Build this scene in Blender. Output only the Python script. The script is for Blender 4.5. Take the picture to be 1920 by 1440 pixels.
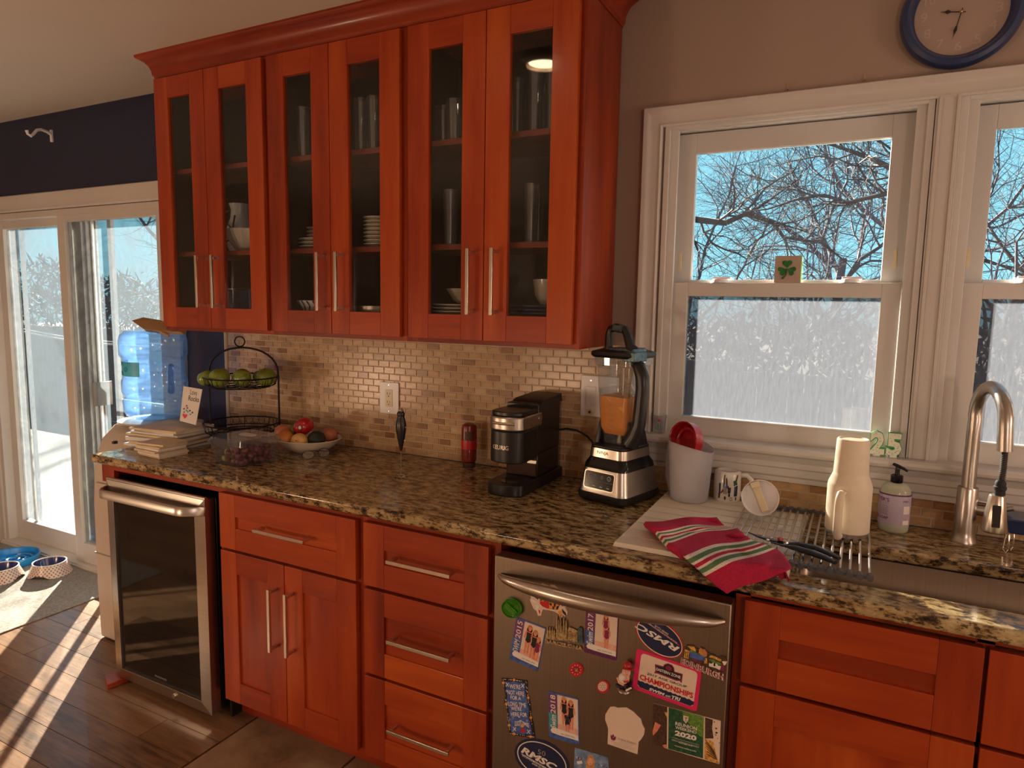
import bpy, bmesh, math, random
from mathutils import Vector, Matrix, noise
for o in list(bpy.data.objects): bpy.data.objects.remove(o)
sc = bpy.context.scene
C = sc.collection
PI = math.pi
# ---------------------------------------------------------------- camera
CX, CY, CZ, YAW, PIT, ROL, FPX = (0.82462, -2.192914, 1.520253, 0.474206, -0.117416, 0.017371, 1268.482362)
def _rot():
    cy, sy, cp, sp = math.cos(YAW), math.sin(YAW), math.cos(PIT), math.sin(PIT)
    f = Vector((-sy*cp, cy*cp, sp)); r = Vector((cy, sy, 0)); u = r.cross(f)
    cr, sr = math.cos(ROL), math.sin(ROL)
    return cr*r + sr*u, -sr*r + cr*u, f
CR, CU, CFW = _rot()
cd = bpy.data.cameras.new('camera'); cam = bpy.data.objects.new('camera', cd); C.objects.link(cam)
cd.sensor_width = 36; cd.lens = FPX/1920*36; cd.clip_start = .05; cd.clip_end = 300
m = Matrix.Identity(4)
for i in range(3): m[i][0], m[i][1], m[i][2] = CR[i], CU[i], -CFW[i]
m[0][3], m[1][3], m[2][3] = CX, CY, CZ
cam.matrix_world = m
sc.camera = cam
def at(u, v, x=None, y=None, z=None):
    """world point where the sight line through a photo pixel meets a plane"""
    d = CR*((u-960)/FPX) + CU*((720-v)/FPX) + CFW
    t = (x-CX)/d.x if x is not None else (y-CY)/d.y if y is not None else (z-CZ)/d.z
    return Vector((CX, CY, CZ)) + d*t
# ---------------------------------------------------------------- light
w = bpy.data.worlds.new('world'); sc.world = w; w.use_nodes = True
nt = w.node_tree; N = nt.nodes; L = nt.links
bg = N['Background']
tc = N.new('ShaderNodeTexCoord'); sp = N.new('ShaderNodeSeparateXYZ'); rp = N.new('ShaderNodeValToRGB')
L.new(tc.outputs['Generated'], sp.inputs[0]); L.new(sp.outputs['Z'], rp.inputs[0]); L.new(rp.outputs[0], bg.inputs[0])
rp.color_ramp.elements[0].position = 0.0; rp.color_ramp.elements[0].color = (.36, .82, .94, 1)
rp.color_ramp.elements[1].position = .6; rp.color_ramp.elements[1].color = (.16, .42, .80, 1)
e = rp.color_ramp.elements.new(.22); e.color = (.27, .74, .95, 1)
bg.inputs[1].default_value = .70
sl = bpy.data.lights.new('sun', 'SUN'); so = bpy.data.objects.new('sun', sl); C.objects.link(so)
sl.energy = 46; sl.angle = math.radians(.7); sl.color = (1, .86, .66)
el = math.radians(22); d = Vector((math.cos(el)*.70, -math.cos(el)*.714, -math.sin(el)))
so.rotation_euler = d.to_track_quat('-Z', 'Y').to_euler(); so.location = (-6, 6, 4)
def area(name, loc, size, energy, col, rot, sy=None):
    l = bpy.data.lights.new(name, 'AREA'); l.energy = energy; l.color = col; l.size = size
    if sy: l.shape = 'RECTANGLE'; l.size_y = sy
    o = bpy.data.objects.new(name, l); C.objects.link(o); o.location = loc; o.rotation_euler = rot; return o
def bulb(name, loc, energy, r=.07, col=(1, .74, .54)):  # bare point light without any fixture
    l = bpy.data.lights.new(name, 'POINT'); l.energy = energy; l.color = col; l.shadow_soft_size = r
    o = bpy.data.objects.new(name, l); C.objects.link(o); o.location = loc
for k_, (x_, y_) in enumerate(((-1.3, -3.0), (-2.7, -2.3))): bulb('low_fill_light', (x_, y_, .85), 21, .15, (1, .66, .42))  # added warm fills down low, in place of sun bounce off the floor
bulb('side_fill_light', (2.9, -1.0, 1.5), 15, .12, (1, .70, .52))  # added fill from the right to brighten the cabinet side, no lamp there
bulb('rear_fill_light', (2.5, -3.7, 1.5), 24, .12, (1, .78, .66))  # added fill behind the camera, no table lamp stands there
sc.view_settings.view_transform = 'Standard'; sc.view_settings.look = 'None'
sc.view_settings.exposure = .92; sc.view_settings.gamma = 1; sc.view_settings.use_curve_mapping = False
# ---------------------------------------------------------------- materials
MATS = {}
def newmat(name):
    mt = bpy.data.materials.new(name); mt.use_nodes = True; MATS[name] = mt
    return mt, mt.node_tree, mt.node_tree.nodes['Principled BSDF']
def nd(t, typ, **kw):
    n = t.nodes.new(typ)
    for k, v in kw.items(): setattr(n, k, v)
    return n
def setc(s, c): s.default_value = (c[0], c[1], c[2], 1)
def ramp(t, src, stops):
    r = nd(t, 'ShaderNodeValToRGB'); cr = r.color_ramp
    cr.elements[0].position = stops[0][0]; cr.elements[0].color = (*stops[0][1], 1)
    cr.elements[1].position = stops[-1][0]; cr.elements[1].color = (*stops[-1][1], 1)
    for p, c in stops[1:-1]:
        e = cr.elements.new(p); e.color = (*c, 1)
    t.links.new(src, r.inputs[0]); return r
def noisetex(t, scale, vec=None, stretch=None, detail=4, rough=.55, coord='Object'):
    tcn = nd(t, 'ShaderNodeTexCoord'); n = nd(t, 'ShaderNodeTexNoise'); n.inputs['Scale'].default_value = scale
    n.inputs['Detail'].default_value = detail; n.inputs['Roughness'].default_value = rough
    if stretch:
        mp = nd(t, 'ShaderNodeMapping'); mp.inputs['Scale'].default_value = stretch
        t.links.new(tcn.outputs[coord], mp.inputs[0]); t.links.new(mp.outputs[0], n.inputs[0])
    else: t.links.new(tcn.outputs[coord], n.inputs[0])
    return n
def bump(t, b, src, strength=.1, dist=.002):
    bm = nd(t, 'ShaderNodeBump'); bm.inputs['Strength'].default_value = strength; bm.inputs['Distance'].default_value = dist
    t.links.new(src, bm.inputs['Height']); t.links.new(bm.outputs[0], b.inputs['Normal'])
def pm(name, col, rough=.5, metal=0, var=.12, scale=20, stretch=None, bmp=0, coat=0, trans=0, alpha=1, ior=None, emit=0, sss=0, spec=None):
    mt, t, b = newmat(name)
    b.inputs['Roughness'].default_value = rough; b.inputs['Metallic'].default_value = metal
    if var or bmp:
        n = noisetex(t, scale, stretch=stretch)
        if var:
            lo = tuple(c*(1-var) for c in col); hi = tuple(min(1, c*(1+var)) for c in col)
            r = ramp(t, n.outputs[0], [(.3, lo), (.7, hi)]); t.links.new(r.outputs[0], b.inputs['Base Color'])
        if bmp: bump(t, b, n.outputs[0], bmp)
    if not var: setc(b.inputs['Base Color'], col)
    if coat: b.inputs['Coat Weight'].default_value = coat; b.inputs['Coat Roughness'].default_value = .12
    if trans: b.inputs['Transmission Weight'].default_value = trans
    if ior: b.inputs['IOR'].default_value = ior
    if alpha < 1: b.inputs['Alpha'].default_value = alpha
    if emit: setc(b.inputs['Emission Color'], col); b.inputs['Emission Strength'].default_value = emit
    if sss: b.inputs['Subsurface Weight'].default_value = sss; b.inputs['Subsurface Scale'].default_value = .01
    if spec is not None: b.inputs['Specular IOR Level'].default_value = spec
    return mt
def wood(name, horiz, base=(.33, .042, .008), dark=(.16, .015, .004), hi=(.47, .085, .012), rough=.36):
    mt, t, b = newmat(name)
    st = (2.5, 40, 45) if horiz else (40, 40, 2.5)
    st2 = (1.0, 5, 6) if horiz else (6, 6, 1.0)
    if horiz == 'y': st, st2 = (40, 40, 2.5), (5, 5, 1.0)
    n1 = noisetex(t, 1.0, stretch=st, detail=6, rough=.6); n2 = noisetex(t, 1.6, stretch=st2, detail=3)
    at_ = nd(t, 'ShaderNodeAttribute', attribute_name='tone'); oi = nd(t, 'ShaderNodeObjectInfo')
    mx = nd(t, 'ShaderNodeMath', operation='MULTIPLY_ADD'); mx.inputs[1].default_value = .26
    t.links.new(n1.outputs[0], mx.inputs[0])
    m2 = nd(t, 'ShaderNodeMath', operation='MULTIPLY'); m2.inputs[1].default_value = .74; t.links.new(n2.outputs[0], m2.inputs[0]); t.links.new(m2.outputs[0], mx.inputs[2])
    m3 = nd(t, 'ShaderNodeMath', operation='MULTIPLY_ADD'); m3.inputs[1].default_value = .22; t.links.new(at_.outputs['Fac'], m3.inputs[0]); t.links.new(mx.outputs[0], m3.inputs[2])
    m4 = nd(t, 'ShaderNodeMath', operation='SUBTRACT'); m4.inputs[1].default_value = .11; t.links.new(m3.outputs[0], m4.inputs[0])
    r = ramp(t, m4.outputs[0], [(.24, dark), (.5, base), (.76, hi)]); t.links.new(r.outputs[0], b.inputs['Base Color'])
    b.inputs['Roughness'].default_value = rough; b.inputs['Coat Weight'].default_value = .18; b.inputs['Coat Roughness'].default_value = .14; b.inputs['Specular IOR Level'].default_value = .3
    bump(t, b, n1.outputs[0], .04)
    return mt
wood('cherry_upright', False); wood('cherry_level', True); wood('cherry_deep', 'y')
wood('cherry_shaded', False, (.20, .035, .012), (.10, .016, .006), (.26, .05, .015))  # cherry darkened to carry the shade on the inner shelves
pm('cabinet_shade', (.012, .006, .005), .5)  # near-black colour holding the shade inside the glass-door cabinets
pm('recess_black', (.006, .005, .005), .6, var=0)
pm('white_paint', (.56, .53, .50), .35, var=.04, scale=3)
pm('vinyl', (.60, .585, .57), .28, var=.03, scale=3)
pm('vinyl_dark', (.24, .22, .20), .45, var=.1)
pm('taupe_wall', (.33, .245, .20), .75, var=.05, scale=1.2)
pm('navy_wall', (.011, .016, .055), .45, var=.06, scale=2)
pm('tan_wall', (.42, .34, .27), .8, var=.04, scale=1)
pm('ceiling_paint', (.56, .50, .44), .85, var=.03, scale=1)
pm('steel', (.50, .46, .42), .30, 1, var=.06, scale=1, stretch=(2, 2, 300))
pm('steel_level', (.31, .25, .205), .36, 1, var=.08, scale=1, stretch=(300, 40, 2))
pm('nickel', (.66, .60, .52), .28, 1, var=.05, scale=1, stretch=(200, 200, 2))
pm('chrome', (.8, .78, .75), .12, 1, var=0)
pm('black_plastic', (.010, .010, .012), .32, var=.1, scale=40)
pm('black_gloss', (.006, .006, .008), .12, var=0)
pm('black_rubber', (.012, .012, .012), .7, var=.1)
pm('dark_glass', (.008, .007, .007), .05, var=0, alpha=.72, spec=1.0)
pm('wire_black', (.012, .011, .012), .45, .6, var=0)
pm('green_apple', (.20, .26, .035), .30, var=.25, scale=30, coat=.3)
pm('red_apple', (.42, .012, .018), .25, var=.3, scale=14, stretch=(3, 3, .6), coat=.4)
pm('orange_fruit', (.55, .20, .05), .45, var=.2, scale=18, bmp=.1)
pm('onion_skin', (.62, .36, .13), .35, var=.2, scale=18, stretch=(3, 3, .5))
pm('avocado', (.018, .020, .014), .6, var=.4, scale=60, bmp=.5)
pm('pink_fruit', (.50, .17, .09), .45, var=.3, scale=15)
pm('stem_brown', (.12, .07, .03), .7)
pm('grape_red', (.15, .018, .028), .28, var=.4, scale=30, coat=.3)
pm('grape_green', (.30, .34, .08), .3, var=.2, scale=30, coat=.3)
pm('cream_china', (.66, .58, .47), .22, var=.04, scale=6, coat=.4)
pm('white_china', (.72, .69, .66), .2, var=.03, coat=.4)
pm('paper_white', (.68, .65, .62), .7, var=.06, scale=12)
pm('paper_tan', (.62, .50, .33), .75, var=.12, scale=14)
pm('kraft', (.42, .25, .12), .7, var=.2, scale=9, bmp=.2)
pm('frost_plastic', (.80, .80, .84), .42, var=.02, trans=.55, ior=1.15, alpha=.86)
pm('red_plastic', (.40, .012, .02), .25, var=.08, coat=.3)
pm('white_plastic', (.78, .77, .80), .3, var=.02, sss=.1)
pm('cream_plastic', (.72, .62, .42), .35, var=.03)
pm('cream_coat', (.74, .64, .50), .5, var=.03, scale=50)
pm('dark_coat', (.16, .12, .10), .5, var=.05)
pm('candle_wax', (.72, .74, .62), .4, var=.03, sss=.2)
pm('green_print', (.03, .36, .09), .45, var=.1)
pm('clover_green', (.015, .14, .03), .8, var=.5, scale=90, bmp=.4)
pm('panel_brown', (.05, .026, .016), .12, var=.3, scale=8, coat=.5)
pm('clover_block', (.42, .32, .27), .7, var=.1, scale=8)
pm('lime_paint', (.20, .65, .12), .6, var=.05)
pm('navy_plastic', (.015, .035, .12), .3, var=.2, scale=8, coat=.4)
pm('clock_face', (.36, .27, .235), .45, var=.04, scale=4)
pm('clock_ink', (.44, .345, .31), .5, var=0)
pm('brass', (.7, .55, .25), .3, 1, var=0)
pm('ink_black', (.012, .012, .016), .5, var=0)
pm('ink_white', (.80, .74, .66), .5, var=0)
pm('ink_navy', (.012, .018, .065), .45, var=.1, scale=30)
pm('ink_red', (.55, .012, .015), .45, var=0)
pm('ink_grey', (.30, .27, .25), .5, var=0)
pm('ink_pink', (.72, .02, .13), .4, var=0)
pm('ink_orange', (.78, .30, .04), .45, var=0)
pm('ink_teal', (.05, .30, .34), .45, var=.1, scale=60)
pm('ink_purple', (.20, .05, .16), .45, var=.5, scale=120)
pm('ink_blue', (.06, .12, .38), .45, var=.5, scale=90)
pm('ink_green', (.02, .09, .04), .45, var=.6, scale=140)
pm('ink_leaf', (.12, .26, .04), .45, var=.5, scale=200)
pm('ink_skin', (.72, .24, .15), .5, var=.15, scale=120)
pm('ink_skin_pale', (.75, .42, .30), .5, var=.1, scale=120)
pm('ink_hair', (.55, .27, .10), .5, var=.3, scale=150)
pm('ink_maroon', (.22, .015, .07), .5, var=.1)
pm('ink_card', (.76, .60, .48), .5, var=.03)
pm('ink_sky', (.16, .25, .42), .5, var=.5, scale=60)
pm('ink_brown', (.07, .035, .02), .5, var=.6, scale=200)
pm('ink_gold', (.62, .34, .06), .5, var=.6, scale=220)
pm('ink_plum', (.11, .02, .09), .5, var=.3, scale=120)
pm('pewter', (.55, .42, .24), .38, .85, var=.5, scale=160, bmp=.6)
pm('pewter_blue', (.10, .16, .18), .4, .7, var=.4, scale=90)
pm('green_clear', (.12, .55, .02), .08, var=0, trans=.75, ior=1.4)
pm('terracotta', (.48, .20, .07), .5, var=.3, scale=120)
pm('towel_red', (.42, .008, .055), .9, var=.2, scale=250, bmp=.7)
pm('towel_white', (.70, .63, .54), .9, var=.12, scale=250, bmp=.7)
pm('towel_green', (.09, .19, .09), .9, var=.2, scale=250, bmp=.7)
pm('label_lilac', (.46, .38, .50), .4, var=.03)
pm('soap_clear', (.62, .64, .50), .12, var=.03, trans=.35, ior=1.3)
pm('ketchup', (.19, .022, .014), .25, var=.1)
pm('ketchup_label', (.45, .012, .012), .35, var=.1)
pm('cap_dark', (.09, .04, .025), .3, var=0)
pm('juice', (.92, .33, .05), .6, var=.15, scale=14, emit=0)
pm('dispenser_white', (.50, .42, .36), .4, var=.04, scale=5)
pm('slat_wood', (.74, .66, .54), .5, var=.05, scale=8, stretch=(1, 12, 12))
pm('silicone', (.085, .085, .09), .6, var=.1)
pm('rod_steel', (.72, .72, .76), .25, 1, var=0)
pm('blue_bowl', (.01, .22, .55), .25, var=.05, coat=.4)
pm('navy_bowl', (.01, .02, .12), .2, var=.1, coat=.4)
pm('lamp_glass', (1, .78, .5), .3, var=0, emit=14)
pm('trim_ring', (.5, .4, .3), .3, .6, var=0)
pm('fence_wood', (.055, .036, .028), .85, var=.4, scale=6, stretch=(6, 6, 1))
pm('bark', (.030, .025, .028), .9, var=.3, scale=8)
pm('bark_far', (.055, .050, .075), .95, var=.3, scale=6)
pm('evergreen', (.035, .042, .045), .9, var=.5, scale=30)
pm('dry_grass', (.10, .085, .06), .95, var=.4, scale=30)
pm('lawn', (.030, .027, .02), .95, var=.4, scale=2)
pm('deck', (.022, .020, .019), .8, var=.2, scale=4)
pm('siding', (.50, .47, .42), .7, var=.06)
pm('cable_white', (.30, .30, .30), .5, var=0)
# rug, floor, stone, tile, granite, glass
def mk_granite():
    mt, t, b = newmat('granite')
    n0 = noisetex(t, 1, stretch=(22, 48, 48), detail=7, rough=.7)
    n1 = noisetex(t, 1, stretch=(48, 105, 105), detail=5, rough=.65)
    n2 = noisetex(t, 1, stretch=(13, 24, 24), detail=4, rough=.6)
    r0 = ramp(t, n0.outputs[0], [(.36, (.012, .009, .008)), (.43, (.10, .06, .03)), (.485, (.36, .25, .115)), (.60, (.50, .39, .21)), (.75, (.60, .52, .36))])
    r1 = ramp(t, n1.outputs[0], [(.40, (.015, .012, .012)), (.46, (1, 1, 1))])
    r2 = ramp(t, n2.outputs[0], [(.35, (.62, .52, .42)), (.65, (1, 1, 1))])
    a = nd(t, 'ShaderNodeMixRGB', blend_type='MULTIPLY'); a.inputs[0].default_value = .8
    c = nd(t, 'ShaderNodeMixRGB', blend_type='MULTIPLY'); c.inputs[0].default_value = .8
    t.links.new(r0.outputs[0], a.inputs[1]); t.links.new(r1.outputs[0], a.inputs[2])
    t.links.new(a.outputs[0], c.inputs[1]); t.links.new(r2.outputs[0], c.inputs[2]); t.links.new(c.outputs[0], b.inputs['Base Color'])
    b.inputs['Roughness'].default_value = .16
mk_granite()
def mk_tile(name, stops, rough=.25, rs=1.0):
    mt, t, b = newmat(name)
    oi = nd(t, 'ShaderNodeObjectInfo'); a = nd(t, 'ShaderNodeAttribute', attribute_name='tone')
    s = nd(t, 'ShaderNodeMath', operation='ADD'); t.links.new(oi.outputs['Random'], s.inputs[0]); t.links.new(a.outputs['Fac'], s.inputs[1])
    f = nd(t, 'ShaderNodeMath', operation='FRACT'); t.links.new(s.outputs[0], f.inputs[0])
    r = ramp(t, f.outputs[0], stops)
    r.color_ramp.interpolation = 'LINEAR'
    n = noisetex(t, 1, stretch=(30, 30, 90), detail=5)
    r2 = ramp(t, n.outputs[0], [(.3, (.74, .70, .66)), (.7, (1.08, 1.06, 1.02))])
    m_ = nd(t, 'ShaderNodeMixRGB', blend_type='MULTIPLY'); m_.inputs[0].default_value = 1
    t.links.new(r.outputs[0], m_.inputs[1]); t.links.new(r2.outputs[0], m_.inputs[2]); t.links.new(m_.outputs[0], b.inputs['Base Color'])
    b.inputs['Roughness'].default_value = rough
mk_tile('onyx_tile', [(0, (.38, .205, .09)), (.16, (.54, .35, .185)), (.5, (.60, .41, .225)), (.72, (.50, .30, .14)), (.86, (.66, .48, .30)), (.95, (.31, .15, .065)), (1, (.37, .19, .085))])
pm('grout', (.56, .46, .34), .8, var=.06, scale=60)
def mk_planks():
    mt, t, b = newmat('oak_plank')
    oi = nd(t, 'ShaderNodeObjectInfo')
    n = noisetex(t, 1, stretch=(5, 55, 55), detail=6, rough=.65)
    wv = noisetex(t, 1, stretch=(3, 16, 16), detail=3)
    mm = nd(t, 'ShaderNodeMath', operation='MULTIPLY'); t.links.new(n.outputs[0], mm.inputs[0]); mm.inputs[1].default_value = .6
    m2 = nd(t, 'ShaderNodeMath', operation='MULTIPLY_ADD'); t.links.new(oi.outputs['Random'], m2.inputs[0]); m2.inputs[1].default_value = .22; t.links.new(mm.outputs[0], m2.inputs[2])
    m3 = nd(t, 'ShaderNodeMath', operation='MULTIPLY_ADD'); t.links.new(wv.outputs[0], m3.inputs[0]); m3.inputs[1].default_value = .3; t.links.new(m2.outputs[0], m3.inputs[2])
    r = ramp(t, m3.outputs[0], [(.38, (.070, .035, .019)), (.52, (.17, .088, .045)), (.75, (.27, .15, .08))])
    t.links.new(r.outputs[0], b.inputs['Base Color']); b.inputs['Roughness'].default_value = .30; b.inputs['Coat Weight'].default_value = .25
    bump(t, b, n.outputs[0], .35)
mk_planks()
def mk_stone():
    mt, t, b = newmat('floor_stone')
    n = noisetex(t, 5, detail=7, rough=.65)
    r = ramp(t, n.outputs[0], [(.3, (.12, .065, .035)), (.5, (.24, .15, .09)), (.7, (.34, .24, .16))])
    t.links.new(r.outputs[0], b.inputs['Base Color']); b.inputs['Roughness'].default_value = .45; bump(t, b, n.outputs[0], .2)
mk_stone()
def mk_mat():
    mt, t, b = newmat('mat_weave')
    n = noisetex(t, 1, stretch=(260, 90, 90), detail=3); r = ramp(t, n.outputs[0], [(.35, (.17, .155, .14)), (.65, (.34, .32, .30))])
    t.links.new(r.outputs[0], b.inputs['Base Color']); b.inputs['Roughness'].default_value = .95; bump(t, b, n.outputs[0], .8, .004)
mk_mat()
def mk_dog():
    mt, t, b = newmat('bowl_dots')
    tcn = nd(t, 'ShaderNodeTexCoord'); sp_ = nd(t, 'ShaderNodeSeparateXYZ'); t.links.new(tcn.outputs['UV'], sp_.inputs[0])
    ck = nd(t, 'ShaderNodeTexVoronoi', distance='MANHATTAN'); ck.inputs['Randomness'].default_value = 0; ck.inputs['Scale'].default_value = 1
    mp = nd(t, 'ShaderNodeMapping'); mp.inputs['Rotation'].default_value = (0, 0, PI/4); t.links.new(tcn.outputs['UV'], mp.inputs[0]); t.links.new(mp.outputs[0], ck.inputs[0])
    r = ramp(t, ck.outputs['Distance'], [(.30, (.30, .12, .09)), (.42, (.66, .56, .50))]); t.links.new(r.outputs[0], b.inputs['Base Color'])
    b.inputs['Roughness'].default_value = .3
mk_dog()
class _O:
    def __init__(s, o): s.outputs = [o]
def schlick(t, f0=.05):
    lw = nd(t, 'ShaderNodeLayerWeight'); lw.inputs[0].default_value = .5
    p = nd(t, 'ShaderNodeMath', operation='POWER'); t.links.new(lw.outputs['Facing'], p.inputs[0]); p.inputs[1].default_value = 5
    q = nd(t, 'ShaderNodeMath', operation='MULTIPLY_ADD'); t.links.new(p.outputs[0], q.inputs[0]); q.inputs[1].default_value = 1-f0; q.inputs[2].default_value = f0
    return _O(q.outputs[0])
def mk_glass(name, lo, hi, scale, tint=(.75, .85, 1), stretch=None, film=(.22, .22, .22), swirl=False, f0=.05):
    """clear pane with a film of dirt: transparent mixed with a translucent film, plus a thin reflection"""
    mt = bpy.data.materials.new(name); mt.use_nodes = True; MATS[name] = mt; t = mt.node_tree; t.nodes.clear()
    out = nd(t, 'ShaderNodeOutputMaterial'); tr = nd(t, 'ShaderNodeBsdfTransparent'); tl = nd(t, 'ShaderNodeBsdfTranslucent'); df = nd(t, 'ShaderNodeBsdfDiffuse'); gl = nd(t, 'ShaderNodeBsdfGlossy')
    setc(tl.inputs[0], film); setc(df.inputs[0], film); gl.inputs['Roughness'].default_value = .03; setc(tr.inputs[0], (.93, .96, .97))
    fm = nd(t, 'ShaderNodeMixShader'); fm.inputs[0].default_value = .35; t.links.new(tl.outputs[0], fm.inputs[1]); t.links.new(df.outputs[0], fm.inputs[2])
    mx = nd(t, 'ShaderNodeMixShader'); t.links.new(tr.outputs[0], mx.inputs[1]); t.links.new(fm.outputs[0], mx.inputs[2])
    if hi > 0:
        n = noisetex(t, scale, stretch=stretch, detail=7, rough=.7)
        if swirl: n.inputs['Distortion'].default_value = 1.6
        mr = nd(t, 'ShaderNodeMapRange'); mr.inputs[1].default_value = .3; mr.inputs[2].default_value = .7; mr.inputs[3].default_value = lo; mr.inputs[4].default_value = hi
        t.links.new(n.outputs[0], mr.inputs[0]); t.links.new(mr.outputs[0], mx.inputs[0])
    else: mx.inputs[0].default_value = 0
    fr = schlick(t, f0)
    m2 = nd(t, 'ShaderNodeMixShader'); t.links.new(fr.outputs[0], m2.inputs[0]); t.links.new(mx.outputs[0], m2.inputs[1]); t.links.new(gl.outputs[0], m2.inputs[2])
    t.links.new(m2.outputs[0], out.inputs[0]); return mt
mk_glass('pane_clear', 0, .03, 6, film=(.1, .1, .12))
mk_glass('pane_screen', .45, .75, 9, stretch=(12, 12, 3), film=(.095*.90, .095, .095*1.25))
mk_glass('pane_dirty', .2, .55, 3.2, swirl=True, film=(.105*.80, .105*1.0, .105*1.25))
mk_glass('cabinet_glass', 0, 0, 1, f0=.035)
mk_glass('clear_plastic', .06, .16, 25, film=(.5, .5, .55), f0=.10)
mk_glass('jar_glass', .10, .2, 10, film=(.5, .5, .5), f0=.13)
def mk_jug():
    mt = bpy.data.materials.new('jug_blue'); mt.use_nodes = True; MATS['jug_blue'] = mt; t = mt.node_tree; t.nodes.clear()
    out = nd(t, 'ShaderNodeOutputMaterial'); tr = nd(t, 'ShaderNodeBsdfTransparent'); tl = nd(t, 'ShaderNodeBsdfTranslucent'); gl = nd(t, 'ShaderNodeBsdfGlossy')
    setc(tr.inputs[0], (.66, .84, 1)); setc(tl.inputs[0], (.22, .42, .85)); gl.inputs['Roughness'].default_value = .08
    mx = nd(t, 'ShaderNodeMixShader')
    n = noisetex(t, 1, stretch=(10, 10, 60), detail=4); mr = nd(t, 'ShaderNodeMapRange'); mr.inputs[1].default_value = .3; mr.inputs[2].default_value = .7; mr.inputs[3].default_value = .10; mr.inputs[4].default_value = .42
    t.links.new(n.outputs[0], mr.inputs[0]); t.links.new(mr.outputs[0], mx.inputs[0])
    t.links.new(tr.outputs[0], mx.inputs[1]); t.links.new(tl.outputs[0], mx.inputs[2])
    fr = schlick(t)
    m2 = nd(t, 'ShaderNodeMixShader'); t.links.new(fr.outputs[0], m2.inputs[0]); t.links.new(mx.outputs[0], m2.inputs[1]); t.links.new(gl.outputs[0], m2.inputs[2]); t.links.new(m2.outputs[0], out.inputs[0])
mk_jug()
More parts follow.
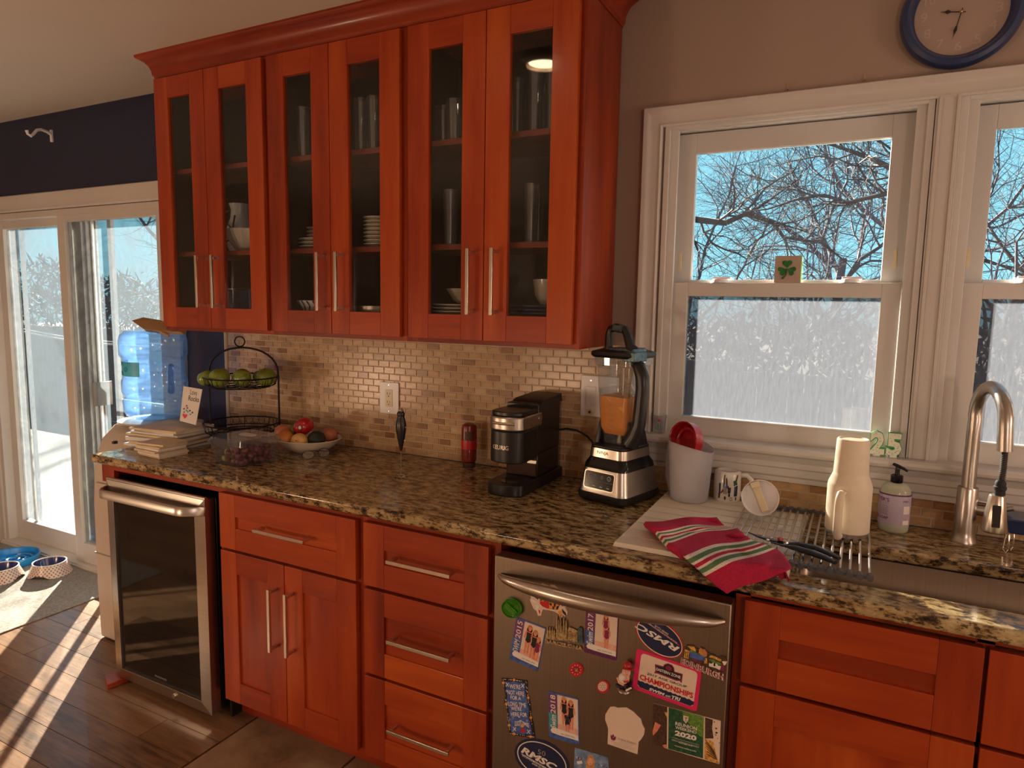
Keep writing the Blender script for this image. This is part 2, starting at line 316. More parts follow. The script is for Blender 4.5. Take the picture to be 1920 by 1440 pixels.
# ---------------------------------------------------------------- helpers
WO = {}
def thing(name, label, cat, loc=(0, 0, 0), rz=0, group=None):
    o = bpy.data.objects.new(name, None); C.objects.link(o); o.location = loc; o.rotation_euler = (0, 0, rz)
    o.empty_display_size = .05; o['label'] = label; o['category'] = cat
    if group: o['group'] = group
    WO[o.name] = Vector(loc); return o
def tag(o, label, cat, group=None, kind=None):
    o['label'] = label; o['category'] = cat
    if group: o['group'] = group
    if kind: o['kind'] = kind
    return o
def tri_ok(p): return True
class M:
    def __init__(s): s.v = []; s.f = []; s.mi = []; s.t = []; s.uv = {}
    def add(s, vs, fs, m=0, tone=0.):
        b = len(s.v); s.v += [tuple(v) for v in vs]
        for f in fs: s.f.append(tuple(b+i for i in f)); s.mi.append(m); s.t.append(tone)
        return s
    def box(s, x0, x1, y0, y1, z0, z1, m=0, tone=0., T=None):
        vs = [Vector(p) for p in ((x0,y0,z0),(x1,y0,z0),(x1,y1,z0),(x0,y1,z0),(x0,y0,z1),(x1,y0,z1),(x1,y1,z1),(x0,y1,z1))]
        if T: vs = [T @ v for v in vs]
        return s.add(vs, [(0,3,2,1),(4,5,6,7),(0,1,5,4),(1,2,6,5),(2,3,7,6),(3,0,4,7)], m, tone)
    def frust(s, bot, top, m=0, T=None):
        vs = [Vector(p) for p in bot]+[Vector(p) for p in top]
        if T: vs = [T @ v for v in vs]
        n = len(bot)
        return s.add(vs, [tuple(range(n-1,-1,-1)), tuple(range(n,2*n))]+[(i,(i+1)%n,n+(i+1)%n,n+i) for i in range(n)], m)
    def lathe(s, prof, c=(0,0,0), n=32, m=0, T=None, sx=1, sy=1, cap0=False, cap1=False):
        vs = []
        for r, z in prof:
            for k in range(n):
                a = 2*PI*k/n; vs.append(Vector((c[0]+r*sx*math.cos(a), c[1]+r*sy*math.sin(a), c[2]+z)))
        if T: vs = [T @ v for v in vs]
        fs = [(i*n+k, i*n+(k+1)%n, (i+1)*n+(k+1)%n, (i+1)*n+k) for i in range(len(prof)-1) for k in range(n)]
        if cap0: fs.append(tuple(range(n-1,-1,-1)))
        if cap1: fs.append(tuple((len(prof)-1)*n+k for k in range(n)))
        return s.add(vs, fs, m)
    def cyl(s, p0, p1, r0, r1=None, n=16, m=0): return s.tube([p0, p1], [r0, r1 if r1 is not None else r0], n, m)
    def tube(s, pts, r, n=8, m=0, closed=False, flat=1.0):
        pts = [Vector(p) for p in pts]; K = len(pts)
        if not isinstance(r, (list, tuple)): r = [r]*K
        vs = []; up = None
        for i, p in enumerate(pts):
            if closed: tg = pts[(i+1)%K]-pts[i-1]
            else: tg = pts[min(i+1,K-1)]-pts[max(i-1,0)]
            tg.normalize()
            if up is None:
                up = Vector((0,0,1)) if abs(tg.z) < .9 else Vector((1,0,0))
            a = tg.cross(up); a.normalize(); b_ = a.cross(tg); up = b_
            for k in range(n):
                an = 2*PI*k/n; vs.append(p + a*(r[i]*math.cos(an)) + b_*(r[i]*flat*math.sin(an)))
        fs = []
        for i in range(K if closed else K-1):
            j = (i+1) % K
            fs += [(i*n+k, i*n+(k+1)%n, j*n+(k+1)%n, j*n+k) for k in range(n)]
        if not closed: fs += [tuple(range(n-1,-1,-1)), tuple((K-1)*n+k for k in range(n))]
        return s.add(vs, fs, m)
    def prism(s, poly, o, ux, uy, d, m=0, tone=0.):
        """polygon poly in the frame (o,ux,uy) pushed out along ux x uy by d"""
        o, ux, uy = Vector(o), Vector(ux), Vector(uy); nn = ux.cross(uy).normalized()*d
        a = [o+ux*p[0]+uy*p[1] for p in poly]; n = len(a)
        return s.add(a+[q+nn for q in a], [tuple(range(n-1,-1,-1)), tuple(range(n,2*n))]+[(i,(i+1)%n,n+(i+1)%n,n+i) for i in range(n)], m, tone)
    def ball(s, c, r, n=14, m=0, sz=1, T=None, dimple=0):
        prof = []
        h = n//2
        for i in range(h+1):
            a = -PI/2+PI*i/h; rr = r*math.cos(a); zz = r*math.sin(a)*sz
            if dimple: zz -= dimple*r*math.exp(-(rr/r*3)**2)*(1 if a > 0 else -1)
            prof.append((max(rr, 1e-5), zz))
        return s.lathe(prof, c, n, m, T)
    def build(s, name, mats, parent=None, smooth=35, bevel=0, seg=2, local=False, loc=None, solid=0, sub=0):
        if isinstance(mats, str): mats = [mats]
        org = Vector((0,0,0))
        if parent is not None: org = Vector((0,0,0)) if local else WO[parent.name]
        elif loc is not None: org = Vector(loc)
        me = bpy.data.meshes.new(name)
        me.from_pydata([(v[0]-org.x, v[1]-org.y, v[2]-org.z) for v in s.v], [], s.f); me.validate()
        for k in mats: me.materials.append(MATS[k])
        if len(me.polygons) == len(s.mi):
            if len(mats) > 1: me.polygons.foreach_set('material_index', s.mi)
            if any(s.t):
                a = me.attributes.new('tone', 'FLOAT', 'FACE'); a.data.foreach_set('value', s.t)
        bm = bmesh.new(); bm.from_mesh(me); bmesh.ops.recalc_face_normals(bm, faces=bm.faces); bm.to_mesh(me); bm.free()
        if smooth:
            me.polygons.foreach_set('use_smooth', [True]*len(me.polygons)); me.set_sharp_from_angle(angle=math.radians(smooth))
        o = bpy.data.objects.new(name, me); C.objects.link(o)
        if parent is not None: o.parent = parent; WO[o.name] = org
        else: o.location = org; WO[o.name] = org
        if sub: md = o.modifiers.new('sub', 'SUBSURF'); md.levels = sub; md.render_levels = sub
        if solid: md = o.modifiers.new('solid', 'SOLIDIFY'); md.thickness = solid; md.offset = 0
        if bevel:
            md = o.modifiers.new('bevel', 'BEVEL'); md.width = bevel; md.segments = seg; md.limit_method = 'ANGLE'; md.angle_limit = math.radians(40)
        return o
def struct(o): o['kind'] = 'structure'; return o
def kids(o): return [c for c in bpy.data.objects if c.parent == o]
def dup(o, loc=None, rz=None, parent=None, **props):
    ch = CH.get(o.name) or kids(o)
    CH[o.name] = ch
    c = o.copy(); C.objects.link(c)
    if parent: c.parent = parent
    if loc is not None: c.location = loc
    if rz is not None: c.rotation_euler = (0, 0, rz)
    for k, v in props.items(): c[k] = v
    for q in ch: dup(q, parent=c)
    return c
CH = {}
def circ(r, n=24, cx=0, cy=0, a0=0, a1=2*PI, ry=None):
    full = abs(a1-a0-2*PI) < 1e-6; k = n if full else n+1
    return [(cx+r*math.cos(a0+(a1-a0)*i/n), cy+(ry or r)*math.sin(a0+(a1-a0)*i/n)) for i in range(k)]
def rrect(x0, x1, y0, y1, r, n=4):
    p = []
    for cx, cy, a in ((x1-r,y1-r,0),(x0+r,y1-r,PI/2),(x0+r,y0+r,PI),(x1-r,y0+r,1.5*PI)): p += [(cx+r*math.cos(a+PI/2*i/n), cy+r*math.sin(a+PI/2*i/n)) for i in range(n+1)]
    return p
def text_mesh(s_, bold=0, shear=0):
    cu = bpy.data.curves.new('t', 'FONT'); cu.body = s_; cu.offset = bold; cu.shear = shear; cu.resolution_u = 2
    o = bpy.data.objects.new('t', cu); me = bpy.data.meshes.new_from_object(o)
    vs = [v.co.copy() for v in me.vertices]; fs = [tuple(p.vertices) for p in me.polygons]
    bpy.data.objects.remove(o); bpy.data.curves.remove(cu); bpy.data.meshes.remove(me)
    x0 = min(v.x for v in vs); x1 = max(v.x for v in vs); y0 = min(v.y for v in vs); y1 = max(v.y for v in vs)
    return [((v.x-x0)/(x1-x0), (v.y-y0)/(y1-y0)) for v in vs], fs
def text_on(mb, s_, o, ux, uy, m=0, bold=0, shear=0, lift=0, fn=None):
    """lettering filling the parallelogram o, o+ux, o+uy"""
    vs, fs = text_mesh(s_, bold, shear); o, ux, uy = Vector(o), Vector(ux), Vector(uy); nn = ux.cross(uy).normalized()*lift
    if fn: mb.add([fn(a, b) for a, b in vs], fs, m)
    else: mb.add([o+ux*a+uy*b+nn for a, b in vs], fs, m)
    return mb
R = random.Random(7)
# ================================================================ room shell
XL, XR, YB, ZC = -4.3, 3.2, -4.6, 2.489
YW = .005            # inner face of the window wall
SX0, SX1, SZ1 = -3.81, -2.17, 1.985       # patio door opening
WX0, WX1, WZ0, WZ1 = .235, 1.745, 1.075, 2.085   # double window opening
b = M()
def wbox(x0, x1, z0, z1, m): b.box(x0, x1, YW, YW+.15, z0, z1, m)
wbox(XL-.1, SX0, 0, ZC, 1); wbox(SX0, SX1, SZ1, ZC, 1); wbox(SX1, -1.787, 0, ZC, 1)
wbox(-1.787, WX0, 0, ZC, 0); wbox(WX0, WX1, 0, WZ0, 0); wbox(WX0, WX1, WZ1, ZC, 0); wbox(WX1, XR+.1, 0, ZC, 0)
wall = struct(b.build('wall_back', ['taupe_wall', 'navy_wall'], smooth=0))
b = M(); b.box(XL-.1, XL, YB, YW, 0, ZC); struct(b.build('wall_left', 'tan_wall', smooth=0))
b = M(); b.box(XR, XR+.1, YB, YW, 0, ZC); struct(b.build('wall_right', 'tan_wall', smooth=0))
b = M(); b.box(XL-.1, XR+.1, YB-.1, YB, 0, ZC); struct(b.build('wall_front', 'tan_wall', smooth=0))
b = M(); b.box(XL-.1, XR+.1, YB-.1, YW+.15, ZC, ZC+.08); struct(b.build('ceiling', 'ceiling_paint', smooth=0))
b = M(); b.box(XL-.1, XR+.1, YB-.1, YW+.15, -.06, -.012); floor = struct(b.build('floor', 'recess_black', smooth=0))
# oak planks running along x, stone tiles before the cabinets
def plank_mesh(l, wd):
    q = M(); c = .0008
    q.frust([(0,0,-.012),(l,0,-.012),(l,wd,-.012),(0,wd,-.012)], [(c,c,0),(l-c,c,0),(l-c,wd-c,0),(c,wd-c,0)]); return q
pw = .118; y = YW-.005; row = 0
lens = [1.15, .85, 1.4]; base_planks = {}
while y > YB:
    x = XL - R.random()*.8
    while x < -1.05:
        l = R.choice(lens); x1 = min(x+l, -1.05); x0 = max(x, XL)
        if x1-x0 > .05:
            key = round(x1-x0, 3)
            if key in base_planks: o = base_planks[key].copy(); C.objects.link(o)
            else: o = plank_mesh(x1-x0-.0007, pw-.0007).build('plank', 'oak_plank', floor, smooth=0); base_planks[key] = o
            o.location = (x0, y-pw, 0)
        x = x1 if x1 >= -1.05 else x+l
    y -= pw; row += 1
first = None; ts = .456
for i in range(10):
    for j in range(9):
        x = -1.045+i*ts; y = -.52-(j+1)*ts
        if x > XR or y < YB-.3: continue
        if first is None:
            q = M(); c = .003; l = ts-.006
            q.frust([(0,0,-.012),(l,0,-.012),(l,l,-.012),(0,l,-.012)], [(c,c,0),(l-c,c,0),(l-c,l-c,0),(c,l-c,0)])
            first = q.build('floor_tile', 'floor_stone', floor, smooth=0); o = first
        else: o = first.copy(); C.objects.link(o)
        o.location = (x, y, 0)
# ---------------------------------------------------------------- backsplash
tw, th = .0533, .0265; g = .0028
b = M(); b.box(-1.787, .160, -.002, YW, .914, 1.3887); b.box(.160, 1.9, -.002, YW, .914, .996)
b.build('grout', 'grout', wall, smooth=0)
def brick_geo(q, x, z, l, h, tone=0):
    c = .0012
    q.frust([(x, YW-.004, z), (x+l, YW-.004, z), (x+l, YW-.004, z+h), (x, YW-.004, z+h)], [(x+c, -.0045, z+c), (x+l-c, -.0045, z+c), (x+l-c, -.0045, z+h-c), (x+c, -.0045, z+h-c)])
    for _ in range(6): q.t[-1-_] = tone
far = M(); nb = 0; proto = {}
cells = []
for r_ in range(18):
    z = .914+.002+r_*th; off = (r_ % 2)*tw/2; x = -1.787-off
    top = z+th-g
    xmax = .160 if z > .985 else 1.9
    while x < xmax-.004:
        x0 = max(x, -1.786); x1 = min(x+tw-g, xmax)
        hh = min(th-g, (1.3887 if x1 <= .162 else .995)-z)
        if x1-x0 > .006 and hh > .004: cells.append((x0, x1, z, hh))
        x += tw
cells.sort(key=lambda c: (c[0]-CX)**2)
# those hidden behind the cabinets' side or outside the picture go to the joined mesh
vis = [c for c in cells if c[0] < 1.30]
near = vis[:300]; ns = set(near)
for c in cells:
    if c in ns:
        key = (round(c[1]-c[0], 4), round(c[3], 4))
        if key not in proto:
            q = M(); brick_geo(q, 0, 0, c[1]-c[0], c[3]); o = q.build('brick', 'onyx_tile', wall, smooth=0); proto[key] = o
        else: o = proto[key].copy(); C.objects.link(o)
        o.location = (c[0], 0, c[2])
    else: brick_geo(far, c[0], c[2], c[1]-c[0], c[3], R.random())
o = far.build('brick_field', 'onyx_tile', wall, smooth=0); o['kind'] = 'stuff'
b = M(); b.tube([(-1.797, -.004, .914), (-1.797, -.004, 1.389)], .009, 8); b.build('edge_trim', 'grout', wall)
# ================================================================ kitchen window
def casing_run(q, pts, prof, m=0):
    """sweep a casing profile [(offset outwards, depth)] round the polyline pts (in x,z), mitred"""
    n = len(pts); P = [Vector((p[0], p[1])) for p in pts]; rows = []
    for i in range(n):
        d0 = (P[i]-P[i-1]).normalized() if i else None; d1 = (P[i+1]-P[i]).normalized() if i < n-1 else None
        if d0 is None: d0 = d1
        if d1 is None: d1 = d0
        n0 = Vector((-d0.y, d0.x)); n1 = Vector((-d1.y, d1.x)); mt = (n0+n1).normalized(); k = 1/max(.3, mt.dot(n0))
        rows.append([(P[i].x+mt.x*o_*k, -dp, P[i].y+mt.y*o_*k) for o_, dp in prof])
    vs = [v for r_ in rows for v in r_]; k = len(prof)
    fs = [(i*k+j, i*k+j+1, (i+1)*k+j+1, (i+1)*k+j) for i in range(n-1) for j in range(k-1)]
    q.add(vs, fs, m)
win = [None, None]
prof = [(0, -YW), (0, .012), (.006, .016), (.012, .013), (.016, .013), (.030, .017), (.042, .022), (.050, .026), (.058, .026), (.062, .018), (.062, -YW)]
ZS = 1.107
b = M(); casing_run(b, [(.224, ZS), (.224, 2.083), (1.758, 2.083), (1.758, ZS)], prof)
struct(b.build('trim_1', 'white_paint', smooth=30))['label'] = 'white moulded casing around the double kitchen window'
b = M()
b.box(.961, 1.020, -.012, .10, ZS, 2.088); b.box(.966, .974, -.017, -.012, ZS, 2.088); b.box(1.007, 1.015, -.017, -.012, ZS, 2.088)
struct(b.build('trim_2', 'white_paint', smooth=0, bevel=.0015))
# stool and apron
b = M()
sp_ = [(.12, ZS), (-.046, ZS), (-.055, ZS-.006), (-.058, ZS-.014), (-.055, ZS-.022), (-.046, ZS-.028), (-.034, ZS-.030), (-.032, ZS-.036), (-.027, ZS-.042), (-.022, ZS-.050), (-.022, ZS-.066), (-.018, ZS-.070), (-.018, ZS-.092), (-.013, ZS-.098), (-.013, ZS-.112), (.004, ZS-.112), (.12, ZS-.03)]
b.prism([(p[0], p[1]) for p in sp_], (.150, 0, 0), (0, 1, 0), (0, 0, 1), 1.68)
struct(b.build('trim_3', 'white_paint', smooth=30))['label'] = 'white window stool and moulded apron over the tiles'
for wi, X in enumerate((0., .790)):
    n_ = wi+1
    b = M(); x0, x1 = .235+X, .955+X
    if wi: x0 = 1.024
    def ringf(q, x0, x1, z0, z1, t_, y0, y1, tb=None, tt=None):
        tb = tb or t_; tt = tt or t_
        q.box(x0, x0+t_, y0, y1, z0, z1); q.box(x1-t_, x1, y0, y1, z0, z1); q.box(x0+t_, x1-t_, y0, y1, z0, z0+tb); q.box(x0+t_, x1-t_, y0, y1, z1-tt, z1)
    ringf(b, x0-.004, x1+.004, ZS-.02, 2.09, .016, -.006, .13)
    ringf(b, x0+.010, x1-.010, ZS-.01, 2.080, .027, .006, .020, .008, .012)
    ringf(b, x0+.010, x1-.010, ZS-.01, 2.080, .026, .086, .120, .008, .014)
    wd = struct(b.build('window_%d' % n_, 'vinyl', smooth=0, bevel=.001)); WO[wd.name] = Vector((0, 0, 0))
    # lower sash (room side) and upper sash (outer side)
    q = M(); ringf(q, .268+X, .918+X, 1.100, 1.599, .050, .024, .052, .066, .043); q.box(.318+X, .868+X, .020, .024, 1.160, 1.166)
    s1 = q.build('window_sash', 'vinyl', wd, smooth=0, bevel=.0015)
    q = M(); q.box(.316+X, .870+X, .036, .040, 1.164, 1.558); q.build('pane', 'pane_screen', s1, smooth=0)
    q = M(); ringf(q, .256+X, .926+X, 1.585, 2.070, .062, .056, .084, .024, .062)
    s2 = q.build('window_sash', 'vinyl', wd, smooth=0, bevel=.0015)
    q = M(); q.box(.316+X, .866+X, .068, .072, 1.606, 2.010); q.build('pane', 'pane_clear', s2, smooth=0)
    # slot-shaped tilt latches on the upper sash stiles
    for lx in (.281+X, .896+X):
        q = M(); q.prism(rrect(-.004, .004, -.026, .026, .004), (lx, .056, 1.668), (1, 0, 0), (0, 0, 1), .002)
        q.prism(rrect(-.0055, .0055, -.029, .029, .0055), (lx, .0565, 1.668), (1, 0, 0), (0, 0, 1), .001); q.build('tilt_latch', 'cream_plastic', s2)
    for lx in ((.395, .765) if wi == 0 else (1.185, 1.555)):
        q = M(); q.lathe([(.0, .012), (.022, .012), (.027, .004), (.030, 0)], (lx+.02, .036, 1.599), 20); q.box(lx-.002, lx+.052, .028, .042, 1.611, 1.617)
        q.build('sash_lock', 'white_plastic', s1, bevel=.001)
    # insect screen across the lower half, outside
    q = M()
    ringf(q, .262+X, .922+X, 1.095, 1.60, .018, .094, .104); q.build('screen_frame', 'vinyl', wd, smooth=0)
# ================================================================ patio door
b = M()
fr = YW-.012
b.box(SX0, SX0+.035, -.010, .15, 0, SZ1); b.box(SX1-.035, SX1, -.010, .15, 0, SZ1); b.box(SX0, SX1, -.010, .15, SZ1-.035, SZ1); b.box(SX0, SX1, -.035, .15, 0, .022)
b.box(SX0, SX1, -.045, -.035, 0, .012)
door = struct(b.build('door_1', 'white_paint', smooth=0, bevel=.002)); door['label'] = 'white sliding patio door with two dirty glass panels'
WO[door.name] = Vector((0, 0, 0))
b = M(); prof2 = [(0, -YW), (0, .014), (.010, .018), (.018, .015), (.050, .020), (.072, .028), (.086, .028), (.092, .018), (.092, -YW)]
casing_run(b, [(SX0+.004, 0), (SX0+.004, SZ1+.003), (SX1-.004, SZ1+.003), (SX1-.004, 0)], prof2)
struct(b.build('trim_4', 'white_paint', smooth=30))['label'] = 'white moulded casing around the patio door'
# left panel (outer track)
q = M(); ringf(q, -3.775, -2.965, .0225, 1.952, .062, .040, .080, .118, .045)
pn = q.build('door_panel', 'white_paint', door, smooth=0, bevel=.002)
q = M(); q.box(-3.715, -3.025, .058, .062, .138, 1.910); q.build('pane', 'pane_dirty', pn, smooth=0)
q = M(); q.box(-3.660, -3.645, .10, .12, .10, 1.93); q.build('screen_stile', 'vinyl', pn, smooth=0)
# right panel (room track)
q = M(); ringf(q, -3.075, -2.200, .0225, 1.958, .060, -.006, .034, .115, .040)
q.box(-3.078, -3.073, -.008, .034, .02, 1.96)
pn = q.build('door_panel', 'white_paint', door, smooth=0, bevel=.002)
q = M(); q.box(-3.018, -2.255, .012, .016, .135, 1.922); q.build('pane', 'pane_dirty', pn, smooth=0)
q = M()
for k_ in range(4): q.box(-2.965+.025*k_, -2.948+.025*k_, .040+.012*k_, .085, .03, 1.96)
q.build('jamb_track', 'vinyl', pn, smooth=0)
q = M(); q.box(-2.805, -2.775, .095, .115, .03, 1.96); q.box(-2.205, -2.19, .095, .115, .03, 1.96); q.box(-2.80, -2.19, .095, .115, .95, .965); q.build('screen_door_frame', 'vinyl', pn, smooth=0)
q = M(); q.box(-2.852, -2.838, -.002, .10, .93, 1.06); q.build('door_handle', 'vinyl_dark', pn, bevel=.002)
b = M(); b.box(XL+.0, SX0-.09, -.014, YW, 0, .11); struct(b.build('baseboard_back', 'white_paint', smooth=0, bevel=.002))
# coat hook on the navy wall
hk = thing('wall_hook', 'white curved metal coat hook screwed to the navy wall', 'hook', (-3.10, 0, 2.34))
b = M(); P = [at(96, 243, y=-.004), at(96, 266, y=-.004)]
b.box(P[1].x-.008, P[1].x+.008, -.006, YW, P[1].z, P[0].z); b.build('hook_plate', 'white_plastic', hk, bevel=.002)
pts = [at(95, 252, y=-.010), at(88, 247, y=-.03), at(77, 243, y=-.06), at(69, 244, y=-.085), at(63, 251, y=-.105), at(58, 255, y=-.12), at(52, 251, y=-.135), at(50, 244, y=-.14)]
b = M(); b.tube(pts, [.008, .008, .0075, .0075, .0075, .0075, .007, .009], 8); b.build('hook_arm', 'white_plastic', hk)
for k_, (u_, v_) in enumerate(((1477, 165), (1621, 147))):
    p = at(u_, v_, y=0); b = M(); b.tube([(p.x, YW, p.z-.004), (p.x, -.006, p.z-.004), (p.x, -.008, p.z+.014)], .0018, 6)
    tag(b.build('nail', 'brass', loc=(p.x, YW, p.z)), ['small brass nail above the left end of the window casing', 'small brass nail above the middle of the window casing, nearer the clock'][k_], 'nail')
# ================================================================ outside
b = M(); b.box(-60, 40, .16, 80, -.75, -.70); struct(b.build('ground', 'lawn', smooth=0))
dk = M(); dk.box(-9, -1.5, .16, 2.2, -.12, -.04); struct(dk.build('deck_slab', 'deck', smooth=0))
fe = thing('board_fence', 'weathered brown board fence beyond the patio door', 'fence', (-12, 5.2, -.7))
bo = None
x = -22.
while x < -.3:
    if bo is None:
        q = M(); q.frust([(0,0,0),(.142,0,0),(.142,.02,0),(0,.02,0)], [(0,0,1.66),(.142,0,1.66),(.142,.02,1.66),(0,.02,1.66)]); bo = q.build('fence_board', 'fence_wood', fe, smooth=0, local=True); o = bo
    else: o = bo.copy(); C.objects.link(o)
    o.location = (x+12, 0, R.uniform(-.01, .01)); x += .15
q = M(); q.box(-22, -.3, 5.17, 5.20, .25, .34); q.box(-22, -.3, 5.17, 5.20, .76, .84); q.build('fence_rail', 'fence_wood', fe, smooth=0)
fe2 = thing('board_fence', 'brown board fence seen hazily through the kitchen window lower panes', 'fence', (3, 5.2, -.7))
q = M(); q.box(-.2, 8, 5.17, 5.20, .0, .09); q.build('fence_rail', 'fence_wood', fe2, smooth=0)
x = -.25
while x < 7.5:
    o = bo.copy(); C.objects.link(o); o.parent = fe2; o.location = (x-3, 0, R.uniform(-.01, .01)-.10); x += .15
for k_, (a_, c_) in enumerate((((0, 602), (232, 627)), ((0, 607), (232, 632)))):
    p0, p1 = at(*a_, y=2.1), at(*c_, y=2.1); dd = p1-p0
    pts = [p0+dd*t_-Vector((0, 0, .10*math.sin(PI*max(0, min(1, (t_+.2)/1.8))))) for t_ in [i_/10-.2 for i_ in range(19)]]
    b = M(); b.tube(pts, .010, 6); tag(b.build('cable', 'cable_white', loc=p0), ['upper white cable sagging across the yard behind the patio door', 'lower white cable sagging across the yard behind the patio door'][k_], 'cable')
# ---------------------------------------------------------------- trees
def grow(q, p, d, ln, r, lvl, rng, maxl, tips, curl=.28, gap=.5, up=.06):
    n = 5 if lvl < 2 else 4
    pts = [p.copy()]; rs = [r]; cur = p.copy(); dd = d.copy()
    for i in range(n):
        dd = (dd + Vector((rng.gauss(0, curl), rng.gauss(0, curl), rng.gauss(0, curl)+up))).normalized()
        cur = cur + dd*(ln/n); pts.append(cur.copy()); rs.append(r*(1-.55*(i+1)/n))
        if lvl < maxl:
            for _ in range(1 if lvl == 0 and i < 2 else rng.choice((1, 1, 2))):
                ax = Vector((rng.gauss(0, 1), rng.gauss(0, 1), rng.gauss(0, 1))).cross(dd)
                if ax.length > .01:
                    nd_ = (Matrix.Rotation(rng.uniform(.4, 1.1), 3, ax.normalized()) @ dd).normalized()
                    grow(q, cur.copy(), nd_, ln*rng.uniform(.45, .72), rs[-1]*.62, lvl+1, rng, maxl, tips, curl, gap, up)
    q.tube(pts, rs, 5 if lvl < 2 else 3)
def tree(name, label, base, h, r, seed, maxl, mat='bark', group=None, lean=(0, 0), curl=.22):
    t_ = thing(name, label, 'tree', base, 0, group); rng = random.Random(seed)
    q = M(); p = Vector(base); top = p+Vector((lean[0], lean[1], h*.45))
    q.tube([p, p+(top-p)*.5+Vector((.03*h*rng.uniform(-1,1), 0, 0)), top], [r, r*.8, r*.65], 9); q.build('trunk', mat, t_)
    q = M()
    for k in range(5):
        a = k*1.256+rng.random(); s = p+(top-p)*rng.uniform(.55, 1)
        grow(q, s, Vector((math.cos(a)*.8, math.sin(a)*.8, rng.uniform(.4, 1.1))).normalized(), h*.42, r*.42, 0, rng, maxl, [], curl)
    q.build('branches', mat, t_)
    return t_
def bough(name, label, pts, r, seed, mat='bark'):
    t_ = thing(name, label, 'tree', (pts[0].x, pts[0].y, -.7)); rng = random.Random(seed); q = M()
    q.tube([Vector((pts[0].x+.3, pts[0].y, -.7)), Vector((pts[0].x+.1, pts[0].y, 1.5)), pts[0]], [r*2.2, r*1.8, r*1.1], 9); q.build('trunk', mat, t_)
    q = M(); n = len(pts); q.tube(pts, [r*(1-.8*i/(n-1)) for i in range(n)], 7)
    for i in range(1, n):
        sg = pts[i]-pts[i-1]
        for _ in range(2 if i % 2 else 3):
            p = pts[i-1]+sg*rng.random(); dr = (sg.normalized()+Vector((rng.gauss(0, .6), rng.gauss(0, .5), rng.gauss(.25, .6)))).normalized()
            grow(q, p, dr, rng.uniform(.6, 1.3), r*(1-.8*i/n)*.45, 1, rng, 3, [], .3)
    q.build('bough', mat, t_)
    return t_
A_ = lambda u, v, y: at(u, v, y=y)
bough('oak_tree', 'near bare tree, its crooked bough crossing the window from the right', [A_(1790, 340, 6), A_(1740, 368, 6), A_(1668, 362, 6), A_(1640, 368, 6), A_(1590, 380, 6.1), A_(1545, 366, 6.2), A_(1500, 372, 6.3), A_(1440, 392, 6.4), A_(1390, 398, 6.5)], .035, 3)
bough('oak_tree', 'bare tree whose thick limb cuts across the top right of the window', [A_(1760, 360, 7), A_(1700, 330, 7), A_(1640, 300, 7), A_(1600, 285, 7), A_(1560, 272, 7.1), A_(1500, 250, 7.2)], .045, 5)
bough('oak_tree', 'gnarled bare tree with drooping limbs low at the window left', [A_(1240, 400, 8), A_(1310, 412, 8), A_(1360, 418, 8), A_(1400, 400, 8), A_(1450, 418, 8), A_(1470, 445, 8.1), A_(1540, 455, 8.2), A_(1585, 490, 8.3)], .055, 11)
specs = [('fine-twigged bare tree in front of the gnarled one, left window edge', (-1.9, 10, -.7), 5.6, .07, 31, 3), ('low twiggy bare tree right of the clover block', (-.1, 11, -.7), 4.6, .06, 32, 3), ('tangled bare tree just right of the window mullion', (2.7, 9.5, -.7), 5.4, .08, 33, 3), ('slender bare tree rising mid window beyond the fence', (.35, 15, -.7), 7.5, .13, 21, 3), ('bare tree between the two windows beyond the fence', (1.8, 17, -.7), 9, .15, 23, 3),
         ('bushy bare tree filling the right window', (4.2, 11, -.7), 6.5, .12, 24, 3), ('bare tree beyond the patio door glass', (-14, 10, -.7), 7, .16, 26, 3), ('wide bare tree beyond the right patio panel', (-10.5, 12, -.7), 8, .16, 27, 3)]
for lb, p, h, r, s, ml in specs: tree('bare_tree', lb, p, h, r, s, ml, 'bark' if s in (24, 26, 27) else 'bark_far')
# evergreen scrub low on the horizon
def shrub(label, c, rx, rz, seed, cat='shrub'):
    rng = random.Random(seed); q = M()
    for _ in range(700):
        a, e_ = rng.uniform(0, 2*PI), math.acos(rng.uniform(-.3, 1)); k = rng.uniform(.55, 1)
        p = Vector((c[0]+rx*k*math.cos(a)*math.sin(e_), c[1]+rx*.6*k*math.sin(a)*math.sin(e_), c[2]+rz*k*math.cos(e_)+rz*.3))
        d_ = Vector((rng.gauss(0, 1), rng.gauss(0, 1), rng.gauss(.4, .8))).normalized()*rng.uniform(.12, .3); s_ = Vector((rng.gauss(0, 1), rng.gauss(0, 1), 0)).normalized()*.022
        q.add([p-s_, p+s_, p+d_*.6+s_*.8, p+d_, p+d_*.6-s_*.8], [(0, 1, 2, 3, 4)])
    t_ = thing('evergreen_shrub', label, cat, (c[0], c[1], -.7))
    q.build('foliage', 'evergreen', t_, smooth=0); q = M(); q.tube([(c[0], c[1], -.7), (c[0], c[1], c[2]+rz*.8)], [.07, .02], 6); q.build('stem', 'bark', t_)
shrub('dark evergreen shrub below the clover block skyline', (-.7, 13, .3), 1.5, 1.5, 1)
shrub('evergreen shrub at the right foot of the left window view', (1.2, 13, .3), 1.3, 1.35, 2)
shrub('tall evergreen at the right window edge', (3.6, 8.5, .4), 1.1, 2.6, 3)
shrub('evergreen hedge bush at the far left of the kitchen window view', (-2.9, 12, .2), 1.5, 1.3, 4)
shrub('dark evergreen beyond the patio door right panel', (-8.4, 7.5, .2), 1.4, 1.7, 5)
shrub('dark evergreen beyond the patio door left panel', (-12.4, 8, .2), 1.8, 1.9, 6)
